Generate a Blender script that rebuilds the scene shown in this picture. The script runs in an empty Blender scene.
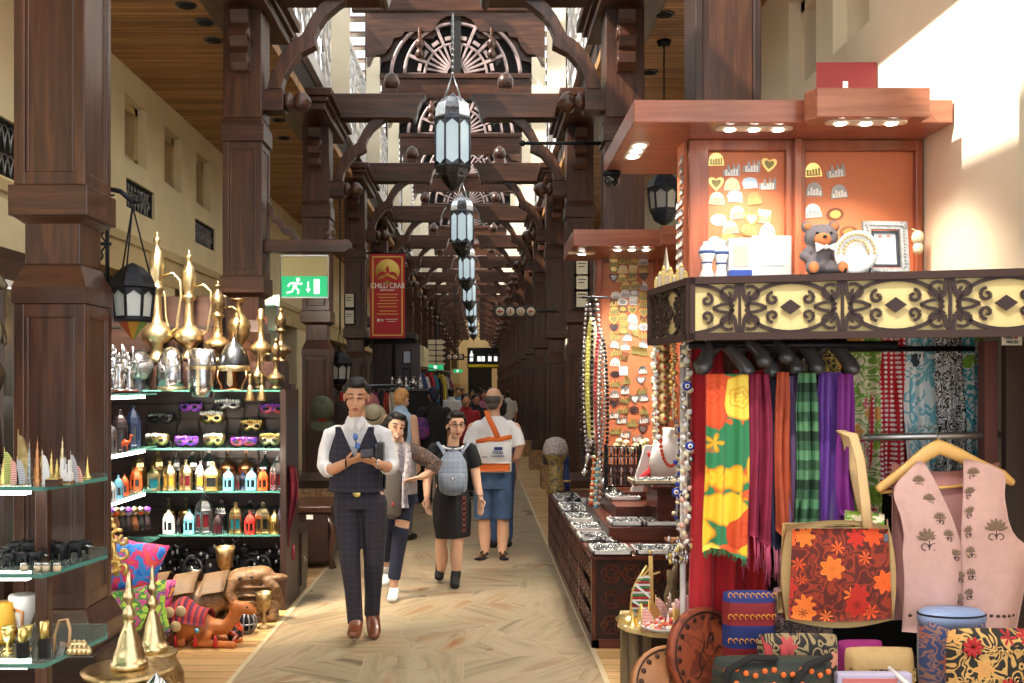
import bpy,bmesh,math,random
from math import sin,cos,pi,radians,sqrt,atan2
from mathutils import Vector,Matrix,noise as mnoise
random.seed(11)
SC=bpy.context.scene
COL=SC.collection
# ------------------------------------------------------------------ camera
HZ,VX=388.0,480.0
EYE=1.67
cam_d=bpy.data.cameras.new('camera')
cam_d.sensor_width=36.0
cam_d.lens=36.0*1000.0/1024.0
cam_d.shift_x=(512.0-VX)/1024.0
cam_d.shift_y=(HZ-341.5)/1024.0
cam_d.clip_start=0.05
cam_d.clip_end=400
cam=bpy.data.objects.new('camera',cam_d)
COL.objects.link(cam)
cam.location=(0,0,EYE)
cam.rotation_euler=(pi/2,0,0)
SC.camera=cam
# ------------------------------------------------------------------ light and exposure
SC.view_settings.view_transform='Standard'
SC.view_settings.look='None'
SC.view_settings.exposure=0.45
SC.view_settings.gamma=1.0
SC.view_settings.use_curve_mapping=False
SC.cycles.max_bounces=7
SC.cycles.diffuse_bounces=4
SC.cycles.sample_clamp_indirect=6.0
SC.cycles.caustics_reflective=False
SC.cycles.caustics_refractive=False
world=bpy.data.worlds.new('sky')
SC.world=world
world.use_nodes=True
wn=world.node_tree.nodes
bg=wn['Background']
bg.inputs[0].default_value=(0.92,0.96,1.0,1)
bg.inputs[1].default_value=1.45
sun_d=bpy.data.lights.new('sun','SUN')
sun_d.energy=9.0
sun_d.angle=radians(0.6)
sun_d.color=(1.0,0.95,0.86)
sun=bpy.data.objects.new('sun',sun_d)
COL.objects.link(sun)
sun.rotation_euler=Vector((1.0,0.42,-1.12)).to_track_quat('-Z','Y').to_euler()
def area_light(name,loc,size,power,color=(1,0.86,0.68),aim=(0,0,-1),size_y=None,spread=pi):
 d=bpy.data.lights.new(name,'AREA')
 d.energy=power
 d.color=color
 d.size=size
 if size_y:
  d.shape='RECTANGLE'
  d.size_y=size_y
 d.spread=spread
 o=bpy.data.objects.new(name,d)
 COL.objects.link(o)
 o.location=loc
 o.rotation_euler=Vector(aim).to_track_quat('-Z','Y').to_euler()
 return o
def spot_light(name,loc,power,aim=(0,0,-1),color=(1,0.86,0.68),ang=100,blend=0.6,radius=0.05):
 d=bpy.data.lights.new(name,'SPOT')
 d.energy=power
 d.color=color
 d.spot_size=radians(ang)
 d.spot_blend=blend
 d.shadow_soft_size=radius
 o=bpy.data.objects.new(name,d)
 COL.objects.link(o)
 o.location=loc
 o.rotation_euler=Vector(aim).to_track_quat('-Z','Y').to_euler()
 return o
def P(px,py,d):
 0
 return Vector(((px-VX)*d/1000.0,d,EYE+(HZ-py)*d/1000.0))
def C(r,g,b):
 f=lambda v:(v/255.0/12.92)if v/255.0<=0.04045 else((v/255.0+0.055)/1.055)**2.4
 return(f(r),f(g),f(b),1.0)
KIDS={}
class MB:
 0
 def __init__(self):
  self.V,self.F,self.M,self.S=[],[],[],[]
  self.mats=[]
  self.T=None
 def mi(self,m):
  if m not in self.mats:
   self.mats.append(m)
  return self.mats.index(m)
 def add(self,vs,fs,m=None,smooth=False):
  n=len(self.V)
  if self.T is not None:
   vs=[self.T@Vector(v)for v in vs]
  self.V.extend(tuple(v)for v in vs)
  k=self.mi(m)
  for f in fs:
   self.F.append(tuple(i+n for i in f))
   self.M.append(k)
   self.S.append(smooth)
  return self
 def box(self,x0,x1,y0,y1,z0,z1,m=None,rot=None,piv=None):
  vs=[(x,y,z)for z in(z0,z1)for y in(y0,y1)for x in(x0,x1)]
  if rot is not None:
   p=Vector(piv)if piv is not None else Vector(((x0+x1)/2,(y0+y1)/2,(z0+z1)/2))
   vs=[rot@(Vector(v)-p)+p for v in vs]
  return self.add(vs,[(0,2,3,1),(4,5,7,6),(0,1,5,4),(2,6,7,3),(0,4,6,2),(1,3,7,5)],m)
 def frustum(self,cx,cy,z0,z1,w0,w1,m=None,d0=None,d1=None):
  d0=d0 if d0 is not None else w0
  d1=d1 if d1 is not None else w1
  vs=[]
  for z,w,d in((z0,w0,d0),(z1,w1,d1)):
   vs+=[(cx-w/2,cy-d/2,z),(cx+w/2,cy-d/2,z),(cx+w/2,cy+d/2,z),(cx-w/2,cy+d/2,z)]
  return self.add(vs,[(3,2,1,0),(4,5,6,7),(0,1,5,4),(1,2,6,5),(2,3,7,6),(3,0,4,7)],m)
 def prism(self,pts,axis,a0,a1,m=None):
  0
  def at(p,a):
   return(a,p[0],p[1])if axis=='x' else(p[0],a,p[1])if axis=='y' else(p[0],p[1],a)
  n=len(pts)
  area=sum(pts[i][0]*pts[(i+1)%n][1]-pts[(i+1)%n][0]*pts[i][1]for i in range(n))
  if(area<0)!=(axis=='y'):
   pts=pts[::-1]
  vs=[at(p,a0)for p in pts]+[at(p,a1)for p in pts]
  if axis=='y':
   fs=[tuple(range(n)),tuple(range(2*n-1,n-1,-1))]
   fs=[tuple(range(n-1,-1,-1)),tuple(range(n,2*n))]
   fs+=[(i,(i+1)%n,n+(i+1)%n,n+i)for i in range(n)]
  else:
   fs=[tuple(range(n-1,-1,-1)),tuple(range(n,2*n))]
   fs+=[(i,(i+1)%n,n+(i+1)%n,n+i)for i in range(n)]
  return self.add(vs,fs,m)
 def lathe(self,prof,c=(0,0,0),seg=16,m=None,axis='z',smooth=True,sx=1,sy=1,a0=0.0):
  vs,fs=[],[]
  n=len(prof)
  for r,z in prof:
   for i in range(seg):
    a=a0+2*pi*i/seg
    p=(r*cos(a)*sx,r*sin(a)*sy,z)
    if axis=='x':
     p=(p[2],p[0],p[1])
    elif axis=='-x':
     p=(-p[2],p[0],-p[1])
    elif axis=='y':
     p=(p[1],p[2],p[0])
    elif axis=='-y':
     p=(p[0],-p[2],p[1])
    vs.append((p[0]+c[0],p[1]+c[1],p[2]+c[2]))
  for j in range(n-1):
   for i in range(seg):
    k=(i+1)%seg
    fs.append((j*seg+i,j*seg+k,(j+1)*seg+k,(j+1)*seg+i))
  if prof[0][0]>1e-5:
   fs.append(tuple(range(seg-1,-1,-1)))
  if prof[-1][0]>1e-5:
   fs.append(tuple((n-1)*seg+i for i in range(seg)))
  return self.add(vs,fs,m,smooth)
 def sphere(self,c,r,m=None,seg=12,rings=8,rot=None):
  if not hasattr(r,'__len__'):
   r=(r,r,r)
  vs,fs=[],[]
  c=Vector(c)
  for j in range(rings+1):
   t=-pi/2+pi*j/rings
   for i in range(seg):
    a=2*pi*i/seg
    v=Vector((r[0]*cos(t)*cos(a),r[1]*cos(t)*sin(a),r[2]*sin(t)))
    vs.append((rot@v if rot is not None else v)+c)
  for j in range(rings):
   for i in range(seg):
    k=(i+1)%seg
    fs.append((j*seg+i,j*seg+k,(j+1)*seg+k,(j+1)*seg+i))
  return self.add(vs,fs,m,True)
 def tube(self,pts,r,seg=8,m=None,side=None,cap=True,closed=False,rnd=False):
  0
  pts=[Vector(p)for p in pts]
  n=len(pts)
  rs=r if hasattr(r,'__len__')and len(r)==n else[r]*n
  rs=[(q,q)if not hasattr(q,'__len__')else q for q in rs]
  if rnd:
   def ext(p,q,rad):
    d=(p-q).normalized()
    out=[]
    for k in(1,2,3):
     t=k*pi/6.6
     out.append((p+d*(min(rad)*sin(t)),(rad[0]*cos(t),rad[1]*cos(t))))
    return out
   e1=ext(pts[-1],pts[-2],rs[-1])if rnd!='s' else[]
   e0=ext(pts[0],pts[1],rs[0])[::-1]
   pts=[a for a,b in e0]+pts+[a for a,b in e1]
   rs=[b for a,b in e0]+list(rs)+[b for a,b in e1]
   n=len(pts)
  vs,fs=[],[]
  prev=None
  for i in range(n):
   if closed:
    t=(pts[(i+1)%n]-pts[i-1])
   else:
    t=pts[min(i+1,n-1)]-pts[max(i-1,0)]
   t=t.normalized()if t.length>1e-9 else Vector((0,0,1))
   if side is not None:
    u=Vector(side)
    u=u-t*u.dot(t)
    if u.length<1e-4:
     u=t.orthogonal()
   elif prev is None:
    u=t.orthogonal()
   else:
    u=prev-t*prev.dot(t)
    if u.length<1e-4:
     u=t.orthogonal()
   u.normalize()
   prev=u
   w=t.cross(u)
   for k in range(seg):
    a=2*pi*k/seg
    vs.append(pts[i]+u*(rs[i][0]*cos(a))+w*(rs[i][1]*sin(a)))
  for i in range(n-1 if not closed else n):
   j=(i+1)%n
   for k in range(seg):
    l=(k+1)%seg
    fs.append((i*seg+k,i*seg+l,j*seg+l,j*seg+k))
  if cap and not closed:
   fs.append(tuple(range(seg-1,-1,-1)))
   fs.append(tuple((n-1)*seg+k for k in range(seg)))
  return self.add(vs,fs,m,True)
 def bar(self,p,q,w,h,m=None,up=(0,0,1)):
  0
  p,q=Vector(p),Vector(q)
  t=(q-p).normalized()
  u=Vector(up)-t*Vector(up).dot(t)
  if u.length<1e-4:
   u=t.orthogonal()
  u.normalize()
  s=t.cross(u)
  vs=[]
  for b in(p,q):
   for a,c in((-1,-1),(1,-1),(1,1),(-1,1)):
    vs.append(b+s*(a*w/2)+u*(c*h/2))
  return self.add(vs,[(0,3,2,1),(4,5,6,7),(0,1,5,4),(1,2,6,5),(2,3,7,6),(3,0,4,7)][::1],m)
 def grid(self,fn,nu,nv,m=None,thick=0.0,smooth=True):
  0
  pts=[[Vector(fn(i/nu,j/nv))for i in range(nu+1)]for j in range(nv+1)]
  vs=[p for row in pts for p in row]
  w=nu+1
  fs=[(j*w+i,j*w+i+1,(j+1)*w+i+1,(j+1)*w+i)for j in range(nv)for i in range(nu)]
  if thick>0:
   nrm=[]
   for j in range(nv+1):
    for i in range(nu+1):
     a=pts[j][min(i+1,nu)]-pts[j][max(i-1,0)]
     b=pts[min(j+1,nv)][i]-pts[max(j-1,0)][i]
     c=a.cross(b)
     nrm.append(c.normalized()if c.length>1e-12 else Vector((0,0,1)))
   N=len(vs)
   vs2=[v-n*thick for v,n in zip(vs,nrm)]
   fs2=[tuple(i+N for i in f[::-1])for f in fs]
   edge=[i for i in range(w)]+[j*w+nu for j in range(1,nv+1)]+[nv*w+i for i in range(nu-1,-1,-1)]+[j*w for j in range(nv-1,0,-1)]
   fs3=[(edge[k],edge[k-1],edge[k-1]+N,edge[k]+N)[::-1]for k in range(len(edge))]
   return self.add(vs+vs2,fs+fs2+fs3,m,smooth)
  return self.add(vs,fs,m,smooth)
 def text(self,s,c,h,m=None,axis='y',align='CENTER',depth=0.002,rot=0.0,sx=1.0):
  0
  cu=bpy.data.curves.new('lettering','FONT')
  cu.body=s
  cu.size=h*1.38
  cu.align_x=align
  cu.align_y='CENTER'
  cu.extrude=depth/2
  cu.offset=h*.03
  cu.resolution_u=3
  ob=bpy.data.objects.new('lettering',cu)
  me=bpy.data.meshes.new_from_object(ob)
  bpy.data.objects.remove(ob)
  Mx=Matrix.Diagonal((sx,1,1,1))
  R={'y':Matrix.Rotation(pi/2,4,'X'),'x':Matrix.Rotation(pi/2,4,'Z')@Matrix.Rotation(pi/2,4,'X'),'-x':Matrix.Rotation(-pi/2,4,'Z')@Matrix.Rotation(pi/2,4,'X'),'z':Matrix.Identity(4)}[axis]
  R=Matrix.Translation(Vector(c))@R@Matrix.Rotation(rot,4,'Z')@Mx
  self.add([R@v.co for v in me.vertices],[tuple(p.vertices)for p in me.polygons],m)
  bpy.data.meshes.remove(me)
  return self
 def mesh(self,name,mat=None):
  me=bpy.data.meshes.new(name)
  me.from_pydata(self.V,[],self.F)
  ms=[m if m is not None else mat for m in self.mats]or[mat]
  for m in ms:
   me.materials.append(m)
  me.polygons.foreach_set('material_index',self.M)
  me.polygons.foreach_set('use_smooth',self.S)
  me.update()
  return me
 def build(self,name,mat=None,parent=None,bevel=0.0,loc=None,remesh=0.0,smooth=0,label=None):
  me=self.mesh(name,mat)
  if remesh>0:
   me=remeshed(me,name,remesh,smooth)
  o=bpy.data.objects.new(name,me)
  COL.objects.link(o)
  if parent is not None:
   o.parent=parent
   KIDS.setdefault(parent.name,[]).append(o)
  if loc is not None:
   o.location=loc
  if bevel>0:
   b=o.modifiers.new('bevel','BEVEL')
   b.width=bevel
   b.segments=2
   b.limit_method='ANGLE'
   b.angle_limit=radians(40)
  if label:
   o['label']=label
  return o
def remeshed(me,name,voxel,smooth):
 0
 ob=bpy.data.objects.new('tmp',me)
 COL.objects.link(ob)
 r=ob.modifiers.new('r','REMESH')
 r.mode='VOXEL'
 r.voxel_size=voxel
 r.use_smooth_shade=True
 if smooth:
  s=ob.modifiers.new('s','SMOOTH')
  s.factor=0.5
  s.iterations=smooth
 dg=bpy.context.evaluated_depsgraph_get()
 out=bpy.data.meshes.new_from_object(ob.evaluated_get(dg))
 out.name=name
 mats=list(me.materials)
 bpy.data.objects.remove(ob)
 bpy.data.meshes.remove(me)
 out.materials.clear()
 for m in mats[:1]:
  out.materials.append(m)
 return out
def tag(o,label,cat,group=None,kind=None):
 o['label']=label
 o['category']=cat
 if group:
  o['group']=group
 if kind:
  o['kind']=kind
 return o
def thing(name,label,cat,loc=(0,0,0),rz=0.0,group=None,kind=None):
 o=bpy.data.objects.new(name,None)
 o.empty_display_size=0.1
 COL.objects.link(o)
 o.location=loc
 o.rotation_euler=(0,0,rz)
 return tag(o,label,cat,group,kind)
def struct(o):
 o['kind']='structure'
 return o
def dup(root,loc=None,rz=None,label=None,scale=None,group=None,swap=None):
 0
 def cp(o,parent):
  c=o.copy()
  COL.objects.link(c)
  if parent is not None:
   c.parent=parent
   KIDS.setdefault(parent.name,[]).append(c)
  if swap and c.type=='MESH':
   sl=[s.material for s in c.material_slots]
   if any(s in swap for s in sl):
    c.data=c.data.copy()
    for i,s in enumerate(sl):
     if s in swap:
      c.data.materials[i]=swap[s]
  for ch in list(KIDS.get(o.name,[])):
   cp(ch,c)
  return c
 r=cp(root,None)
 if loc is not None:
  r.location=loc
 if rz is not None:
  r.rotation_euler=(root.rotation_euler[0],root.rotation_euler[1],rz)
 if scale is not None:
  r.scale=(scale,)*3 if not hasattr(scale,'__len__')else scale
 if label:
  r['label']=label
 if group:
  r['group']=group
 return r
ORD=['nearest','second','third','fourth','fifth','sixth','seventh','eighth','ninth','tenth','eleventh','twelfth','thirteenth','fourteenth','fifteenth','sixteenth','seventeenth','eighteenth','nineteenth','twentieth']
# ------------------------------------------------------------------ materials (all procedural)
class N:
 0
 def __init__(self,name):
  self.m=bpy.data.materials.new(name)
  self.m.use_nodes=True
  self.t=self.m.node_tree
  self.b=self.t.nodes['Principled BSDF']
 def n(self,typ,**kw):
  x=self.t.nodes.new('ShaderNode'+typ)
  for k,v in kw.items():
   if k.startswith('i_'):
    x.inputs[int(k[2:])].default_value=v
   else:
    setattr(x,k,v)
  return x
 def l(self,a,ai,b,bi):
  self.t.links.new(a.outputs[ai],b.inputs[bi])
 def coords(self,scale=(1,1,1),kind='Object',rot=(0,0,0)):
  tc=self.n('TexCoord')
  mp=self.n('Mapping')
  mp.inputs['Scale'].default_value=scale
  mp.inputs['Rotation'].default_value=rot
  self.l(tc,kind,mp,0)
  return mp
 def ramp(self,src,out,stops,interp='LINEAR'):
  r=self.n('ValToRGB')
  r.color_ramp.interpolation=interp
  e=r.color_ramp.elements
  while len(e)<len(stops):
   e.new(0.5)
  for k,(p,c)in enumerate(stops):
   e[k].position=p
   e[k].color=c
  self.l(src,out,r,0)
  return r
 def bump(self,src,out,strength,dist=0.01):
  b=self.n('Bump')
  b.inputs['Strength'].default_value=strength
  b.inputs['Distance'].default_value=dist
  self.l(src,out,b,'Height')
  self.l(b,0,self.b,'Normal')
 def mix(self,fac,fo,a,b,blend='MIX'):
  0
  m=self.n('Mix',data_type='RGBA',blend_type=blend)
  if fac is None:
   m.inputs[0].default_value=fo
  else:
   self.l(fac,fo,m,0)
  for k,v in((6,a),(7,b)):
   if isinstance(v[0],(int,float)):
    m.inputs[k].default_value=v
   else:
    self.l(v[0],v[1],m,k)
  return m
def plain(name,col,rough=0.6,metal=0.0,var=0.0,scale=8.0,bump=0.0,emit=None,estr=0.0,coat=0.0,trans=0.0,sheen=0.0,ior=None,alpha=None):
 s=N(name)
 b=s.b
 b.inputs['Roughness'].default_value=rough
 b.inputs['Metallic'].default_value=metal
 b.inputs['Base Color'].default_value=col
 if coat:
  b.inputs['Coat Weight'].default_value=coat
  b.inputs['Coat Roughness'].default_value=0.1
 if trans:
  b.inputs['Transmission Weight'].default_value=trans
 if ior:
  b.inputs['IOR'].default_value=ior
 if sheen:
  b.inputs['Sheen Weight'].default_value=sheen
 if alpha is not None:
  b.inputs['Alpha'].default_value=alpha
 if emit:
  b.inputs['Emission Color'].default_value=emit
  b.inputs['Emission Strength'].default_value=estr
 if var or bump:
  mp=s.coords()
  t=s.n('TexNoise')
  t.inputs['Scale'].default_value=scale
  t.inputs['Detail'].default_value=4
  s.l(mp,0,t,'Vector')
  if var:
   d=tuple(c*(1-var)for c in col[:3])+(1,)
   e=tuple(min(1,c*(1+var))for c in col[:3])+(1,)
   r=s.ramp(t,'Fac',[(0.3,d),(0.7,e)])
   s.l(r,0,b,'Base Color')
  if bump:
   s.bump(t,'Fac',bump)
 return s.m
def wood(name,dark,mid,light,grain='z',rough=0.35,scale=1.0,bump=0.12,coat=0.25):
 s=N(name)
 sc={'z':(9,9,0.7),'x':(0.7,9,9),'y':(9,0.7,9)}[grain]
 mp=s.coords(tuple(v*scale for v in sc))
 t=s.n('TexNoise')
 t.inputs['Scale'].default_value=2.2
 t.inputs['Detail'].default_value=7
 t.inputs['Roughness'].default_value=0.62
 t.inputs['Distortion'].default_value=0.6
 s.l(mp,0,t,'Vector')
 r=s.ramp(t,'Fac',[(0.28,dark),(0.5,mid),(0.74,light)])
 mp2=s.coords((0.8,0.8,0.8))
 t2=s.n('TexNoise')
 t2.inputs['Scale'].default_value=1.7
 t2.inputs['Detail'].default_value=2
 s.l(mp2,0,t2,'Vector')
 r2=s.ramp(t2,'Fac',[(0.3,(0.62,0.62,0.62,1)),(0.7,(1.15,1.1,1.08,1))])
 m=s.mix(None,1.0,(r,0),(r2,0),'MULTIPLY')
 s.l(m,2,s.b,'Base Color')
 s.b.inputs['Roughness'].default_value=rough
 s.b.inputs['Coat Weight'].default_value=coat
 s.b.inputs['Coat Roughness'].default_value=0.18
 s.bump(t,'Fac',bump,0.004)
 return s.m
D_,M_,L_=C(42,24,15),C(74,43,27),C(106,66,43)
WOOD_Z=wood('mahogany_upright',D_,M_,L_,'z')
WOOD_X=wood('mahogany_across',D_,M_,L_,'x')
WOOD_Y=wood('mahogany_along',D_,M_,L_,'y')
WOOD_DK=wood('dark_stained_wood',C(34,20,15),C(56,34,26),C(78,50,38),'x',0.45)
WOOD_DKZ=wood('dark_stained_wood_upright',C(30,18,14),C(50,31,24),C(70,45,34),'z',0.45)
CHERRY_X=wood('cherry_veneer_across',C(150,84,62),C(178,108,82),C(196,128,100),'x',0.3,1.2,0.03,0.4)
CHERRY_Z=wood('cherry_veneer_upright',C(138,70,46),C(166,90,60),C(188,110,78),'z',0.3,1.2,0.03,0.4)
COUNTER=wood('counter_red_brown',C(70,30,20),C(98,46,30),C(118,60,40),'x',0.35,1.0,0.05,0.3)
ORANGE_BOARD=plain('orange_felt_board',C(208,122,82),0.55,var=0.06,scale=5)
PLASTER=plain('cream_plaster',C(240,222,180),0.85,var=0.06,scale=2.2,bump=0.05)
PLASTER_R=plain('pale_plaster',C(240,226,200),0.85,var=0.04,scale=2.0,bump=0.05)
NICHE_M=plain('tan_plaster',C(206,182,136),0.85,var=0.06,scale=3)
STONE=plain('speckled_stone',C(170,136,98),0.6,var=0.45,scale=26,bump=0.1)
LATTICE=plain('pale_fretwork',C(218,214,214),0.5,var=0.12,scale=3)  # pale tone; on the rails it stands in for reflected sky
BLACK_IRON=plain('black_wrought_iron',C(30,30,34),0.45,0.6,var=0.2,scale=20)
BLACK=plain('black_lacquer',C(18,18,20),0.35)
BLACKM=plain('black_matte',C(24,22,22),0.8)
BRASS=plain('polished_brass',C(226,204,158),0.28,1.0,var=0.18,scale=14,bump=0.08)
BRASS_OLD=plain('antique_brass',C(196,166,116),0.36,1.0,var=0.35,scale=30,bump=0.25)
BRASS_DK=plain('dark_engraved_brass',C(128,106,76),0.4,1.0,var=0.6,scale=46,bump=0.4)
GOLD=plain('bright_gold',C(244,214,136),0.3,1.0,var=0.1,scale=20)
SILVER=plain('polished_silver',C(205,205,208),0.2,1.0,var=0.15,scale=20,bump=0.05)
PEWTER=plain('engraved_pewter',C(160,160,162),0.35,1.0,var=0.4,scale=60,bump=0.3)
STEEL_DK=plain('dark_steel',C(90,92,98),0.28,1.0,var=0.3,scale=18)
COPPER=plain('copper',C(200,140,96),0.32,1.0,var=0.2,scale=20)
CHROME=plain('chrome',C(226,226,226),0.42,1.0)
WHITE=plain('white_paint',C(238,236,232),0.5)
CERAMIC=plain('white_ceramic',C(240,238,234),0.25,coat=0.4)
PAPER=plain('white_paper',C(244,242,236),0.8)
GLASS_EDGE=plain('green_glass',C(120,190,176),0.08,trans=0.0,alpha=0.35)
GLASS_EDGE2=plain('glass_edge',C(84,140,128),0.12,coat=0.3)
LAMP_GLASS=plain('frosted_lantern_glass',C(206,226,232),0.25,coat=0.5,emit=C(214,234,246),estr=0.32)
LAMP_GLASS2=plain('grey_lantern_glass',C(196,198,190),0.3,coat=0.3)
LED=plain('lit_lamp',C(255,250,240),0.5,emit=(1,0.94,0.84,1),estr=14.0)
LED_RIM=plain('lamp_rim',C(232,214,190),0.4)
SKIN=plain('skin_tan',C(224,166,128),0.5,var=0.05,scale=9)
SKIN2=plain('skin_fair',C(228,178,146),0.5,var=0.05,scale=9)
SKIN3=plain('skin_warm',C(200,140,104),0.5,var=0.05,scale=9)
HAIR=plain('black_hair',C(22,18,17),0.45,var=0.4,scale=40,bump=0.3)
HAIR_GREY=plain('greying_hair',C(92,84,76),0.6,var=0.4,scale=40,bump=0.3)
HAIR_BLOND=plain('blond_hair',C(196,142,84),0.5,var=0.3,scale=40,bump=0.3)
LIPS=plain('lips',C(190,100,86),0.4)
EYE_M=plain('dark_eye',C(34,24,20),0.3)
COTTON=plain('white_cotton',C(240,238,238),0.8,var=0.03,scale=10,bump=0.05)
RED_M=plain('red_paint',C(196,32,36),0.45)
RED_CLOTH=plain('red_cloth',C(190,22,38),0.75,var=0.12,scale=5,sheen=0.3)
def colour(name,r,g,b,rough=0.5,**kw):
 return plain(name,C(r,g,b),rough,**kw)
def floral(name,base,petals,scale=12.0,size=0.42,leaf=None,rough=0.8,lobes=6,rings=False,vine=1.5,vw=0.045):
 0
 s=N(name)
 mp=s.coords((scale,0.02,scale))
 v=s.n('TexVoronoi')
 s.l(mp,0,v,'Vector')
 v.inputs['Scale'].default_value=1.0
 v.inputs['Randomness'].default_value=0.75
 sub=s.n('VectorMath',operation='SUBTRACT')
 s.l(mp,0,sub,0)
 s.l(v,'Position',sub,1)
 sx=s.n('SeparateXYZ')
 s.l(sub,0,sx,0)
 at2=s.n('Math',operation='ARCTAN2')
 s.l(sx,2,at2,0)
 s.l(sx,0,at2,1)
 mu=s.n('Math',operation='MULTIPLY')
 mu.inputs[1].default_value=lobes
 s.l(at2,0,mu,0)
 cs=s.n('Math',operation='COSINE')
 s.l(mu,0,cs,0)
 ma=s.n('Math',operation='MULTIPLY_ADD')
 s.l(cs,0,ma,0)
 ma.inputs[1].default_value=-0.075 if not rings else-0.03
 s.l(v,'Distance',ma,2)
 sep=s.n('SeparateColor')
 s.l(v,'Color',sep,0)
 k=len(petals)
 pr=s.ramp(sep,0,[(i/k,p)for i,p in enumerate(petals)],'CONSTANT')
 mask=s.ramp(ma,0,[(0.0,(1,1,1,1)),(size,(1,1,1,1)),(size+0.03,(0,0,0,1))])
 if rings:
  core=s.ramp(ma,0,[(0.0,(0.9,0.3,0.3,1)),(0.05,(1,1,1,1)),(0.11,(1,1,1,1)),(0.14,(0.8,0.42,0.3,1)),(0.17,(1,1,1,1)),(0.25,(1,1,1,1)),(0.28,(0.85,0.5,0.3,1)),(0.32,(1,1,1,1)),(size-.05,(1,1,1,1)),(size,(0.85,0.55,0.4,1))])
 else:
  core=s.ramp(ma,0,[(0.0,(0.35,0.3,0.3,1)),(size*0.3,(0.4,0.35,0.35,1)),(size*0.36,(1,1,1,1)),(size*0.8,(0.9,0.85,0.85,1)),(size,(1.15,1.15,1.1,1))])
 pc=s.mix(None,1.0,(pr,0),(core,0),'MULTIPLY')
 basecol=base
 if leaf:
  w=s.n('TexNoise')
  w.inputs['Scale'].default_value=vine
  w.inputs['Detail'].default_value=0.0
  w.inputs['Distortion'].default_value=1.2
  s.l(mp,0,w,'Vector')
  if rings:
   lr=s.ramp(w,'Fac',[(0.0,(0,0,0,1)),(0.5,(0,0,0,1)),(0.52,(1,1,1,1))])
  else:
   lr=s.ramp(w,'Fac',[(0.0,(0,0,0,1)),(0.40-vw,(0,0,0,1)),(0.41-vw,(1,1,1,1)),(0.41+vw,(1,1,1,1)),(0.42+vw,(0,0,0,1)),(0.60-vw,(0,0,0,1)),(0.61-vw,(1,1,1,1)),(0.61+vw,(1,1,1,1)),(0.62+vw,(0,0,0,1))])
  basecol=(s.mix(lr,0,base,leaf),2)
 m=s.mix(mask,0,basecol,(pc,2))
 s.l(m,2,s.b,'Base Color')
 s.b.inputs['Roughness'].default_value=rough
 s.b.inputs['Sheen Weight'].default_value=0.15
 return s.m
def plaid(name,base,line,scale=26.0,w=0.08,kind='Object',line2=None):
 s=N(name)
 mp=s.coords((1,1,1),kind)
 sx=s.n('SeparateXYZ')
 s.l(mp,0,sx,0)
 outs=[]
 for k in(0,2):
  m1=s.n('Math',operation='MULTIPLY')
  m1.inputs[1].default_value=scale
  s.l(sx,k,m1,0)
  fr=s.n('Math',operation='FRACT')
  s.l(m1,0,fr,0)
  lt=s.n('Math',operation='LESS_THAN')
  lt.inputs[1].default_value=w
  s.l(fr,0,lt,0)
  outs.append(lt)
 mx=s.n('Math',operation='MAXIMUM')
 s.l(outs[0],0,mx,0)
 s.l(outs[1],0,mx,1)
 m=s.mix(mx,0,base,line)
 s.l(m,2,s.b,'Base Color')
 s.b.inputs['Roughness'].default_value=0.8
 return s.m
def dots(name,base,dot,scale=60.0,size=0.28,plane='xz'):
 s=N(name)
 mp=s.coords((scale,0.001,scale))
 v=s.n('TexVoronoi')
 v.inputs['Scale'].default_value=1.0
 v.inputs['Randomness'].default_value=0.0
 s.l(mp,0,v,'Vector')
 r=s.ramp(v,'Distance',[(0.0,dot),(size,dot),(size+0.06,base)])
 s.l(r,0,s.b,'Base Color')
 s.b.inputs['Roughness'].default_value=0.75
 return s.m
def bands(name,cols,axis='z',scale=10.0,rough=0.75,distort=0.0,kind='Object'):
 0
 s=N(name)
 mp=s.coords((1,1,1),kind)
 sx=s.n('SeparateXYZ')
 s.l(mp,0,sx,0)
 k={'x':0,'y':1,'z':2}[axis]
 m1=s.n('Math',operation='MULTIPLY')
 m1.inputs[1].default_value=scale
 s.l(sx,k,m1,0)
 src=m1
 if distort:
  nz=s.n('TexNoise')
  nz.inputs['Scale'].default_value=4
  s.l(mp,0,nz,'Vector')
  ad=s.n('Math',operation='MULTIPLY_ADD')
  s.l(nz,'Fac',ad,0)
  ad.inputs[1].default_value=distort
  s.l(m1,0,ad,2)
  src=ad
 fr=s.n('Math',operation='FRACT')
 s.l(src,0,fr,0)
 n=len(cols)
 r=s.ramp(fr,0,[(i/n,c)for i,c in enumerate(cols)],'CONSTANT')
 s.l(r,0,s.b,'Base Color')
 s.b.inputs['Roughness'].default_value=rough
 return s.m
def blotch(name,cols,scale=6.0,rough=0.75,distort=1.0,metal=0.0,detail=2.0):
 0
 s=N(name)
 mp=s.coords((scale,)*3)
 t=s.n('TexNoise')
 t.inputs['Scale'].default_value=1.0
 t.inputs['Detail'].default_value=detail
 t.inputs['Distortion'].default_value=distort
 s.l(mp,0,t,'Vector')
 n=len(cols)
 r=s.ramp(t,'Fac',[(0.28+0.46*i/n if i else 0.0,c)for i,c in enumerate(cols)],'CONSTANT')
 s.l(r,0,s.b,'Base Color')
 s.b.inputs['Roughness'].default_value=rough
 s.b.inputs['Metallic'].default_value=metal
 return s.m
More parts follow.
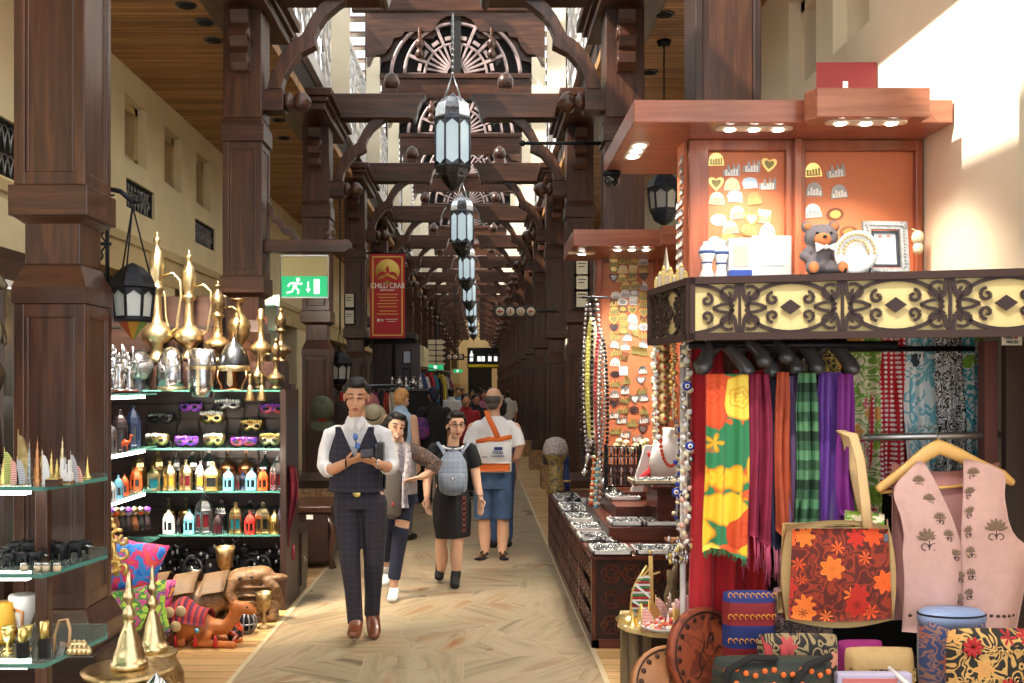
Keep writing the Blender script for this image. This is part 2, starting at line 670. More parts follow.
def sandstone():
 s=N('sandstone_flags')
 mp=s.coords((1.0,1.0,1.0))
 nz=s.n('TexNoise')
 nz.inputs['Scale'].default_value=1.3
 nz.inputs['Detail'].default_value=3
 s.l(mp,0,nz,'Vector')
 v=s.n('TexVoronoi',feature='F1',voronoi_dimensions='2D')
 v.inputs['Scale'].default_value=1.9
 s.l(mp,0,v,'Vector')
 ve=s.n('TexVoronoi',feature='DISTANCE_TO_EDGE',voronoi_dimensions='2D')
 ve.inputs['Scale'].default_value=1.9
 s.l(mp,0,ve,'Vector')
 sep=s.n('SeparateColor')
 s.l(v,'Color',sep,0)
 ang=s.n('Math',operation='MULTIPLY')
 ang.inputs[1].default_value=6.28
 s.l(sep,0,ang,0)
 rot=s.n('VectorRotate',rotation_type='Z_AXIS')
 s.l(mp,0,rot,0)
 s.l(ang,0,rot,'Angle')
 mp2=s.n('Mapping')
 mp2.inputs['Scale'].default_value=(0.9,9.0,1)
 s.l(rot,0,mp2,0)
 vein=s.n('TexNoise')
 vein.inputs['Scale'].default_value=1.0
 vein.inputs['Detail'].default_value=5
 vein.inputs['Distortion'].default_value=0.7
 s.l(mp2,0,vein,'Vector')
 r=s.ramp(vein,'Fac',[(0.25,C(122,106,84)),(0.40,C(164,146,114)),(0.52,C(182,166,138)),(0.62,C(166,138,102)),(0.72,C(150,104,70))])
 tone=s.ramp(sep,1,[(0.0,(0.86,0.88,0.88,1)),(0.5,(0.96,0.96,0.97,1)),(1.0,(1.06,1.03,1.0,1))])
 m=s.mix(None,1.0,(r,0),(tone,0),'MULTIPLY')
 jr=s.ramp(ve,'Distance',[(0.0,(1,1,1,1)),(0.003,(1,1,1,1)),(0.008,(0,0,0,1))])
 m2=s.mix(jr,0,(m,2),C(190,172,140))
 s.l(m2,2,s.b,'Base Color')
 rr=s.ramp(nz,'Fac',[(0.3,(0.24,)*3+(1,)),(0.7,(0.42,)*3+(1,))])
 s.l(rr,0,s.b,'Roughness')
 return s.m
FLOOR_M=sandstone()
def planks(name,c0,c1,c2,axis='y',width=0.1,rough=0.5,gap=0.06):
 0
 s=N(name)
 mp=s.coords((1,1,1))
 sx=s.n('SeparateXYZ')
 s.l(mp,0,sx,0)
 k={'x':0,'y':1,'z':2}[axis]
 dv=s.n('Math',operation='DIVIDE')
 dv.inputs[1].default_value=width
 s.l(sx,k,dv,0)
 fl=s.n('Math',operation='FLOOR')
 s.l(dv,0,fl,0)
 wn_=s.n('TexWhiteNoise',noise_dimensions='1D')
 s.l(fl,0,wn_,'W')
 sc=[1.2,1.2,1.2]
 sc[k]=14
 mp2=s.coords(tuple(sc))
 t=s.n('TexNoise')
 t.inputs['Scale'].default_value=1.6
 t.inputs['Detail'].default_value=5
 s.l(mp2,0,t,'Vector')
 ad=s.n('Math',operation='MULTIPLY_ADD')
 s.l(wn_,'Value',ad,0)
 ad.inputs[1].default_value=0.45
 s.l(t,'Fac',ad,2)
 r=s.ramp(ad,0,[(0.35,c0),(0.65,c1),(0.95,c2)])
 fr=s.n('Math',operation='FRACT')
 s.l(dv,0,fr,0)
 gp=s.ramp(fr,0,[(0.0,(0,0,0,1)),(gap,(0,0,0,1)),(gap+0.03,(1,1,1,1))])
 m=s.mix(gp,0,tuple(v*0.22 for v in c0[:3])+(1,),(r,0))
 s.l(m,2,s.b,'Base Color')
 s.b.inputs['Roughness'].default_value=rough
 s.bump(gp,0,0.4,0.01)
 return s.m
CEIL_M=planks('ceiling_slats',C(122,82,48),C(166,118,72),C(198,150,98),'y',0.075,0.5,0.10)
BOARDS_M=planks('oak_floorboards',C(176,134,82),C(206,164,108),C(224,186,130),'y',0.14,0.4,0.03)
# ------------------------------------------------------------------ the setting
XL,XR,XC=-1.90,1.09,-0.405
def D(k):
 return 5.0+3.92*k
YEND=76.0
struct(MB().box(-1.42,0.72,-3,YEND,-0.1,0).build('floor',FLOOR_M))
struct(MB().box(-4.6,-1.42,-3,9.35,-0.1,0.002).build('floor_boards',BOARDS_M))
struct(MB().box(-4.6,-1.42,9.35,YEND,-0.1,0).build('floor_left',FLOOR_M))
struct(MB().box(0.72,2.6,-3,YEND,-0.1,0.002).build('floor_right',BOARDS_M))
struct(MB().box(-1.435,-1.405,-3,9.35,-0.02,0.006).box(0.705,0.735,-3,YEND,-0.02,0.006).build('trim_1',plain('pale_threshold',C(214,196,160),0.5)))
# left aisle wall with niches and grilles
WL=-3.66
def wall_with_holes(name,x0,x1,holes,y0,y1,z0,z1,mat):
 0
 ys=sorted({y0,y1}|{h[0]for h in holes}|{h[1]for h in holes})
 zs=sorted({z0,z1}|{h[2]for h in holes}|{h[3]for h in holes})
 mb=MB()
 for i in range(len(ys)-1):
  run=None
  for j in range(len(zs)-1):
   cy,cz=(ys[i]+ys[i+1])/2,(zs[j]+zs[j+1])/2
   solid=not any(h[0]<cy<h[1]and h[2]<cz<h[3]for h in holes)
   if solid:
    if run is None:
     run=zs[j]
    if j==len(zs)-2:
     mb.box(x0,x1,ys[i],ys[i+1],run,zs[j+1])
   elif run is not None:
    mb.box(x0,x1,ys[i],ys[i+1],run,zs[j])
    run=None
 return struct(mb.build(name,mat))
nich_l=[(10.30,10.98,4.06,4.72),(11.60,12.28,4.06,4.72),(12.90,13.58,4.06,4.72)]
gril_l=[(10.35,11.25,3.55,3.86),(12.85,13.85,3.55,3.86),(6.2,8.3,3.30,3.75)]
wall_with_holes('wall_left',WL-0.3,WL,nich_l+gril_l,-3,YEND,3.26,5.0,PLASTER)
n_tr=2
for i,(a,b,c,d)in enumerate(nich_l):
 mb=MB()
 mb.box(WL-0.36,WL-0.28,a-.02,b+.02,c-.02,d+.02,NICHE_M)
 for(p,q,r,s)in((a,b,c,c+.09),(a,b,d-.09,d),(a,a+.09,c,d),(b-.09,b,c,d)):
  mb.box(WL-0.28,WL-0.10,p,q,r,s,NICHE_M)
 struct(mb.build('trim_%d'%n_tr,NICHE_M));n_tr+=1
def grille(mb,x,y0,y1,z0,z1,along='y'):
 0
 mb.box(x-0.14,x-0.12,y0,y1,z0,z1,BLACKM)
 w=0.2
 n=int((y1-y0)/(w/2))
 for i in range(n+1):
  for z in(z0,(z0+z1)/2):
   c=y0+i*w/2
   pts=[]
   for k in range(9):
    t=pi*k/8
    y=c+w/2*cos(t)
    pts.append((x-0.05,min(max(y,y0),y1),min(z+0.2*sin(t),z1)))
   mb.tube(pts,0.008,4,PEWTER)
 for(a,b,c,d)in((y0,y1,z0,z0+.025),(y0,y1,z1-.025,z1),(y0,y0+.025,z0,z1),(y1-.025,y1,z0,z1)):
  mb.box(x-0.08,x-0.03,a,b,c,d,BLACKM)
for g in gril_l:
 mb=MB();grille(mb,WL,*g)
 struct(mb.build('trim_%d'%n_tr,BLACKM));n_tr+=1
struct(MB().box(WL-.3,WL+.05,-3,YEND,3.17,3.26).box(WL-.3,WL+.02,8.6,YEND,2.86,3.17).build('trim_%d'%n_tr,NICHE_M));n_tr+=1
struct(MB().box(WL-.3,WL+.04,-3,8.6,2.5,2.74,WOOD_Y).box(WL-.3,WL,-3,8.6,2.74,3.17,PLASTER).build('trim_%d'%n_tr,WOOD_Y));n_tr+=1
struct(MB().box(WL-.3,WL-.26,-3,YEND,0,2.9,WOOD_DKZ).box(WL-.26,WL,8.3,8.6,0,3.17,PLASTER).box(WL-.26,WL,11.2,12.0,0,2.9,PLASTER).box(WL-.26,WL,20,21,0,2.9,PLASTER).box(WL-.26,WL,28,31,0,2.9,PLASTER).build('wall_left_lower',WOOD_DKZ))
# shop wall at the near left, its glow put in for the bright interior
shopw=plain('lit_shop_wall_added_glow',C(250,244,232),0.7,emit=(1,0.95,0.86,1),estr=0.9)
struct(MB().box(WL-.25,WL-.2,3.0,8.25,0.5,2.5).build('window_1_stand_in',shopw))
# aisle ceilings
struct(MB().box(WL-.3,-2.02,-3,YEND,5.0,5.1).build('ceiling_left',CEIL_M))
WR=2.47
struct(MB().box(1.22,WR+.3,7.0,YEND,5.0,5.1).build('ceiling_right',CEIL_M))
nich_r=[(7.35,8.0,4.0,4.75),(6.35,7.0,4.0,4.75),(5.35,6.0,4.0,4.75)]
wall_with_holes('wall_right',WR,WR+0.3,nich_r,3.0,YEND,0,5.0,PLASTER_R)
for(a,b,c,d)in nich_r:
 mb=MB()
 mb.box(WR+.26,WR+.36,a-.02,b+.02,c-.02,d+.02,NICHE_M)
 for(p,q,r,s)in((a,b,c,c+.09),(a,b,d-.09,d),(a,a+.09,c,d),(b-.09,b,c,d)):
  mb.box(WR+.1,WR+.27,p,q,r,s,PLASTER_R)
 struct(mb.build('trim_%d'%n_tr,NICHE_M));n_tr+=1
struct(MB().box(WR-.12,WR+.3,3.0,4.36,0,5.6).build('trim_%d'%n_tr,PLASTER_R));n_tr+=1
# tower wall that ends the corridor
EW=plain('far_tan_plaster',C(222,196,148),0.85,var=0.05,scale=1)
mb=MB()
for(x0,x1,z0,z1)in((-4,-.9,0,12),(.9,4,0,12),(-.9,.9,3.9,12)):
 mb.box(x0,x1,YEND,YEND+.4,z0,z1,EW)
mb.box(-3.4,-1.5,YEND-2.2,YEND,2.0,9,EW)
for z in(3.1,4.4):
 mb.box(-2.1,-1.7,YEND-2.25,YEND-2.2,z,z+.8,plain('deep_opening',C(96,74,50),0.9))
mb.box(-.9,.9,YEND+.1,YEND+.4,0,3.9,BLACKM)
struct(mb.build('wall_end',EW))
# upper walls over the columns: fascia, rail, fretwork parapet, pale wall with windows
LATX=-2.05
def lattice_bay(name,x,y0,y1,z0,z1,s):
 mb=MB()
 h=z1-z0
 n=9
 L=y1-y0
 for i in range(-4,n+4):
  a=y0+L*i/n
  for sg in(1,-1):
   pts=[]
   for k in range(9):
    t=k/8
    y=a+sg*(t-.5)*L*3/n+.05*sin(t*4*pi)+L/n/2
    pts.append((y,z0+h*t))
   for p,q in zip(pts,pts[1:]):
    if y0<=p[0]<=y1 and y0<=q[0]<=y1:
     mb.bar((x,p[0],p[1]),(x,q[0],q[1]),0.05,0.03,None,up=(1,0,0))
 mb.box(x-.03,x+.03,y0,y1,z1-.05,z1+.03)
 mb.box(x-.03,x+.03,y0+1.32,y0+1.38,z0,z1+1.6,WOOD_DKZ)
 return struct(mb.build(name,LATTICE))
FASC=plain('dark_fascia',C(44,28,20),.8,var=.2)
def upper_side(x,s,tag_):
# s = +1: outer side is towards -x (left row)
 struct(MB().box(*sorted((x-s*.02,x-s*.35)),-3,YEND,5.02,5.5).build('trim_fascia_'+tag_,FASC))
 struct(MB().box(*sorted((x+s*.06,x-s*.2)),-3,YEND,5.5,5.66).build('trim_rail_'+tag_,LATTICE))
 wx=x-s*.45
 mb=MB()
 mb.box(*sorted((wx,wx-s*.25)),-3,YEND,5.12,6.3)
 mb.box(*sorted((wx,wx-s*.25)),-3,YEND,7.7,8.4)
 for k in range(-2,18):
  mb.box(*sorted((wx,wx-s*.25)),D(k)-.3,D(k)+.3,6.3,7.7)
 struct(mb.build('wall_upper_'+tag_,PLASTER_R))
 wf=MB()
 for k in range(-2,17):
  a,b=D(k)+.3,D(k+1)-.3
  wf.box(*sorted((wx-s*.1,wx-s*.16)),a,b,6.3,7.7,plain_win)
  for y in(a,(a+b)/2,b):
   wf.box(*sorted((wx-s*.06,wx-s*.18)),y-.04,y+.04,6.3,7.7,WOOD_DKZ)
 struct(wf.build('window_upper_'+tag_,plain_win))
plain_win=plain('sky_lit_window',C(226,240,238),0.15,emit=(0.86,0.96,1.0,1),estr=1.3)
upper_side(LATX,1,'left')
upper_side(1.24,-1,'right')
for i,(x,s,nm)in enumerate(((LATX,1,'left'),(1.24,-1,'right'))):
 first=lattice_bay('trim_fretwork_'+nm,x,0,3.92,5.66,7.05,s)
 first.location.y=D(-1)
 for k in range(0,16):
  o=first.copy();COL.objects.link(o);o.location.y=D(k)
def make_column():
 t=thing('wooden_column','','column')
 MB().box(-.25,.25,-.25,.25,0,.40).build('stone_plinth',STONE,t,0.01)
 mb=MB().box(-.22,.22,-.22,.22,.40,.50);mb.frustum(0,0,.50,.60,.44,.35)
 mb.build('base',WOOD_X,t)
 def panelled(name,w,z0,z1):
  mb=MB().box(-w/2+.012,w/2-.012,-w/2+.012,w/2-.012,z0,z1)
  e=.055
  for sx in(-1,1):
   for sy in(-1,1):
    mb.box(*sorted((sx*w/2,sx*(w/2-e))),*sorted((sy*w/2,sy*(w/2-e))),z0,z1)
  for z in((z0,z0+.07),(z1-.07,z1)):
   mb.box(-w/2+.003,w/2-.003,-w/2+.003,w/2-.003,*z)
  for sx in(-1,1):
   for sy in(-1,1):
    mb.box(*sorted((sx*(w/2-e),sx*(w/2-e-.02))),*sorted((sy*(w/2-.005),sy*.02)),z0,z1)
    mb.box(*sorted((sx*(w/2-.005),sx*.02)),*sorted((sy*(w/2-e),sy*(w/2-e-.02))),z0,z1)
  mb.build(name,WOOD_Z,t,0.006)
 panelled('lower_shaft',.35,.60,2.08)
 mb=MB();mb.box(-.18,.18,-.18,.18,2.08,2.16);mb.frustum(0,0,2.16,2.27,.36,.27)
 mb.build('shoulder',WOOD_X,t)
 MB().box(-.135,.135,-.135,.135,2.27,2.50).build('neck',WOOD_Z,t,0.006)
 mb=MB();mb.frustum(0,0,2.47,2.5,.28,.36);mb.box(-.192,.192,-.192,.192,2.50,2.65)
 mb.build('collar',WOOD_X,t,0.006)
 panelled('middle_shaft',.345,2.65,3.83)
 mb=MB().box(-.19,.19,-.19,.19,3.83,3.98);mb.frustum(0,0,3.98,4.04,.37,.33)
 mb.build('collar',WOOD_X,t,0.006)
 MB().box(-.17,.17,-.17,.17,4.04,5.0).build('upper_shaft',WOOD_Z,t,0.008)
 prof=[(0,4.98),(.13,4.98),(.15,4.93),(.12,4.86),(.10,4.83),(.15,4.78),(.165,4.70),(.13,4.62),(.10,4.60),(.13,4.56),(.13,4.48),(.08,4.43),(0,4.43)]
 for s in(-1,1):
  mb=MB().prism([(s*(.17+a),z)for a,z in prof],'x',-.075,.075)
  mb.lathe([(.055,-.09),(.062,-.085),(.062,.085),(.055,.09)],(0,s*.265,4.74),14,None,'x')
  mb.lathe([(.042,-.085),(.048,-.08),(.048,.08),(.042,.085)],(0,s*.25,4.50),14,None,'x')
  mb.build('scroll_bracket',WOOD_X,t,0.012)
 mb=MB()
 mb.box(-.33,.24,-.95,.75,4.985,5.07);mb.box(-.37,.28,-1.0,.8,5.07,5.13);mb.box(-.40,.33,-1.04,.84,5.13,5.22)
 mb.build('capital',WOOD_Y,t,0.012)
 return t
col0=make_column()
NL,NR=16,16
for side in('left','right'):
 for k in range(0 if side=='left' else 1,NL):
  x=XL-.18 if side=='left' else XR+.18
  o=col0 if(side=='left' and k==0)else dup(col0)
  o.location=(x,D(k),0)
  o.rotation_euler=(0,0,0)
  if side=='right':
   o.scale=(-1,1,1)
  what={('left',0):'tall dark wood column beside the glass souvenir shelves at far left',('left',1):'tall dark wood column at the right end of the brass lantern display, bearing the exit sign',('left',2):'dark wood column on a stone plinth just left of the man in a vest',('left',3):'dark wood column with the red crab restaurant banner on it',('right',0):'weathered dark wood column rising behind the near cherry canopy',('right',1):'dark wood column between the two cherry wood canopies, holding a black rod',('right',2):'dark wood column seen left of the farther cherry canopy'}.get((side,k),'dark wood column, %s along the %s row of the corridor'%(ORD[k],side))
  tag(o,what,'column','columns of the corridor')
  if side=='left' and k==0:
   first_plinth=KIDS[o.name][0]
first_plinth.data=first_plinth.data.copy()
first_plinth.data.materials[0]=WOOD_DK
first_plinth.name='wooden_plinth'
t=thing('wooden_post','weathered dark wood post rising behind the near cherry canopy','post',(1.62,6.70,0))
MB().box(-.17,.17,-.16,.16,0,5.0).build('shaft',WOOD_Z,t,.01)
for x in(-.19,.19):
 MB().box(x-.025,x+.025,-.18,.18,0,5.0).build('edge_strip',WOOD_DKZ,t,.006)
MB().box(-.22,.22,-.21,.21,0,.3).build('base',WOOD_DK,t,.01)
# ------------------------------------------------------------------ roof trusses
FAN_M=plain('pale_fan_sky_tone',C(176,152,148),0.4,var=0.45,scale=4,coat=0.5)  # paleness stands in for sky light caught by the spokes
def make_truss():
 t=thing('roof_truss','','roof truss')
 for s in(-1,1):
  def X(v):
   return v*s
  sc=[(1.6,5.107),(.49,5.107),(.45,5.08),(.42,5.107),(.40,5.16),(.385,5.25),(.34,5.35),(.29,5.40),(.29,5.417),(1.6,5.417)]
  arm=MB().prism([(X(a),z)for a,z in sc],'y',-.13,.13).build('hammer_beam',WOOD_X,t,0.008)
  mb=MB().box(-.075+X(.73),.075+X(.73),-.075,.075,5.417,5.50)
  mb.lathe([(.05,5.50),(.09,5.53),(.105,5.585),(.10,5.63),(.075,5.68),(.03,5.715),(0,5.73)],(X(.73),0,0),14)
  mb.build('finial',WOOD_X,t)
  outp=[(270.5,93.7),(275,76),(283,60),(293,48),(305,40),(309,32),(314,22),(322.5,10),(328,5)]
  inp=[(350,5),(340,11.7),(328,22),(321,32),(317.6,41),(318.5,51),(303.5,58.6),(294.7,69),(287,82),(284.4,93.7)]
  pts=[(X(-((px-480)*.009+.405)),EYE+(388-py)*.009)for px,py in outp+inp]
  MB().prism(pts,'y',-.07,.07).build('curved_brace',WOOD_Z,t,0.008)
  mb=MB().box(*sorted((X(1.52),X(1.33))),-.1,.1,4.12,4.31)
  st=mb.build('stub_beam',WOOD_X,t,0.008)
  mb=MB().lathe([(.05,0),(.085,.01),(.085,.05),(.05,.065),(.05,.08),(.085,.10),(.098,.14),(.08,.19),(.04,.22),(0,.235)],(X(1.33),0,4.215),14,None,'-x' if s>0 else 'x')
  mb.build('knob',WOOD_X,st)
 pl=[(368,70),(371.7,69),(375,61),(377.6,57.4),(385.8,56),(392.8,47),(395,40.4),(403,38.7),(405.7,34),(432.6,34),(441,22),(448,18.7)]
 half=[((px-456.5)*.01683,EYE+(388-py)*.01683)for px,py in pl]
 for nm,y0,y1,grow in(('ogee_panel',-.05,.03,1.0),('ogee_rim',.05,.12,.93)):
  low=[(a*grow if i>0 else a,z-(1-grow)*1.2*(0<i))for i,(a,z)in enumerate(half)]
  pts=[(-1.49,low[0][1])]+low+[(-a,z)for a,z in low[::-1]]+[(1.49,low[0][1]),(1.49,7.97),(-1.49,7.97)]
  MB().prism(pts,'y',y0,y1).build(nm,WOOD_X,t)
 MB().box(-1.49,1.49,-.1,.1,7.97,8.06).build('top_rail',WOOD_X,t)
 cz=6.92
 mb=MB()
 for k in range(17):
  a=pi*k/16
  r0,r1=(.18,.50)
  mb.bar((r0*cos(a),0,cz+r0*sin(a)),(r1*cos(a),0,cz+r1*sin(a)),.035,.05,None,up=(0,1,0))
 for r,w in((.16,.05),(.52,.05),(.86,.06)):
  mb.tube([(r*cos(pi*k/24),0,cz+r*sin(pi*k/24))for k in range(25)],(w/2),6)
 for k in range(9):
  a=pi*(k+.0)/8
  mb.bar((.52*cos(a),0,cz+.52*sin(a)),(.86*cos(a),0,cz+.86*sin(a)),.05,.05,None,up=(0,1,0))
  if k<8:
   a2=pi*(k+.5)/8
   mb.bar((.62*cos(a2-.1),0,cz+.62*sin(a2-.1)),(.62*cos(a2+.1),0,cz+.62*sin(a2+.1)),.06,.05,None,up=(0,1,0))
 for r in(1.08,):
  for sg in(-1,1):
   mb.tube([(sg*r*cos(pi*k/40),0,cz+r*.9*sin(pi*k/40))for k in range(14)],.035,6)
 mb.box(-.085,.085,-.04,.04,cz,7.9,BLACKM)
 mb.build('fan_tracery',FAN_M,t)
 for s in(-1,1):
  MB().lathe([(0,7.16),(.06,7.18),(.085,7.24),(.06,7.30),(.03,7.33),(.06,7.35),(.085,7.42),(.06,7.48),(.03,7.5),(.03,7.68)],(s*.6,-.08,0),12).build('drop_pendant',WOOD_X,t)
 mb=MB().box(-1.24,1.24,-.05,.05,6.50,6.84);mb.box(-1.27,1.27,-.09,.09,6.84,6.92)
 mb.build('sill_board',WOOD_X,t,0.006)
 for s in(-1,1):
  MB().box(*sorted((s*1.27,s*1.5)),-.05,.05,5.4,7.2).build('side_post',PLASTER_R,t)
 MB().box(-1.3,1.3,.13,.16,6.85,7.9).build('dark_backing',BLACKM,t)
 return t
tr0=make_truss()
for k in range(1,18):
 o=tr0 if k==1 else dup(tr0)
 o.location=(XC,D(k),0)
 tag(o,'dark carved wooden roof truss with fan panel, %s from the front of the corridor'%ORD[k-1],'roof truss','roof trusses over the corridor')
def make_lantern():
 t=thing('hanging_lantern','','lantern')
 R8=.275
 oct_=pi/8
 fr,gl=MB(),MB()
 for k in range(8):
  a0,a1=2*pi*k/8+oct_,2*pi*(k+1)/8+oct_
  p0,p1=(R8*cos(a0),R8*sin(a0)),(R8*cos(a1),R8*sin(a1))
  fr.bar((*p0,.42),(*p0,1.12),.022,.022)
  q=lambda p,s:(p[0]*s,p[1]*s)
  gl.add([(*q(p0,.96),.44),(*q(p1,.96),.44),(*q(p1,.96),1.1),(*q(p0,.96),1.1)],[(0,1,2,3)])
  mid=((p0[0]+p1[0])/2,(p0[1]+p1[1])/2)
  for z0,z1 in((1.12,1.0),(.42,.52)):
   for p in(p0,p1):
    fr.add([(*p,z0),(*mid,z0),(*mid,z0+(z1-z0)*.25),(*p,z1)],[(0,1,2,3)])
 fr.lathe([(R8*1.04,1.10),(R8*1.07,1.13),(R8,1.16)],seg=8,smooth=False,a0=oct_)
 fr.lathe([(R8*.98,.38),(R8*1.05,.42),(R8*.99,.44)],seg=8,smooth=False,a0=oct_)
 fr.build('frame',STEEL_DK,t)
 gl.build('glass_panes',LAMP_GLASS,t)
 MB().lathe([(R8,1.15),(R8*.98,1.26),(R8*.84,1.36),(R8*.55,1.44),(R8*.2,1.49),(.02,1.52),(0,1.54)],seg=8,smooth=False,a0=oct_).build('dome',SILVER,t)
 mb=MB().lathe([(0,0.0),(.018,.02),(.03,.06),(.02,.08),(.10,.15),(.19,.26),(R8*.97,.40)],seg=8,smooth=False,a0=oct_)
 for k in range(8):
  a=2*pi*k/8
  mb.lathe([(0,-.012),(.05,0),(0,.012)],(.20*cos(a),.20*sin(a),.3),6)
 mb.build('pierced_base',STEEL_DK,t)
 mb=MB()
 for k in range(4):
  a=pi/4+pi*k/2
  mb.tube([(.2*cos(a),.2*sin(a),1.36),(0,0,1.82)],.008,5)
 mb.tube([(0,0,1.8),(0,0,4.0)],.014,6)
 for z in range(24):
  mb.sphere((0,0,1.82+z*.09),(.02,.02,.03),None,6,4)
 mb.build('chain',PEWTER,t)
 return t
la0=make_lantern()
for k in range(7):
 o=la0 if k==0 else dup(la0)
 o.location=(XC,14.85+7.8*k,4.52)
 tag(o,'tall glass and metal lantern hanging over the corridor, %s in the line'%ORD[k],'lantern','lanterns down the middle of the corridor')
mb=MB()
for k in range(int((YEND-8.5)/.8)):
 y=8.5+.8*k
 mb.box(-2.8,2.0,y,y+.22,8.66,8.70)
struct(mb.build('ceiling_slats',WOOD_X))  # unseen roof, its gaps shaped to set how much sky light enters
struct(MB().box(XC-.09,XC+.09,-1,YEND,8.45,8.65,WOOD_Y).build('trim_ridge',WOOD_Y))
# ------------------------------------------------------------------ left shop: brass, masks and little lanterns
def at(px,pybase,d):
 p=P(px,pybase,d)
 return p
SH={1:1.655,2:1.21,3:0.885,4:0.553}
u=thing('display_shelf_unit','dark slatted wall display with glass shelves of brassware, masks and small lanterns','shelf unit',(-2.2,7.8,0))
o_=Vector((-2.2,7.8,0))
def rel(mb):
 mb.T=Matrix.Translation(-o_)
 return mb
mb=rel(MB())
mb.box(-2.98,-1.48,7.97,8.02,0,1.70)
mb.box(-2.98,-2.02,7.97,8.02,1.70,2.40)
for z in(.2,.38,.72,.98,1.1,1.3,1.42,1.54,1.9,2.15):
 mb.box(-2.97,-1.49 if z<1.7 else-2.03,7.962,7.972,z,z+.012,BLACKM)
mb.build('back_panel',WOOD_DK,u)
rel(MB()).box(-1.50,-1.455,7.5,8.02,0,1.66).build('side_panel',WOOD_DKZ,u)
rel(MB()).box(-3.06,-3.0,6.3,8.0,0,2.3).build('side_panel',WOOD_DKZ,u)
rel(MB()).box(-3.0,-1.5,7.52,7.97,0,.19).build('plinth',WOOD_DK,u)
rel(MB()).box(-2.95,-2.02,7.74,7.96,1.66,1.87).build('raised_step',WOOD_DK,u)
for k in(1,2,3,4):
 rel(MB()).box(-2.9 if k<4 else-2.45,-1.505,7.6,7.965,SH[k]-.012,SH[k]).build('glass_shelf',GLASS_EDGE2,u)
for z in(1.63,1.235,.92):
 rel(MB()).box(-2.99,-2.45,6.42,7.58,z-.012,z).build('glass_shelf',GLASS_EDGE2,u)
 rel(MB()).box(-2.475,-2.445,6.5,7.3,z-.035,z-.014).build('light_strip',LED,u)
area_light('shelf_fill',(-2.15,6.6,3.7),1.0,88,aim=(-.05,.5,-1),size_y=.5,spread=1.25)  # added fill lights for the shelves, no fixture behind them
area_light('shelf_fill',(-2.0,7.2,1.15),0.9,5.0,aim=(0,1,-.5),size_y=.05)
# vessels --------------------------------------------------------------
EWER=[(0.62,0),(.66,.02),(.5,.05),(.36,.075),(.36,.10),(.62,.14),(.95,.175),(1.0,.205),(.9,.245),(.55,.29),(.34,.32),(.3,.4),(.27,.5),(.30,.53),(.46,.55),(.46,.575),(.3,.60),(.36,.625),(.46,.70),(.50,.735),(.46,.79),(.30,.845),(.16,.875),(.14,.90),(.24,.925),(.22,.945),(.08,.96),(.05,.99),(0,1.0)]
VASE=[(.5,0),(.55,.03),(.3,.09),(.3,.12),(.8,.28),(1.0,.45),(.95,.56),(.5,.68),(.3,.75),(.3,.92),(.75,.985),(.8,1.0),(.6,.99)]
BOTTLE=[(.5,0),(.55,.03),(.3,.08),(.95,.2),(1.0,.27),(.6,.36),(.28,.42),(.26,.72),(.4,.78),(.4,.82),(.28,.86),(.3,.97),(.1,1.0),(0,1.0)]
GOBLET=[(.75,0),(.78,.04),(.3,.10),(.18,.16),(.32,.22),(.18,.28),(.3,.36),(.16,.42),(.2,.46),(.7,.56),(.85,.8),(1.0,1.0),(.93,1.0),(.7,.7),(0,.55)]
def vessel(name,label,cat,prof,h,r,mat,loc,spout=0,handle=0,group=None,seg=20):
 t=thing(name,label,cat,loc,0,group)
 MB().lathe([(a*r,z*h)for a,z in prof],seg=seg).build('body',mat,t)
 if spout:
  s=spout
  MB().tube([(s*r*.9,0,h*.2),(s*r*1.35,0,h*.26),(s*r*1.55,0,h*.40),(s*r*1.6,0,h*.58),(s*r*1.85,0,h*.66),(s*r*2.1,0,h*.655)],[r*.16,r*.13,r*.1,r*.08,r*.075,r*.06],8).build('spout',mat,t)
 if handle:
  s=handle
  MB().tube([(s*r*.4,0,h*.66),(s*r*1.0,0,h*.68),(s*r*1.45,0,h*.62),(s*r*1.5,0,h*.5),(s*r*1.3,0,h*.34),(s*r*1.25,0,h*.26),(s*r*.85,0,h*.22)],r*.085,8).build('handle',mat,t)
 return t
Y1=7.85
def vh(y0,y1,d):
 return(y1-y0)*d/1000.0
vessel('brass_ewer','tall polished brass ewer at the left of the pair behind the helmets','ewer',EWER,1.02,.125,BRASS,P(157,362,Y1-.05),0,1)
vessel('brass_ewer','tall polished brass ewer at the right of the pair behind the helmets','ewer',EWER,.87,.118,BRASS,P(189,360,Y1+.02),-1,1)
vessel('engraved_ewer','dark engraved brass ewer left of the silver-necked vase','ewer',EWER,.64,.11,BRASS_DK,P(218,362,Y1),0,1)
vessel('brass_vase','brass vase with flared lip above the spiked helmet','vase',VASE,.42,.09,BRASS_OLD,P(239,352,7.95))
vessel('brass_bottle','long-necked engraved brass bottle above the pair of bells','bottle',BOTTLE,.42,.085,BRASS_OLD,P(261,362,7.8))
vessel('brass_bottle','narrow engraved brass bottle standing in front of the taller one, above the bells','bottle',BOTTLE,.36,.055,BRASS_DK,P(258,388,7.75))
vessel('engraved_ewer','engraved brass ewer at the right end of the top shelf, standing behind','ewer',EWER,.44,.085,BRASS_DK,P(281,362,7.9),0,0)
vessel('engraved_ewer','small engraved ewer at the right end of the top shelf, in front','ewer',EWER,.40,.07,BRASS_DK,P(276,389,7.7),0,-1)
MB().box(-1.98,-1.52,7.76,7.96,1.66,1.875).build('wooden_riser',WOOD_DK)
tag(bpy.data.objects['wooden_riser'],'dark wooden riser at the right of the top shelf under the brass bottles','riser')
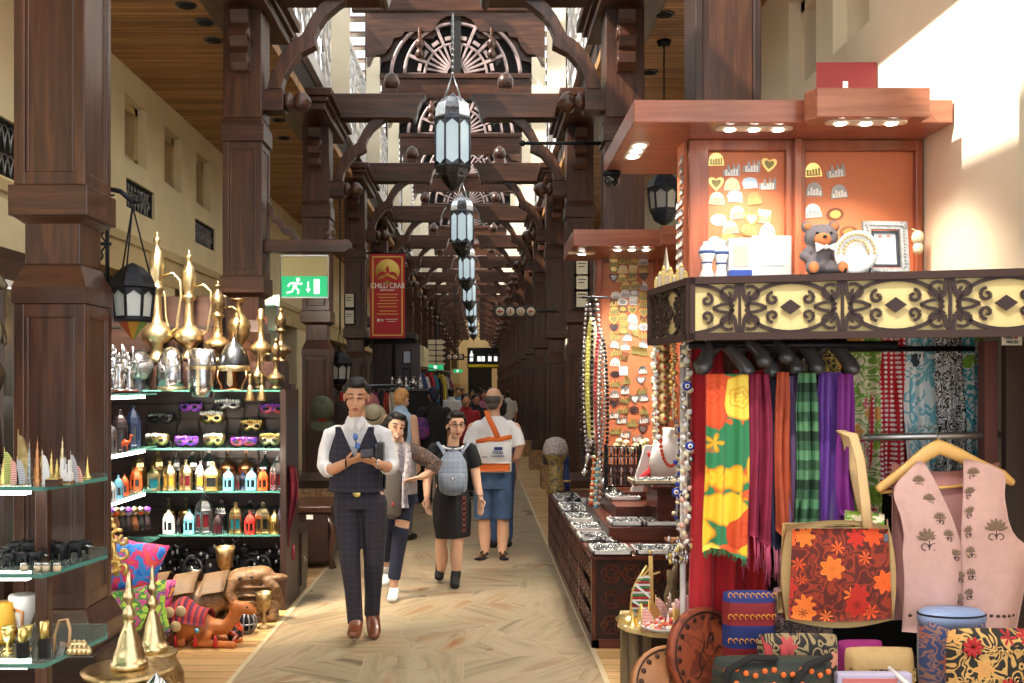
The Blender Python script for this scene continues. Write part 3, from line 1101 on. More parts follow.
for i,x in enumerate((250,262)):
 t=thing('hand_bell','small brass hand bell, the %s of the two hanging at the shelf edge'%('left','right')[i],'bell',P(x,401,7.62))
 MB().lathe([(.035,0),(.04,.01),(.03,.05),(.022,.10),(.012,.12),(0,.125)],seg=12).build('bell',BRASS_OLD,t)
 MB().lathe([(.008,.12),(.016,.15),(.008,.18),(.014,.2),(0,.21)],seg=8).build('handle',BRASS_OLD,t)
def helm_close(loc):
 t=thing('knight_helmet','steel close helmet with pointed visor at the left of the helmet row','helmet',loc)
 MB().lathe([(.085,0),(.1,.03),(.075,.075),(.085,.12),(.1,.2),(.095,.26),(.06,.315),(.015,.335),(0,.335)],seg=18,sx=1,sy=1.1).build('skull',STEEL_DK,t)
 MB().lathe([(.02,0),(.075,.04),(.1,.1),(.105,.15),(.09,.17)],(.01,-.035,.08),14,None,'z',True,1.1,1.0).build('visor',COPPER if 0 else PEWTER,t)
 MB().tube([(-.1,-.03,.26),(-.06,-.12,.245),(.02,-.15,.23),(.09,-.1,.24),(.1,0,.26)],.01,6).build('brow_edge',STEEL_DK,t)
 mb=MB()
 for i in range(4):
  mb.box(-.05+.035*i,-.04+.035*i,-.15,-.135,.12,.165)
 mb.build('breath_holes',BLACKM,t)
helm_close(P(139,393,7.68))
t=thing('knight_helmet','rounded engraved steel helmet with brass rim, second in the helmet row','helmet',P(171,391,7.7))
MB().lathe([(.105,.02),(.108,.1),(.105,.18),(.085,.27),(.05,.325),(.0,.345)],seg=20).build('skull',SILVER,t)
MB().lathe([(.105,0),(.112,.005),(.112,.025),(.105,.03)],seg=20).build('brass_rim',BRASS,t)
mb=MB().bar((0,-.112,.03),(0,-.10,.21),.012,.01);mb.bar((-.05,-.108,.15),(.05,-.108,.15),.012,.01)
mb.tube([(0,-.11,.12),(-.03,-.108,.19),(-.07,-.09,.2)],.006,5);mb.tube([(0,-.11,.12),(.03,-.108,.19),(.07,-.09,.2)],.006,5)
mb.build('cross_ornament',PEWTER,t)
t=thing('great_helm','shiny cylindrical great helm with a brass cross, third in the helmet row','helmet',P(202,397,7.64))
MB().lathe([(.09,0),(.105,.1),(.108,.21),(.1,.36),(.06,.372),(0,.375)],seg=22).build('skull',SILVER,t)
mb=MB()
for k in range(-7,8):
 a=-pi/2+k*.17;b=a+.17
 mb.box(-.012,.012,-.004,.004,.21,.235)if 0 else mb.bar((.11*cos(a),.11*sin(a),.222),(.11*cos(b),.11*sin(b),.222),.012,.026)
mb.bar((0,-.108,.02),(0,-.112,.21),.02,.01)
mb.build('brass_cross',BRASS,t)
MB().box(-.07,-.01,-.112,-.1,.236,.246).box(.01,.07,-.112,-.1,.236,.246).build('eye_slits',BLACKM,t)
t=thing('spiked_helmet','dark spiked helmet with gilt brow band and cheek guards, fourth in the helmet row','helmet',P(234,391,7.7))
MB().lathe([(.12,.17),(.118,.22),(.1,.29),(.06,.35),(.02,.385),(.012,.41),(0,.45)],seg=18).build('skull',STEEL_DK,t)
MB().lathe([(.118,.15),(.125,.155),(.124,.19),(.118,.195)],seg=18).build('brow_band',BRASS,t)
MB().prism([(-.018,.17),(.018,.17),(.022,.05),(0,.03),(-.022,.05)],'y',-.13,-.118).build('nose_guard',BRASS,t)
for s in(-1,1):
 MB().tube([(s*.105,-.04,.16),(s*.11,-.05,.1),(s*.085,-.06,.05),(s*.075,-.05,.01)],[(.03,.006)]*4,8,None,(0,1,0)).build('cheek_guard',COPPER,t)
MB().lathe([(.09,0),(.09,.012),(.03,.02),(.028,.15)],seg=14).build('stand',COPPER,t)
# pewter knights on the return shelf --------------------------------------
def knight(loc,h,label,k):
 t=thing('pewter_figurine',label,'figurine',loc,0,'pewter figurines on the top return shelf')
 mb=MB()
 mb.T=Matrix.Scale(h,4)
 mb.lathe([(.26,0),(.26,.05),(.2,.08)],seg=8)
 mb.lathe([(.2,.05),(.14,.2),(.1,.45),(.14,.62),(.06,.72)],seg=8)
 mb.sphere((0,0,.78),.08,None,8,6)
 mb.tube([(.12,0,.6),(.22,-.05,.5),(.24,-.08,.7),(.24,-.08,1.0)],.025,5)
 mb.tube([(-.12,0,.6),(-.2,-.06,.48),(-.1,-.12,.42)],.04,5)
 mb.lathe([(.03,.84),(.09,.9),(.02,.97),(0,1)],seg=6)
 mb.build('body',SILVER,t)
 MB().lathe([(.27*h,0),(.27*h,.05*h)],seg=8).build('base',plain('figurine_base%d'%k,C(*((110,50,34),(60,80,70))[k%2]),.5),t)
for k,(x,b,d,h)in enumerate([(107,391,6.6,.27),(113,388,6.9,.30),(119,392,6.6,.26),(124,389,6.9,.29),(129,392,6.7,.24)]):
 knight(P(x,b,d),h,'silver pewter figurine, %s of those at the left end of the top shelf'%('leftmost','second','middle','fourth','rightmost')[k],k)
def mask(loc,w,h,mat,trim,label,tilt=0.0):
 t=thing('carnival_mask',label,'mask',loc,0,'carnival masks on the second shelf')
 out=[]
 for k in range(24):
  a=2*pi*k/24
  x=cos(a)*.5*w
  sa,q=abs(sin(a)),abs(cos(a))
  z=.5*h*(sa**.6*(.62+.5*q+.35*math.exp(-(q*5)**2))if sin(a)>0 else-sa**.7*(1-.6*math.exp(-(q*3.6)**2)))+.16*h*q*q
  out.append((x,z))
 mb=MB()
 vs,fs=[],[]
 n=len(out)
 for lay,dy in((0,0.0),(1,-.012)):
  for ring,f in((0,1.0),(1,.62),(2,.25)):
   for(x,z)in out:
    X_,Z_=x*f,z*f
    vs.append((X_,dy+.25*X_*X_/w-.02*(1-f),Z_))
 for lay in(0,1):
  b=lay*3*n
  for r in(0,1):
   for i in range(n):
    j=(i+1)%n
    q=(b+r*n+i,b+r*n+j,b+(r+1)*n+j,b+(r+1)*n+i)
    fs.append(q if lay else q[::-1])
  fs.append(tuple(b+2*n+i for i in range(n))if lay else tuple(b+2*n+i for i in range(n))[::-1])
 for i in range(n):
  j=(i+1)%n
  fs.append((i,j,3*n+j,3*n+i))
 mb.add(vs,fs,None,True)
 mb.build('mask_face',mat,t)
 for s in(-1,1):
  MB().sphere((s*w*.22,-.03,.0),(w*.11,.012,h*.13),None,10,6).build('eye_hole',BLACKM,t)
 tr=MB()
 for k in range(9):
  x=(k-4)*w*.1
  tr.sphere((x,-.03+abs(x)*.1,h*(.4-.1*abs(k-4)/4)),(w*.05,.012,h*.13),trim,8,5)
 tr.lathe([(w*.07,0),(w*.05,.01),(0,.015)],(0,-.03,h*.3),8,trim,'-y')
 tr.build('ornament',trim,t)
 for s in(-1,1):
  MB().tube([(s*w*.48,.02,0),(s*w*.56,.02,-h*.3),(s*w*.5,.02,-h*1.0),(s*w*.58,.02,-h*1.5)],.006,4).build('ribbon',BLACKM,t)
GLIT_P=blotch('purple_blue_glitter',[C(40,40,160),C(110,50,190),C(200,90,200),C(40,110,200)],40,.3)
GLIT_R=blotch('red_purple_glitter',[C(150,30,60),C(200,80,60),C(110,50,150),C(60,60,170)],36,.3)
MD=7.93
mask_list=[(157,440,24,14,GOLD,CERAMIC,'gold mask with white brow, first of those standing on the mask shelf',7.75),(186.5,441.5,24,12,GLIT_P,GLIT_P,'purple and blue glitter mask standing on the mask shelf',7.75),(214,440,22,15,GOLD,CERAMIC,'gold and white mask standing in the middle of the mask shelf',7.75),(243.5,442,27,11,GLIT_R,GLIT_P,'red and blue glitter mask standing on the mask shelf',7.75),(270,440,22,15,BRASS,GOLD,'plain gold mask standing at the right end of the mask shelf',7.75),(161,419,28,12,BLACK,PEWTER,'black cat-shaped mask pinned at the upper left of the mask wall',MD),(190.7,407,23,12,GLIT_P,BLACK,'blue glitter mask with black ribbons pinned under the great helm',MD),(212,418,26,15,GOLD,CERAMIC,'gold mask pinned in the middle of the mask wall',MD),(228,405,29,13,PEWTER,CERAMIC,'silver mask with pale jewel pinned under the spiked helmet',MD),(252,426,25,15,BRASS_OLD,GOLD,'antique gold mask with jewelled brow pinned on the right of the mask wall',MD),(273,409,28,12,GLIT_R,GLIT_P,'red and purple glitter mask pinned at the upper right of the mask wall',MD)]
for x,y,w,h,m,tr,lb,d in mask_list:
 mask(P(x,y,d),w*d/1000,h*d/1000,m,tr,lb)
LC={'white':colour('white_enamel',236,236,238,.4),'blue':colour('sky_blue_enamel',120,190,214,.4),'orange':colour('orange_enamel',226,92,40,.4),'red':colour('red_enamel',220,60,48,.4),'dark':colour('dark_enamel',50,36,38,.4),'navy':colour('navy_enamel',40,52,84,.4),'lilac':colour('lilac_enamel',176,160,190,.4),'gold':BRASS,'pale gold':GOLD,'bronze':BRASS_OLD,'silver':SILVER,'pewter':PEWTER,'copper':COPPER}
PANE={'teal':colour('teal_pane',20,96,110,.15),'wine':colour('wine_pane',90,26,34,.15),'amber':colour('amber_pane',190,130,40,.15),'dark':colour('dark_pane',30,34,34,.15)}
def small_lantern(loc,h,w,col,pane,label,style='hex'):
 t=thing('table_lantern',label,'lantern',loc,0,'little lanterns on the shelves')
 m=LC[col]
 n={'hex':6,'square':4,'onion':10,'mesh':12}[style]
 a0=pi/4 if n==4 else pi/n if n==6 else 0
 r=w/2 if n!=4 else w/2*1.3
 hb=h*(.58 if style!='onion' else .45)
 fr=MB().lathe([(r,0),(r*1.06,h*.02),(r*1.06,h*.05),(r*.95,h*.07)],seg=n,smooth=False,a0=a0)
 for k in range(n):
  a=a0+2*pi*k/n
  fr.bar((r*.93*cos(a),r*.93*sin(a),h*.05),(r*.93*cos(a),r*.93*sin(a),hb),r*.22,r*.22)
  b=a+2*pi/n
  for z in(h*.12,hb-h*.05):
   fr.bar((r*.9*cos(a),r*.9*sin(a),z),(r*.9*cos(b),r*.9*sin(b),z),r*.1,h*.09)
 fr.lathe([(r*.95,hb-.02*h),(r*1.1,hb),(r*1.05,hb+.03*h)],seg=n,smooth=False,a0=a0)
 fr.build('frame',m,t)
 MB().lathe([(r*.84,h*.05),(r*.84,hb)],seg=n,smooth=False,a0=a0).build('pane',PANE[pane],t)
 if style=='onion':
  pr=[(r*1.05,hb),(r*1.15,hb+h*.08),(r*1.0,hb+h*.17),(r*.5,hb+h*.26),(r*.22,hb+h*.34),(r*.15,hb+h*.44),(0,h*.92)]
 else:
  pr=[(r*1.02,hb+.02*h),(r*.95,hb+.12*h),(r*.66,hb+.22*h),(r*.3,hb+.29*h),(r*.2,hb+.33*h),(0,hb+.34*h)]
 MB().lathe(pr,seg=n if n!=4 else 4,smooth=style=='onion',a0=a0).build('dome',m,t)
 MB().tube([(r*.2*cos(2*pi*k/10),0,h*.955+r*.2*sin(2*pi*k/10))for k in range(10)],r*.06,5,closed=True).build('ring',m,t)
ROW3,ROW4='lantern shelf','lowest glass shelf'
LN=[(109.6,471.5,496,11.5,'white','dark','hex',6.55,'white lantern at the left end of the return shelf'),(118.4,470,494,9,'blue','dark','hex',6.75,'sky blue lantern next to the white one on the return shelf'),(124.5,470,492,8,'orange','dark','hex',6.95,'orange lantern behind the blue one on the return shelf'),(136,467,490,11,'orange','dark','hex',7.35,'orange lantern in the corner of the lantern shelf'),(139,451,487,13,'bronze','amber','hex',7.85,'tall bronze lantern behind the orange one in the corner'),(155,463,488,13,'gold','teal','square',7.66,'square brass lantern with a teal pane, left on the lantern shelf'),(158,450,487,13,'bronze','dark','hex',7.87,'bronze lantern behind the square brass one'),(169.7,458,488,12.5,'gold','amber','hex',7.66,'brass lantern right of the square teal-paned one'),(175.5,451,487,12,'pewter','dark','hex',7.87,'pewter lantern in the back row, between two brass ones'),(185.8,457,488,12.5,'gold','wine','hex',7.66,'brass lantern with dark red panes on the lantern shelf'),(192,451,487,13,'silver','dark','hex',7.87,'silver lantern in the back row left of the slim silver one'),(200.7,457,487,8.5,'silver','amber','square',7.66,'slim silver lantern with amber panes on the lantern shelf'),(209,449,487,14,'silver','dark','hex',7.87,'large silver lantern behind the pale yellow one'),(212.7,461,489,13.5,'pale gold','dark','square',7.64,'pale yellow square lantern with a small dark pane'),(228.4,467,489,10.5,'blue','dark','hex',7.66,'left of the two sky blue lanterns in the middle of the shelf'),(227.6,449,487,14,'copper','dark','onion',7.87,'copper onion-domed lantern behind the left blue one'),(246,449,487,14,'copper','dark','onion',7.87,'copper onion-domed lantern behind the right blue one'),(237,470,488,7,'dark','wine','hex',7.7,'small dark red-brown lantern between the two blue ones'),(243,468,488,7,'navy','dark','square',7.74,'small navy lantern just left of the right blue one'),(251.4,467,489,11,'blue','dark','hex',7.66,'right of the two sky blue lanterns in the middle of the shelf'),(263,467,489,10.5,'orange','dark','hex',7.66,'orange lantern near the right end of the lantern shelf'),(265,450,487,15,'silver','dark','onion',7.87,'silver onion-domed lantern behind the orange one'),(276.8,454,488,13,'silver','wine','hex',7.66,'silver lantern with red and green panes at the right end'),(283.5,471,488,6,'orange','dark','hex',7.8,'orange lantern half hidden at the far right end of the shelf'),(169,498,530,13,'bronze','dark','onion',7.87,'bronze onion-domed lantern behind the white one on the lowest shelf'),(186,498,530,13,'bronze','dark','onion',7.87,'bronze onion-domed lantern behind the blue one on the lowest shelf'),(168.6,508,532,11,'white','dark','hex',7.66,'white lantern at the left of the lowest shelf'),(178,514,531,7,'dark','dark','hex',7.72,'small dark lantern between the white and blue ones below'),(189.4,508,532,11,'blue','dark','hex',7.66,'sky blue lantern on the lowest shelf'),(203.8,491,531,17,'pewter','wine','hex',7.7,'large pewter lantern with dark red panes on the lowest shelf'),(217.6,510,531,8.5,'dark','wine','hex',7.64,'dark brown lantern right of the large pewter one'),(221.5,500,530,11,'silver','dark','square',7.84,'silver square lantern behind the dark brown one'),(235.8,500,531,13,'bronze','teal','hex',7.68,'bronze lantern with small dark panes on the lowest shelf'),(250,500,530,13,'silver','dark','hex',7.86,'silver lantern behind the small red one'),(250,509,532,10,'red','dark','hex',7.64,'small bright red lantern on the lowest shelf'),(263,500,531,15,'gold','dark','hex',7.68,'wide brass lantern right of the red one'),(274.5,507,531,8.5,'pale gold','dark','mesh',7.64,'pale gold pierced cylinder lantern near the right end below'),(279.5,506,529,7,'lilac','dark','hex',7.8,'lilac lantern at the right end of the lowest shelf')]
for x,a,b,w,c_,pn,st,d,lb in LN:
 z=SH[4]if b>515 else(SH[3]if d>7.5 else .92)
 q=P(x,b,d)
 q.z=z
 small_lantern(q,(b-a)*d/1000,w*d/1000,c_,pn,lb,st)
for k,(x,d,h,w)in enumerate([(120,6.8,.29,.10),(133,7.3,.31,.1),(108,6.6,.26,.11)]):
 q=P(x,450,d);q.z=1.235
 small_lantern(q,h,w,('dark','navy','pewter')[k],'dark','dark tall lantern on the return shelf beside the mask wall, %s'%('behind the orange camel','nearest the masks','at the far left')[k],'hex' if k<2 else 'onion')
def camel_small(loc,h,mat,label,name='camel_figurine'):
 t=thing(name,label,'figurine',loc)
 mb=MB();mb.T=Matrix.Scale(h,4)
 mb.sphere((0,0,.52),(.2,.1,.13),None,10,8)
 mb.sphere((-.02,0,.64),(.09,.07,.1),None,8,6)
 mb.tube([(.15,0,.52),(.25,0,.58),(.24,0,.78),(.26,0,.9)],[.07,.06,.045,.05],8,rnd=True)
 mb.tube([(.25,0,.9),(.38,0,.86)],[.06,.04],8,rnd=True)
 for sx in(-.13,.12):
  for sy in(-.05,.05):
   mb.tube([(sx,sy,.48),(sx,sy,.25),(sx+.01,sy,0)],[.05,.03,.03],6)
 mb.build('body',mat,t,remesh=.008,smooth=2)
q=P(125,450,6.6);q.z=1.235
camel_small(q,.14,LC['orange'],'small orange camel figurine on the return shelf below the knights')
# dolls and gilt mask in the lower left corner
for k in range(8):
 x,y,d=103+6.2*k,533-.5*k,6.6+.1*k
 q=P(x,y,d)
 t=thing('costume_doll','tiny dark doll with colourful head scarf, %s in the row at the lower left'%('first','second','third','fourth','fifth','sixth','seventh','eighth')[k],'doll',q,0,'costume dolls on the lower return shelf')
 MB().lathe([(.035,0),(.03,.05),(.022,.09),(.012,.11)],seg=10).build('robe',(BLACKM,LC['dark'],plain('robe%d'%k,C(120,70,30),.8))[k%3],t)
 mb=MB().sphere((0,0,.135),.03,None,10,8);mb.build('head',(LC['lilac'],SILVER,LC['orange'],GOLD)[k%4],t)
 MB().lathe([(.034,.135),(.03,.16),(0,.172)],seg=10).build('scarf',(PEWTER,GLIT_P,BRASS_OLD)[k%3],t)
tag(MB().box(-2.99,-2.4,6.5,7.5,.545,.557).build('corner_shelf',GLASS_EDGE2),'short glass shelf carrying the row of costume dolls','shelf')
t=thing('gilt_scroll_ornament','gilded pierced ornament of curling leaves above the bright cushions','ornament',P(115,562,6.2)-Vector((0,0,.085)))
mb=MB()
for k,(x,z,r,a)in enumerate([(-.05,.28,.06,0),(.02,.24,.05,1),(-.04,.17,.06,2),(.05,.14,.05,3),(0,.07,.05,4),(.05,.05,.04,5),(-.02,.32,.03,1),(.06,.22,.035,2)]):
 mb.tube([(x+r*(1-j*.09)*cos(a+j*.7),-.01*(k%3),z+r*(1-j*.09)*sin(a+j*.7))for j in range(9)],[(.022,.012)]*9,6,None,(0,1,0))
mb.tube([(-.06,0,.3),(-.01,0,.2),(0,0,.08),(.01,0,0)],.018,6)
mb.build('scrollwork',GOLD,t)
# black model motorcycles on the plinth
def motorbike(loc,s,rz,label):
 t=thing('model_motorcycle',label,'model',loc,rz,'black metal models on the plinth')
 for x in(-.6,.6):
  w=MB().tube([(x*s+.28*s*cos(2*pi*k/14),0,.28*s+.28*s*sin(2*pi*k/14))for k in range(14)],.055*s,6,closed=True)
  for k in range(6):
   a=pi*k/6
   w.bar((x*s-.26*s*cos(a),0,.28*s-.26*s*sin(a)),(x*s+.26*s*cos(a),0,.28*s+.26*s*sin(a)),.015*s,.015*s)
  w.build('wheel',BLACK_IRON,t)
 mb=MB()
 mb.tube([(-.6*s,0,.28*s),(-.2*s,0,.5*s),(.3*s,0,.62*s),(.45*s,0,.8*s)],.05*s,6)
 mb.tube([(.6*s,0,.28*s),(.42*s,0,.85*s)],.04*s,6)
 mb.sphere((.12*s,0,.68*s),(.22*s,.1*s,.12*s));mb.sphere((-.25*s,0,.6*s),(.24*s,.1*s,.06*s))
 mb.box(-.15*s,.2*s,-.1*s,.1*s,.2*s,.5*s)
 mb.build('chassis',BLACK_IRON,t)
 mb=MB().tube([(.4*s,-.25*s,.95*s),(.44*s,0,.85*s),(.4*s,.25*s,.95*s)],.025*s,5)
 for q in((-.6,.3),(.6,.3),(0,.35),(-.3,.62),(.15,.78),(-.45,.45),(.4,.5),(-.1,.55)):
  mb.sphere((q[0]*s,-.1*s,q[1]*s),.05*s,None,8,6)  # loose chrome balls added only for their sparkle
 mb.sphere((.52*s,0,.75*s),.08*s);mb.tube([(-.1*s,.1*s,.3*s),(-.8*s,.12*s,.3*s)],.04*s,6)
 mb.build('chrome_fittings',CHROME,t)
for k,(x,s,rz,lb)in enumerate([(160,.16,.5,'black model motorcycle at the left end of the plinth'),(187,.17,2.6,'black model motorcycle second from the left on the plinth'),(210,.2,.3,'large black model motorcycle behind the carved saddle'),(247,.2,2.9,'black model motorcycle behind the wooden carving, third from the right'),(266,.17,.2,'black model motorcycle at the right end of the plinth')]):
 q=P(x,580,7.7);q.z=.19
 motorbike(q,s*1.25,rz,lb)
 bpy.data.objects[sorted(n for n in bpy.data.objects.keys()if n.startswith('model_motorcycle'))[-1]].scale=(.9,1,1.35)
CARVED=blotch('carved_brown_wood',[C(96,66,40),C(134,98,62),C(112,80,50),C(150,114,74)],9,.5)
LEATH=plain('tan_leather',C(104,78,52),.6,var=.2,scale=14,bump=.15)
t=thing('camel_saddle','brown carved camel saddle with leather flaps on the shop floor','saddle',(-2.10,7.15,0),.12)
MB().tube([(-.34,0,.2),(-.28,0,.24),(0,0,.26),(.28,0,.24),(.34,0,.2)],[.10,.19,.21,.19,.1],16,rnd=True).build('barrel',CARVED,t)
for x0,ti in((-.26,.2),(-.02,.16),(.22,.1)):
 def flap(u,v,x0=x0,ti=ti):
  a=pi*(.15+.75*v)
  return(x0+(u-.5)*.2+.03*sin(a),-.235*cos(a)*1.02,.26+.235*sin(a)+.05*(1-abs(2*v-1))+.04*u)
 MB().grid(flap,4,12,None,.012).build('flap',LEATH,t)
MB().box(-.3,.3,-.16,.16,0,.06).build('foot',CARVED,t)
t.scale=(.86,1,.62)
t=thing('leather_chest','small red-brown leather chest on top of the saddle','chest',(-2.22,6.80,.16),.35)
MB().box(-.12,.12,-.08,.08,0,.14).build('body',plain('red_brown_leather',C(122,56,36),.5),t,.015)
MB().box(-.125,.125,-.085,.085,.13,.16).build('lid',plain('green_lid',C(70,84,62),.5),t,.012)
vessel('brass_goblet','brass goblet standing behind the carved saddle, with a wide bowl','goblet',GOBLET,.34,.075,BRASS_OLD,(P(225,560,7.45).x,7.45,.15),0,0)
MB().box(-1.98,-1.82,7.38,7.515,0,.15).build('wooden_block',CARVED)
tag(bpy.data.objects['wooden_block'],'wooden block under the wide brass goblet','block')
vessel('brass_goblet','narrow brass goblet on the floor before the wooden carving','goblet',GOBLET,.25,.06,BRASS_OLD,(P(264,630,6.95).x,6.95,0),0,0)
t=thing('wooden_carving','stacked brown wooden carving of an elephant head and figures','carving',(P(252,625,7.15).x,7.2,0),.1)
mb=MB()
mb.sphere((0,0,.16),(.14,.12,.16));mb.sphere((-.06,-.02,.42),(.13,.11,.1));mb.sphere((.05,0,.44),(.1,.09,.09));mb.sphere((-.02,0,.3),(.15,.11,.1))
mb.tube([(-.12,-.08,.42),(-.16,-.12,.3),(-.1,-.15,.18),(-.02,-.14,.1)],[.05,.045,.035,.025],8,rnd=True)
mb.tube([(.1,-.05,.4),(.16,-.08,.34),(.18,-.06,.2),(.14,-.1,.05)],[.05,.04,.04,.03],8,rnd=True)
mb.sphere((.17,-.03,.42),(.08,.06,.035));mb.box(-.15,.17,-.1,.1,0,.06)
for z in(.14,.2,.26,.34):
 mb.tube([(-.14,-.08,z),(0,-.13,z+.01),(.13,-.08,z)],.016,6)
mb.build('carved_body',CARVED,t,remesh=.012,smooth=2)
t.scale=(1,1,.74)
MB().sphere((-.08,-.13,.44),.014).sphere((.0,-.125,.45),.014).build('eyes',BLACK,t)
# orange kneeling camel
CAM_M=plain('orange_brown_leather',C(190,108,48),.45,var=.15,scale=14)
REDW=bands('red_woven_cloth',[C(160,32,40),C(190,60,50),C(120,20,34),C(60,40,80)],'x',26)
t=thing('toy_camel','kneeling orange leather camel with a red saddle cloth and tassels','toy camel',(P(195,640,6.5).x,6.5,0),-.05)
mb=MB()
mb.sphere((-.05,0,.13),(.19,.1,.1),None,14,10);mb.sphere((-.08,0,.22),(.09,.07,.08),None,10,8)
mb.tube([(.1,0,.12),(.2,0,.12),(.25,0,.17),(.28,0,.24)],[.06,.05,.042,.045],10,rnd=True)
mb.tube([(.27,0,.25),(.33,0,.245),(.37,0,.23)],[.045,.042,.034],10,rnd=True)
for sy in(-.07,.07):
 mb.tube([(.1,sy,.08),(.02,sy,.03),(.2,sy,.025),(.27,sy,.02)],[.035,.03,.024,.026],8,rnd=True)
 mb.tube([(-.16,sy,.08),(-.22,sy,.03),(-.06,sy,.025)],[.045,.03,.024],8,rnd=True)
mb.tube([(.25,-.03,.28),(.235,-.045,.31)],[.014,.004],6);mb.tube([(.25,.03,.28),(.235,.045,.31)],[.014,.004],6)
mb.build('body',CAM_M,t,remesh=.008,smooth=3)
def sc(u,v):
 a=pi*(.08+.84*v)
 return(-.2+.3*u,-.112*cos(a)*1.03,.12+.12*sin(a)+.075*math.exp(-((u-.42)*4)**2)*sin(a))
MB().grid(sc,12,14,None,.006).build('saddle_cloth',REDW,t)
for i,(x,z)in enumerate(((-.13,.235),(-.05,.245),(-.08,.15))):
 MB().lathe([(.03,-.012),(.036,0),(.03,.012),(0,.014)],(x,-.115-.01*i,z),12,None,'-y').build('disc',plain('straw_disc%d'%i,C(206,178,130),.7),t)
for i,x in enumerate((-.2,-.09,.04,.17)):
 MB().lathe([(.018,0),(.012,.05),(.004,.07)],(x,-.115,.02),8).build('tassel',RED_M,t)
MB().lathe([(.014,-.003),(.017,0),(0,.006)],(.05,-.115,.12),10,None,'-y').build('blue_charm',LC['blue'],t)
MB().sphere((.352,-.03,.255),.007).build('eye',BLACK,t)
t=thing('painted_bottle','black bottle painted with orange and white figures beside the camel','bottle',(P(235,642,6.58).x,6.58,0))
MB().lathe([(.05,0),(.055,.02),(.055,.09),(.03,.13),(.022,.16),(.026,.17),(.02,.2),(0,.21)],seg=14).build('body',blotch('painted_black_glass',[C(26,26,30),C(30,28,30),C(220,80,34),C(232,228,220)],24,.3),t)
t=thing('filigree_ball','grey pierced metal ball on the floor by the narrow goblet','ornament',(P(246,632,6.8).x,6.8,.075))
mb=MB().sphere((0,0,0),.058,BLACKM,12,8)
for k in range(6):
 a=pi*k/6
 mb.tube([(.075*cos(b)*cos(a),.075*cos(b)*sin(a),.075*sin(b))for b in[2*pi*j/16 for j in range(16)]],.006,4,PEWTER,closed=True)
mb.tube([(.076*cos(b),.076*sin(b),0)for b in[2*pi*j/16 for j in range(16)]],.006,4,PEWTER,closed=True)
mb.build('pierced_shell',PEWTER,t)
# cushions ---------------------------------------------------------------------
CUSH_A=blotch('blue_pink_floral',[C(36,110,210),C(60,140,220),C(226,60,130),C(236,90,80),C(60,160,90)],9,.8,1.5)
CUSH_B=blotch('lime_floral',[C(150,200,60),C(190,214,80),C(70,140,70),C(214,90,140),C(60,90,160)],12,.8,1.5)
CUSH_C=blotch('magenta_floral',[C(200,50,120),C(220,90,140),C(120,40,110),C(230,160,60)],10,.8,1.5)
def cushion(name,loc,w,h,th,mat,label,rot):
 def top(u,v,s=1):
  x,z=u-.5,v-.5
  pin=1-.12*(abs(2*x)**4)*(1-abs(2*z))-.12*(abs(2*z)**4)*(1-abs(2*x))
  e=max(0,(1-abs(2*x)**3)*(1-abs(2*z)**3))**.6
  return(x*w*pin,-s*th*.5*e,z*h*pin+h/2)
 mb=MB().grid(lambda u,v:top(u,v,1),16,16)
 mb.grid(lambda u,v:top(1-u,v,-1),16,16)
 o=mb.build(name,mat,None)
 o.location=loc
 o.rotation_euler=rot
 return tag(o,label,'cushion','bright cushions beside the column')
cushion('cushion',(P(118,600,6.3).x,6.35,.36),.42,.36,.15,CUSH_A,'blue cushion with pink flowers propped above the lime green one',(-.25,.25,.2))
cushion('cushion',(P(132,640,6.0).x,6.1,.14),.40,.34,.15,CUSH_B,'lime green flowered cushion under the blue one',(-.5,-.2,.1))
cushion('cushion',(P(112,640,6.0).x,6.45,.1),.42,.34,.15,CUSH_C,'magenta flowered cushion half hidden behind the lime one',(-.3,.1,.3))
MB().box(-2.75,-1.95,5.95,6.7,0,.12).build('low_bench',WOOD_DK,None,.01)
tag(bpy.data.objects['low_bench'],'low dark wooden bench carrying the bright cushions','bench')
# big brass censers at the front -------------------------------------------------
CENS=[(.0,.0),(.088,.0),(.092,.012),(.088,.03),(.078,.035),(.074,.07),(.06,.10),(.052,.135),(.035,.175),(.022,.205),(.02,.225),(.032,.245),(.026,.27),(.014,.285),(.013,.30),(.028,.325),(.026,.345),(.014,.36),(.016,.38),(.012,.41),(.008,.44),(0,.455)]
def censer(loc,s,label):
 t=thing('brass_censer_lid',label,'brass ornament',loc)
 MB().lathe([(r*s*.95,z*s)for r,z in CENS[:11]],seg=28).build('cone',BRASS,t)
 MB().lathe([(r*s,z*s)for r,z in CENS[10:]],seg=16).build('finial',BRASS,t)
t=thing('brass_pot','large round brass pot at the lower left edge, carrying a pointed lid','pot',(P(125,683,4.3).x,4.35,0))
MB().lathe([(.1,0),(.16,.04),(.21,.16),(.215,.26),(.19,.36),(.155,.41),(.19,.43),(.2,.45),(.16,.455),(0,.455)],seg=28).build('body',BRASS_OLD,t)
MB().tube([(.17,-.06,.36),(.24,-.08,.40),(.26,-.08,.34),(.24,-.06,.24),(.2,-.04,.2)],.016,8).build('handle',BRASS,t)
censer((P(125,672,4.3).x,4.35,.456),.92,'pointed brass censer lid with spire, in front')
t=thing('brass_pot','smaller brass pot behind the large one at the lower left','pot',(P(149,683,4.9).x,4.95,0))
MB().lathe([(.08,0),(.13,.04),(.16,.14),(.15,.26),(.11,.34),(.125,.36),(.11,.37),(0,.37)],seg=24).build('body',BRASS_OLD,t)
censer((P(149,650,4.9).x,4.95,.371),.93,'pointed brass censer lid with slender spire, behind')
t=thing('silver_jug','silver lidded jug with curved handle at the bottom left','jug',(P(160,683,4.2).x,4.15,0))
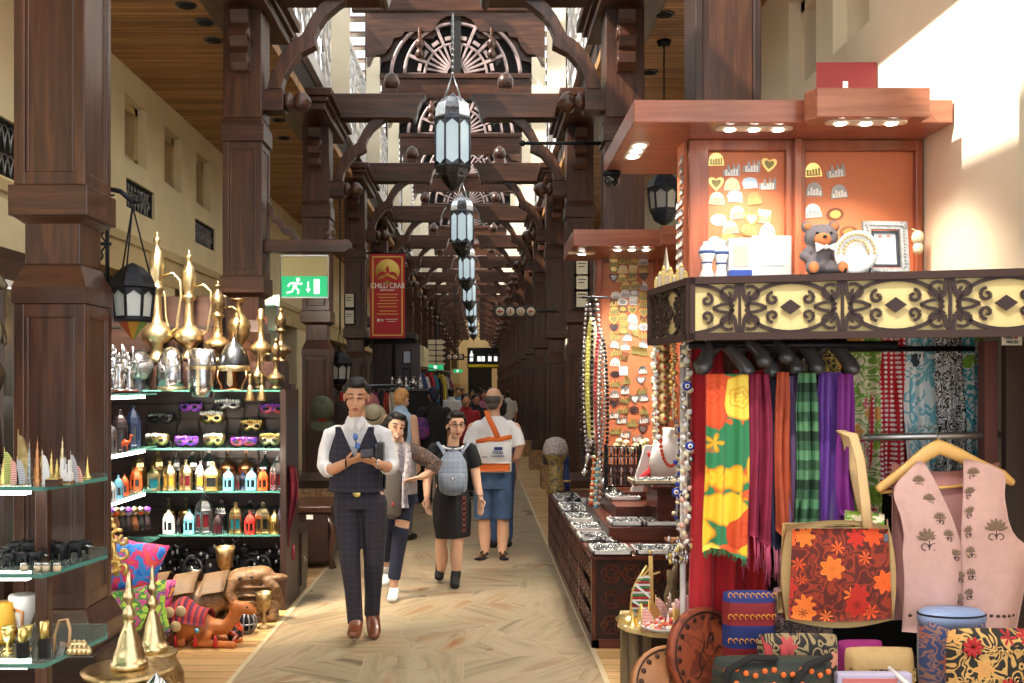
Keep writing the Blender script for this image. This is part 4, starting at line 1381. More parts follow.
MB().lathe([(.06,0),(.08,.05),(.085,.3),(.06,.38),(.065,.42),(.05,.44),(.02,.47),(0,.49)],seg=20).build('body',SILVER,t)
MB().tube([(.06,0,.42),(.12,-.02,.44),(.15,-.02,.36),(.12,0,.2),(.08,0,.14)],.014,8).build('handle',BRASS_OLD,t)
# glass souvenir display at the far left ------------------------------------------
u2=thing('souvenir_shelf','glass shelf stand of gold souvenirs before the far left column','shelf',(-1.9,3.9,0))
o_=Vector((-1.9,3.9,0))
for z in(1.314,1.0,.676,.36):
 pts=[(-2.9,3.6),(-1.57,3.6),(-1.50,4.02),(-1.58,4.22),(-2.9,4.22)]
 rel(MB()).prism(pts,'z',z-.014,z).build('glass_shelf',plain('clear_shelf_glass',C(206,232,222),.05,trans=.85,ior=1.3)if z>1.3 else bpy.data.materials['clear_shelf_glass'],u2)
 e=rel(MB())
 for a,b in zip(pts[:3],pts[1:4]):
  e.bar((*a,z-.007),(*b,z-.007),.006,.015)
 e.build('shelf_edge',GLASS_EDGE2,u2)
for z in(1.314,1.0,.676):
 rel(MB()).box(-2.6,-1.66,3.66,3.70,z-.035,z-.016).build('light_strip',LED,u2)
rel(MB()).box(-1.72,-1.67,3.86,3.91,.02,1.30).build('post',WOOD_Z,u2,.006)
rel(MB()).box(-2.6,-2.55,4.1,4.15,.02,1.30).build('post',WOOD_Z,u2,.006)
rel(MB()).box(-2.9,-1.55,3.7,4.2,0,.1).build('foot',WOOD_DK,u2)
# towers
def tower(loc,h,w,kind,mat,label,stripe=None):
 t=thing('souvenir_tower',label,'souvenir',loc,0,'souvenir towers on the top glass shelf')
 if kind=='spire':
  pr=[(.5,0),(.5,.03),(.42,.05),(.40,.3),(.32,.31),(.31,.52),(.22,.53),(.21,.7),(.12,.71),(.1,.85),(.03,.87),(0,1)]
  MB().lathe([(r*w,z*h)for r,z in pr],seg=8,smooth=False).build('tower',mat,t)
 elif kind=='sail':
  pts=[(-.4*w,0)]+[(-.4*w+.95*w*sin(pi*.5*(1-k/8))*1.0,h*.85*k/8)for k in range(9)]
  pts=[(-.4*w,0),(.5*w,0)]+[(-.4*w+.9*w*cos(pi/2*k/8),h*.88*sin(pi/2*k/8))for k in range(1,9)]
  MB().prism(pts,'y',-w*.16,w*.16).build('sail',stripe or mat,t)
  MB().tube([(-.42*w,0,0),(-.42*w,0,h)],[w*.07,w*.03],6).build('mast',mat,t)
  MB().box(-.5*w,.6*w,-.2*w,.2*w,0,h*.03).build('base',mat,t)
 elif kind=='cone':
  MB().lathe([(.6*w,0),(.6*w,.06*h),(.35*w,.08*h),(.12*w,.6*h),(0,h)],seg=10).build('cone',mat,t)
 else:
  mb=MB()
  rr=random.Random(int(h*1e5))
  for k in range(7):
   x=(k/6-.5)*w
   mb.box(x-w*.08,x+w*.08,-.012,.012,.012,h*(.4+.6*rr.random()))
  mb.build('skyline',mat,t)
  MB().box(-w*.65,w*.65,-.02,.02,0,.013).build('base',BRASS,t)
 return t
STRR=bands('red_white_bands',[C(220,60,50),C(244,236,220)],'z',150)
STRG=bands('green_gold_bands',[C(120,170,80),C(240,220,140)],'z',150)
STRS=bands('silver_bands',[C(220,220,224),C(140,140,146)],'z',150,.3)
TW=[(4,455,8,'spire',GOLD,None,3.75,'gold tower at the far left edge'),(9,447,11,'sail',GOLD,STRG,3.68,'sail tower with green bands at the left'),(15,457,9,'sail',GOLD,STRR,3.66,'sail tower with red bands at the left'),(24,429,14,'sail',BRASS_OLD,BRASS_OLD,3.95,'tallest sail-shaped tower, dull gold'),(21,456,9,'sail',GOLD,STRS,3.66,'small gold sail tower with silver bands'),(29.5,438,6,'spire',PEWTER,None,3.9,'pewter spire right of the tallest sail'),(37.5,436,8,'spire',COPPER,None,3.8,'tall copper spire'),(42,446,6,'spire',BRASS_OLD,None,3.9,'bronze spire behind the white sail'),(46,451,8,'sail',CERAMIC,CERAMIC,3.7,'white sail tower in the middle'),(51.5,449,6,'spire',GOLD,None,3.75,'gold tower right of the white sail'),(57,457,7,'spire',GOLD,None,3.8,'short gold tower left of the tallest gold spire'),(62.5,435,8,'spire',BRASS,None,3.85,'tallest gold spire, right of the middle'),(67,457,9,'skyline',CERAMIC,None,3.7,'white skyline of many small towers'),(74,451,8,'sail',SILVER,STRS,3.75,'silver sail tower near the right end'),(78.5,463,8,'sail',GOLD,STRR,3.78,'small red-banded sail near the right end'),(87.5,456,7,'cone',GOLD,None,3.95,'slim gold cone at the right corner of the shelf')]
for x,ytop,w,kd,m,st,d,lb in TW:
 top=P(x,ytop,d)
 tower((top.x,d,1.314),top.z-1.314,w*d/1000,kd,m,lb+' of the top glass shelf' if 'shelf' not in lb else lb,st)
t=thing('wooden_base_block','small brown box between the gold towers at the shelf edge','box',P(54,484,3.63));t.location.z=1.314
MB().box(-.024,.024,-.02,.02,0,.025).build('body',WOOD_X,t);MB().box(-.02,.02,-.016,.016,.025,.03).build('plate',GOLD,t)
# black elephants
def elephant(loc,s,rz,label):
 t=thing('elephant_figurine',label,'figurine',loc,rz,'black figurines on the second glass shelf')
 mb=MB();mb.T=Matrix.Scale(s,4)
 mb.sphere((0,0,.55),(.42,.26,.3),None,12,8);mb.sphere((.42,0,.72),(.2,.18,.2),None,10,8)
 mb.tube([(.55,0,.7),(.7,0,.55),(.72,0,.35),(.82,0,.3)]if s<.07 else[(.55,0,.7),(.72,0,.7),(.82,0,.9),(.78,0,1.05)],[.11,.08,.06,.05],8,rnd=True)
 for sx in(-.25,.25):
  for sy in(-.14,.14):
   mb.tube([(sx,sy,.5),(sx,sy,0)],[.12,.1],8)
 for sy in(-1,1):
  mb.sphere((.32,sy*.2,.72),(.12,.04,.2),None,8,6)
 mb.build('body',BLACK_IRON,t,remesh=s*.06,smooth=1)
 mb=MB();mb.T=Matrix.Scale(s,4)
 for sy in(-1,1):
  mb.tube([(.55,sy*.09,.6),(.7,sy*.1,.52),(.78,sy*.1,.56)],[.03,.022,.008],6)
 mb.build('tusks',CERAMIC,t)
for k,(x,d,s,rz)in enumerate([(2,3.8,.075,.3),(9,3.75,.062,2.8),(15,3.95,.08,.2),(22,3.78,.065,3.3),(29,3.95,.082,.1),(35,3.8,.06,.4),(59,3.9,.085,2.9),(74,3.95,.08,.3),(84,4.05,.05,.2)]):
 elephant((P(x,560,d).x,d,1.0),s,rz,'black elephant figurine, %s on the second glass shelf'%('at the left edge','second from the left edge','third from the left','fourth from the left','tall one left of the post','right beside the post','with raised trunk right of the post','large one right of the post','tiny one at the right corner')[k])
for k,x in enumerate((24,38,46,57)):
 t=thing('small_jar','tiny cream jar with silver lid on the second glass shelf, %s'%('first from left','second from left','third from left','rightmost')[k],'jar',(P(x,570,3.66).x,3.66,1.0),0,'tiny jars on the second glass shelf')
 MB().lathe([(.013,0),(.015,.015),(.012,.022)],seg=10).build('pot',plain('cream_pot%d'%k,C(220,196,160),.4),t)
 MB().lathe([(.013,.022),(.013,.03),(0,.031)],seg=10).build('lid',SILVER,t)
YEL=plain('amber_jar',C(240,180,60),.4)
t=thing('amber_jug','amber yellow jug at the left edge of the third glass shelf','jug',(P(3,610,3.9).x,3.9,.676))
MB().lathe([(.04,0),(.045,.02),(.045,.13),(.04,.15),(.04,.16),(0,.16)],seg=16).build('body',YEL,t)
MB().tube([(.04,0,.13),(.075,0,.12),(.075,0,.06),(.045,0,.04)],.007,6).build('handle',COPPER,t)
t=thing('ceramic_jug','white patterned jug with handle on the third glass shelf','jug',(P(23,640,3.95).x,3.95,.676))
MB().lathe([(.03,0),(.035,.01),(.02,.04),(.05,.12),(.055,.17),(.05,.18),(0,.17)],seg=16).build('body',CERAMIC,t)
MB().tube([(.045,0,.17),(.09,0,.16),(.09,0,.1),(.05,0,.06)],.008,6).build('handle',CERAMIC,t)
for k,(x,h)in enumerate(((23,.11),(44.5,.135))):
 t=thing('perfume_bottle','black perfume bottle with gold cap, %s on the third glass shelf'%('left of the post','before the post')[k],'perfume bottle',(P(x,658,3.68).x,3.68,.676))
 MB().box(-.019,.019,-.015,.015,0,h*.55).build('bottle',BLACK,t,.004)
 MB().lathe([(.016,h*.55),(.016,h),(0,h)],seg=12).build('cap',GOLD,t)
t=thing('leather_strap','looped pale leather strap standing on the third glass shelf','strap',(P(61,650,3.72).x,3.74,.676))
MB().tube([(-.03,0,0),(-.032,0,.07),(-.015,0,.125),(.015,0,.13),(.026,0,.09),(.02,0,.0)],[(.012,.003)]*6,8,None,(0,1,0)).build('strap',plain('pale_leather',C(214,170,120),.5),t)
MB().box(-.012,.012,-.02,-.012,0,.05,rot=Matrix.Rotation(.3,3,'Y')).build('buckle',SILVER,t)
for k in range(9):
 x,d=70+(k%5)*4.6,3.72+.09*(k//5)
 t=thing('brass_trinket','small knobbed brass trinket, %s in the heap on the third glass shelf'%ORD[k],'trinket',(P(x,650,d).x,d,.676),0,'brass trinkets on the third glass shelf')
 MB().sphere((0,0,.014),.014).lathe([(.006,.026),(.009,.03),(0,.036)],seg=6).build('knob',BRASS,t)
for k,x in enumerate((8,15,27)):
 vessel('brass_cup','small brass cup, %s of three at the left of the third glass shelf'%('first','second','third')[k],'cup',GOBLET,.09,.022,GOLD,(P(x,650,3.8).x,3.8-.06*(k==1),.676))
for k in range(3):
 t=thing('small_plate','small white plate on a stack at the bottom left, %s'%('topmost','middle','lowest')[k],'plate',(P(7,670,3.66).x,3.68,.362+.055*(2-k)),0,'plates on the bottom glass shelf')
 MB().lathe([(.012,0),(.02,.03),(.034,.04),(.036,.048),(0,.045)],seg=16).build('plate',CERAMIC,t)
t=thing('bronze_horse','bronze rearing horse sculpture cut by the left edge of the picture','sculpture',(-2.3,4.6,1.315),0)
mb=MB()
mb.tube([(0,0,.0),(.02,0,.06),(.06,0,.12),(.05,0,.2)],[.05,.075,.06,.03],10,rnd=True)
mb.tube([(-.06,0,.2),(0,0,.26),(.03,0,.36),(.04,0,.44)],[.06,.07,.06,.05],10,rnd=True)
mb.tube([(.04,0,.44),(.05,0,.52),(.06,0,.56)],[.05,.04,.035],10,rnd=True);mb.tube([(.05,0,.57),(.09,0,.54),(.11,0,.52)],[.035,.028,.02],8,rnd=True)
mb.tube([(.03,-.03,.36),(.09,-.03,.38),(.11,-.03,.3),(.1,-.03,.26)],[.03,.022,.016,.016],8,rnd=True)
mb.tube([(.03,.03,.36),(.08,.03,.33),(.1,.03,.26)],[.03,.022,.016],8,rnd=True)
mb.sphere((-.02,0,.03),(.09,.07,.06))
mb.build('horse',plain('dark_bronze',C(96,84,66),.4,.8,var=.3,scale=20),t,remesh=.009,smooth=2)
MB().lathe([(.1,-.3),(.08,-.02),(.06,0)],seg=14).build('stand',WOOD_DK,t)
t.location.z=1.62
# ------------------------------------------------------------------ signs, lamps and goods along the left row
def iron_lantern(loc,h,w,label,coloured=False,mat=None,hang=.25):
 0
 t=thing('iron_lantern',label,'lantern',loc)
 r=w/2
 z0=-hang-h
 m=mat or BLACK_IRON
 MB().lathe([(r*1.02,z0+h*.66),(r*1.12,z0+h*.68),(r*1.02,z0+h*.73),(r*.86,z0+h*.83),(r*.5,z0+h*.93),(r*.1,z0+h*.99),(0,z0+h)],seg=8,smooth=False).build('roof',m,t)
 fr=MB()
 for k in range(8):
  a,b=2*pi*k/8,2*pi*(k+1)/8
  p0,p1=(r*cos(a),r*sin(a)),(r*cos(b),r*sin(b))
  q0,q1=(p0[0]*.86,p0[1]*.86),(p1[0]*.86,p1[1]*.86)
  fr.bar((*q0,z0+h*.3),(*p0,z0+h*.67),r*.1,r*.1)
  m0,m1=((p0[0]+p1[0])/2,(p0[1]+p1[1])/2),((q0[0]+q1[0])/2,(q0[1]+q1[1])/2)
  for P_ in(p0,p1):
   fr.add([(*P_,z0+h*.67),(*m0,z0+h*.67),(*m0,z0+h*.63),(P_[0]*.98,P_[1]*.98,z0+h*.55)],[(0,1,2,3)])
 fr.lathe([(r*.86,z0+h*.24),(r*.9,z0+h*.27),(r*.88,z0+h*.31)],seg=8,smooth=False)
 fr.build('frame',m,t)
 MB().lathe([(r*.80,z0+h*.3),(r*.93,z0+h*.66)],seg=8,smooth=False).build('glass',LAMP_GLASS2,t)
 mb=MB()
 cols=[C(190,140,40),C(90,130,50),C(170,70,40)]
 if coloured:
  for k in range(8):
   a,b=2*pi*k/8,2*pi*(k+1)/8
   mb.add([(0,0,z0),(r*.7*cos(a),r*.7*sin(a),z0+h*.25),(r*.7*cos(b),r*.7*sin(b),z0+h*.25)],[(0,1,2)],colour_pane[k%3])
  mb.build('coloured_glass_base',None,t)
 else:
  mb.lathe([(0,z0),(r*.2,z0+h*.03),(r*.6,z0+h*.1),(r*.84,z0+h*.25)],seg=8,smooth=False)
  mb.build('pierced_base',m,t)
 ch=MB()
 for k in range(3):
  a=2*pi*k/3+.5
  ch.tube([(r*.9*cos(a),r*.9*sin(a),z0+h*.7),(0,0,0)],.005,4)
 ch.build('chain',m,t)
 return t
colour_pane=[colour('amber_stained',176,130,44,.2),colour('green_stained',96,128,54,.2),colour('rust_stained',160,76,44,.2)]
# wrought iron bracket on the back of the near column with its lantern
t=thing('iron_bracket','black wrought iron scroll bracket fixed to the near left column, holding a lantern','bracket',(-1.94,5.32,2.30))
mb=MB()
for y in(0,.0):
 pass
mb.tube([(-.24,.02,-.1),(-.24,.02,.38)],.012,6);mb.tube([(-.05,.02,-.1),(-.05,.02,.38)],.012,6)
for z in(-.1,.14,.38):
 mb.tube([(-.26,.02,z),(-.03,.02,z)],.010,6)
for z,s in((-.04,1),(.08,-1),(.2,1),(.32,-1)):
 for x,q in((-.19,1),(-.1,-1)):
  mb.tube([(x+q*.04*(1-k*.09)*cos(k*.75),.02,z+s*.04*(1-k*.09)*sin(k*.75))for k in range(9)],.006,4)
mb.tube([(-.24,.02,-.1),(-.05,.02,.14),(-.24,.02,.38)],.007,4);mb.tube([(-.05,.02,-.1),(-.24,.02,.14),(-.05,.02,.38)],.007,4)
mb.tube([(-.16,.02,.38),(-.08,.02,.44),(.02,.02,.42),(.09,.02,.36)],.014,6)
mb.tube([(.09,.02,.36),(.12,.02,.36),(.125,.02,.40),(.10,.02,.41)],.010,6)
for k in range(2):
 mb.tube([(-.1+.08*k+.03*(1-j*.1)*cos(j*.8),.02,.41+.03*(1-j*.1)*sin(j*.8))for j in range(8)],.006,4)
mb.build('scrollwork',BLACK_IRON,t)
iron_lantern((-1.855,5.34,2.64),.42,.235,'black iron lantern with coloured glass base hanging before the tall brass ewers',True,hang=.30)
# exit sign on its wooden beam
t=thing('sign_beam','short dark wooden beam reaching out from the column above the green exit sign','beam',(-1.9,8.92,2.93))
sc_=[(-.02,-.055),(.70,-.055),(.76,-.02),(.74,.055),(-.02,.055)]
MB().prism(sc_,'y',-.06,.06).build('beam',WOOD_X,t,.006)
MB().lathe([(.06,.055),(.06,.075),(.03,.085),(.055,.115),(.05,.15),(.02,.175),(0,.19)],(.56,0,0),12).build('finial',WOOD_X,t)
pts=[(0,.42),(.05,.36),(.07,.28),(.13,.25),(.17,.18),(.24,.15),(.28,.09),(.30,.055)]
pts2=[(.22,.055),(.2,.1),(.14,.12),(.1,.19),(.05,.22),(.02,.30),(0,.34)]
MB().prism(pts+pts2,'y',-.025,.025).build('curved_brace',WOOD_X,t,.004)
GREEN=plain('green_sign_face',C(36,168,106),.3,emit=C(40,190,120),estr=.55)
WHT=plain('white_sign_symbol',C(240,250,244),.3,emit=(1,1,1,1),estr=.7)
t=thing('exit_sign','green running man exit sign with arrow hanging under the short beam','sign',P(304.5,276,8.85))
w2=.2
MB().box(-w2,w2,-.008,.008,-.185,-.002).build('sign_plate',GREEN,t)
MB().box(-w2-.005,w2+.005,-.006,.006,-.002,.17).build('clear_panel',plain('clear_yellowish_panel',C(232,214,150),.1,alpha=.45),t)
mb=MB()
for a,b in(((-w2-.008,.18),(w2+.008,.18)),((-w2-.008,-.19),(w2+.008,-.19)),((-w2-.008,-.19),(-w2-.008,.18)),((w2+.008,-.19),(w2+.008,.18))):
 mb.bar((a[0],0,a[1]),(b[0],0,b[1]),.012,.012)
mb.build('frame',CHROME,t)
y=-.012
mb=MB()
mb.lathe([(.018,0),(.018,.003)],(-.055,y,-.035),12,None,'-y')
mb.prism([(-.10,-.06),(-.06,-.055),(-.065,-.11),(-.10,-.105)],'y',y-.003,y)
for pts in([(-.07,-.06),(-.03,-.075),(-.02,-.06)],[(-.09,-.06),(-.13,-.07),(-.145,-.095)],[(-.08,-.105),(-.05,-.125),(-.055,-.16)],[(-.09,-.1),(-.11,-.14),(-.155,-.15)]):
 for p,q in zip(pts,pts[1:]):
  mb.bar((p[0],y,p[1]),(q[0],y,q[1]),.006,.014,None,up=(0,0,1))if abs(p[0]-q[0])>abs(p[1]-q[1])else mb.bar((p[0],y,p[1]),(q[0],y,q[1]),.006,.014,None,up=(1,0,0))
mb.bar((.035,y,-.05),(.035,y,-.14),.006,.012,None,up=(1,0,0))
mb.prism([(.012,-.115),(.058,-.115),(.035,-.15)],'y',y-.003,y)
mb.box(.085,.135,y-.003,y,-.16,-.03)
mb.build('running_man_symbol',WHT,t)
# red restaurant banner on the fourth column
bd=16.3
BAN=plain('red_banner_cloth',C(196,40,42),.6)
YELB=plain('yellow_print',C(240,200,96),.6)
WHB=plain('white_print',C(246,238,224),.6)
c=P(387.5,296,bd)
t=thing('restaurant_banner','red hanging banner reading CHILLI CRAB with a yellow sun and chillies','banner',c)
W,H=.57,1.37
tl=Matrix.Rotation(.0,4,'Y')
MB().box(-W/2,W/2,0,.012,-H/2,H/2).build('cloth',BAN,t)
mb=MB()
e,s=.035,.022
x0,x1,z0,z1=-W/2+e,W/2-e,-H/2+e,H/2-e
for a in((x0,x1,z0,z0+s),(x0,x1,z1-s,z1),(x0,x0+s,z0,z1),(x1-s,x1,z0,z1)):
 mb.box(a[0],a[1],-.004,0,a[2],a[3])
mb.build('yellow_border',YELB,t)
MB().lathe([(.2,-.004),(.2,0)],(0,0,.4),32,None,'y').build('yellow_sun',YELB,t)
mb=MB()
mb.prism([(-.03,.44),(0,.50),(.03,.44),(.02,.38),(0,.36),(-.02,.38)],'y',-.008,-.003)
for s_ in(-1,1):
 mb.prism([(s_*.02,.38),(s_*.07,.40),(s_*.13,.38),(s_*.17,.32),(s_*.18,.26),(s_*.14,.31),(s_*.09,.34),(s_*.03,.345)],'y',-.008,-.003)
mb.prism([(-.17,.25),(0,.33),(.17,.25),(.1,.2),(0,.26),(-.1,.2)],'y',-.008,-.003)
mb.build('red_chillies',BAN,t)
mb=MB().text('CHILLI CRAB',(0,-.004,.165),.088,None,'y',depth=.004,sx=.80)
mb.text('RESTAURANT',(0,-.004,.095),.028,None,'y',depth=.004)
mb.build('name_lettering',WHB,t)
mb=MB()
for k,z in enumerate((.02,-.03,-.08,-.13,-.18,-.25,-.30)):
 mb.box(-.17+.02*(k%3),.17-.02*(k%2),-.004,0,z,z+.012)
mb.build('small_print',YELB,t)
mb=MB()
mb.box(-.17,-.12,-.004,0,-.42,-.37);mb.lathe([(.022,-.004),(.022,0)],(-.085,0,-.395),12,None,'y');mb.box(-.04,.17,-.004,0,-.385,-.375);mb.box(0,.14,-.004,0,-.42,-.41)
mb.build('logo_row',WHB,t)
mb=MB().tube([(-.36,.05,H/2+.02),(.3,.05,H/2+.02)],.015,6);mb.tube([(-.36,.05,-H/2-.01),(.28,.05,-H/2-.01)],.012,6)
mb.build('hanging_rods',BLACK_IRON,t)
# small plaques on the third and fourth columns
for k,(x,y,d,lb)in enumerate([(349.5,300.5,16.5,'upper of two framed notices on the dark column left of the red banner'),(349.5,317,16.5,'lower of two framed notices on the dark column left of the red banner'),(582,267,12.45,'top framed notice on the dark column behind the farther kiosk'),(582,283,12.45,'second framed notice on the dark column behind the farther kiosk'),(582,298,12.45,'lowest framed notice on the dark column behind the farther kiosk')]):
 t=thing('framed_notice',lb,'notice',P(x,y,d))
 MB().box(-.09,.09,0,.03,-.13,.13).build('frame',BLACKM,t,.004)
 MB().box(-.07,.07,-.004,0,-.11,.11).build('paper',plain('notice_paper%d'%k,C(232,226,204),.7),t)
 MB().box(-.05,.05,-.006,-.003,.04,.05).box(-.05,.03,-.006,-.003,0,.01).build('print',BLACKM,t)
iron_lantern(P(340,330,14.9),.62,.34,'black lantern hanging between two dark columns in the left aisle',False,hang=.3)
iron_lantern(P(366,300,19.5),.62,.36,'black lantern partly behind the red banner',False,hang=.3)
for k,(px,py,d)in enumerate(((340,330,14.9),(366,300,19.5))):
 q=P(px,py,d)
 tag(MB().tube([(q.x,q.y,q.z),(q.x,q.y,5.0)],.012,6).build('lantern_rod',BLACK_IRON),'thin black rod from the ceiling holding the %s lantern of the left aisle'%('nearer','farther')[k],'rod')
t=thing('carved_chest','dark carved wooden chest on the floor before the stone plinth','chest',(-1.57,9.62,0))
MB().box(-.2,.2,-.42,.42,.52,.58).build('lid',WOOD_Y,t,.01)
MB().box(-.17,.17,-.4,.4,.06,.52).build('body',WOOD_DK,t,.01)
for s in(-1,1):
 for y in(-.36,.36):
  mb=MB().tube([(s*.15,y,.5),(s*.21,y,.35),(s*.17,y,.15),(s*.21,y,0)],.035,6)
  mb.build('leg',WOOD_Z,t)
mb=MB()
for y in(-.27,-.09,.09,.27):
 mb.prism([(y-.07,.12),(y+.07,.12),(y+.07,.38),(y,.47),(y-.07,.38)],'x',.17,.185)
mb.build('arched_panels',WOOD_DKZ,t)
MB().box(-.03,.03,-.405,-.4,.46,.5).build('price_tag',PAPER,t)
t=thing('low_cabinet','low dark wooden cabinet at the right foot of the brass display','cabinet',(-1.56,8.02,0))
MB().box(-.05,.11,.0,.35,0,.55).build('body',WOOD_DKZ,t,.01)
MB().box(.11,.125,.03,.32,.08,.5).build('door',WOOD_DKZ,t,.008)
MB().tube([(.13,.08,.25),(.15,.08,.28),(.13,.08,.31)],.006,5).build('handle',BRASS,t)
t=thing('tasselled_scarf','dark red scarf with tassel hanging at the right edge of the brass display','scarf',(-1.44,7.62,1.08))
def scarf_fn(u,v):
 w=.07*(1-.55*v)*(.5+.9*sin(pi*min(1,.15+v*.9)))
 return((u-.5)*w+.02*sin(v*5),-.02+.025*sin(u*9+v*2),-v*.62)
MB().grid(scarf_fn,10,16,None,.006).build('cloth',plain('dark_red_cloth',C(116,24,40),.8),t)
MB().lathe([(.004,-.72),(.014,-.70),(.01,-.6)],(.02,-.02,0),8).build('tassel',plain('dark_red_thread',C(130,30,44),.8),t)
# the shop with green price tags just beyond the brass display
t=thing('goods_rack','bright glass rack of jars with green tags beyond the brass display','rack',(-2.35,10.1,0))
for z in(1.5,1.75,2.0,2.25,2.5):
 MB().box(-.35,.3,-.12,.12,z-.012,z).build('glass_shelf',GLASS_EDGE2,t)
for x in(-.34,.29):
 MB().box(x-.015,x+.015,.09,.12,0,2.62).build('upright',CHROME,t)
MB().box(-.35,.3,.12,.14,1.3,2.62).build('back',plain('lit_back',C(236,224,196),.6),t)
MB().box(-.36,.31,-.13,.14,0,1.3).build('cabinet',WOOD_DKZ,t)
GT=colour('green_tag',90,190,70,.5)
k=0
for z in(1.5,1.75,2.0,2.25):
 for x in(-.2,-.02,.16):
  j=thing('labelled_jar','white jar with round green tag on the glass rack, shelf %s, %s'%({1.5:'lowest',1.75:'second',2.0:'third',2.25:'top'}[z],{-.2:'left',-.02:'middle',.16:'right'}[x]),'jar',(-2.35+x,10.05,z),0,'jars on the glass rack')
  MB().lathe([(.05,0),(.055,.02),(.055,.12),(.03,.15),(.03,.18),(0,.18)],seg=12).build('jar',(CERAMIC,SILVER,plain('rose_jar%d'%k,C(200,120,110),.4))[k%3],j)
  MB().lathe([(.03,0),(.03,.006),(0,.007)],(0,-.055,.07),10,None,'-y').build('tag',GT,j)
  k+=1
area_light('rack_light',(-2.3,9.7,2.9),.5,12,aim=(0,.5,-1))
# clothes stall behind the man: rail, garments, dark cupboard, hats
t=thing('clothes_rail','grey metal clothes rail behind the man in a vest','rail',(-1.75,13.6,0))
for x in(-.25,.6):
 MB().tube([(x,0,0),(x,0,1.72)],.02,8).build('post',STEEL_DK,t)
 MB().tube([(x,-.2,.02),(x,.2,.02)],.02,8).build('foot',STEEL_DK,t)
MB().tube([(-.3,0,1.70),(.65,0,1.70)],.02,8).build('bar',STEEL_DK,t)
GC=[(196,40,44),(40,46,60),(220,220,214),(52,70,110),(196,170,60),(60,120,80),(120,40,80),(30,30,34),(170,60,50),(200,190,170)]
GN=['red','charcoal','white','blue','mustard','green','plum','black','brick red','cream']
def garment(loc,mat,label,w=.42,h=.7,group=None,rz=0.0):
 g=thing('hanging_garment',label,'garment',loc,rz,group)
 def f(u,v):
  ww=w*(.38+.62*min(1,v*3.5))*(1+.08*v)
  return(.03*sin(u*2*pi)*(1+.3*sin(v*7)),(u-.5)*ww,-.06-v*h)
 MB().grid(lambda u,v:(.035*(1-abs(2*u-1)**3)+.012*sin(u*14+v*3),(u-.5)*w*(.42+.58*min(1,v*4))*(1+.1*v),-.07-v*h),12,10,None,.05).build('cloth',mat,g)
 MB().tube([(0,0,0),(0,.02,.03),(0,.0,.045)],.006,5).tube([(0,-w*.2,-.07),(0,0,-.03),(0,w*.2,-.07)],.01,5).build('hanger',STEEL_DK,g)
for k in range(10):
 garment((-1.9+.075*k,13.6,1.66),plain('garment_%s'%GN[k].replace(' ','_'),C(*GC[k]),.85,var=.1),'%s garment hanging on the rail behind the man in a vest'%GN[k],.4,.62+.05*(k%3),'garments on the clothes rail')
t=thing('dark_cupboard','tall black wooden cupboard beyond the clothes rail under the red banner','cupboard',(-1.55,17.9,0))
MB().box(-.36,.38,0,.5,0,2.55).build('carcass',BLACKM,t,.01)
MB().box(-.40,.42,-.04,.54,2.55,2.65).build('cornice',WOOD_DK,t,.01)
for s in(-1,1):
 MB().box(*sorted((s*.02,s*.35)),-.02,0,.1,2.45).build('door',WOOD_DKZ,t,.008)
def cap(loc,mat,label,s=1.0,rz=0.0):
 t=thing('baseball_cap',label,'cap',loc,rz)
 MB().lathe([(.1*s,0),(.105*s,.03*s),(.095*s,.08*s),(.06*s,.12*s),(.02*s,.135*s),(0,.136*s)],seg=16,sy=1.15).build('crown',mat,t)
 MB().grid(lambda u,v:((u-.5)*.19*s,-.1*s-.10*s*v*(1-(2*u-1)**2*.5),.0-.02*s*v-.02*s*(2*u-1)**2),10,4,None,.006*s).build('peak',mat,t)
 MB().sphere((0,0,.138*s),.012*s).build('button',mat,t)
 return t
OLIVE=plain('olive_canvas',C(84,90,66),.8,var=.1)
t=cap(P(322,411,11.7),OLIVE,'olive green cap on the dark column left of the man',1.35)
t.rotation_euler=(.9,0,.2)
MB().prism([(-.05,.02),(.05,.02),(.05,.05),(-.05,.05)],'y',-.165,-.16).build('red_patch',RED_M,t)
for k,(x,y,d,m)in enumerate([(372,414,13.0,'cream'),(365,402,13.2,'pink')]):
 t=thing('sun_hat','%s wide-brimmed hat on display behind the man in a vest'%('cream','dusty pink')[k],'hat',P(x,y,d))
 mt=plain('hat_%s'%m,C(*((206,192,160),(186,110,112))[k]),.85,var=.1)
 MB().lathe([(.18,-.02),(.19,-.015),(.11,.0),(.1,.06),(.08,.1),(0,.115)],seg=20,sy=1.1).build('hat',mt,t)
 MB().lathe([(.112,.0),(.112,.025),(.1,.026)],seg=20,sy=1.1).build('band',BLACKM,t)
 t.rotation_euler=(.8,.3,0)
t=thing('hat_stand','dark display board carrying caps and sun hats beside the column','display board',(-1.62,13.35,0))
MB().box(-.3,.28,-.03,.03,0,1.50).build('board',WOOD_DK,t,.006)
MB().box(-.3,.28,-.12,.12,0,.05).build('foot',WOOD_DK,t,.006)
# silver goods over the cupboard rail
for k in range(5):
 x=392+7*k
 vessel('silver_teapot','small silver vessel on the counter before the black cupboard, %s from left'%('first','second','third','fourth','fifth')[k],'vessel',VASE if k%2 else EWER,.18,.06,SILVER,(P(x,380,14.6).x,14.6,1.66))
t=thing('stall_counter','black draped stall counter holding silver vessels before the cupboard','counter',(P(405,380,14.65).x,14.65,0))
MB().box(-.36,.36,-.15,.15,0,1.62).build('drape',BLACKM,t,.02)
MB().box(-.38,.38,-.17,.17,1.62,1.66).build('top',WOOD_DK,t,.01)
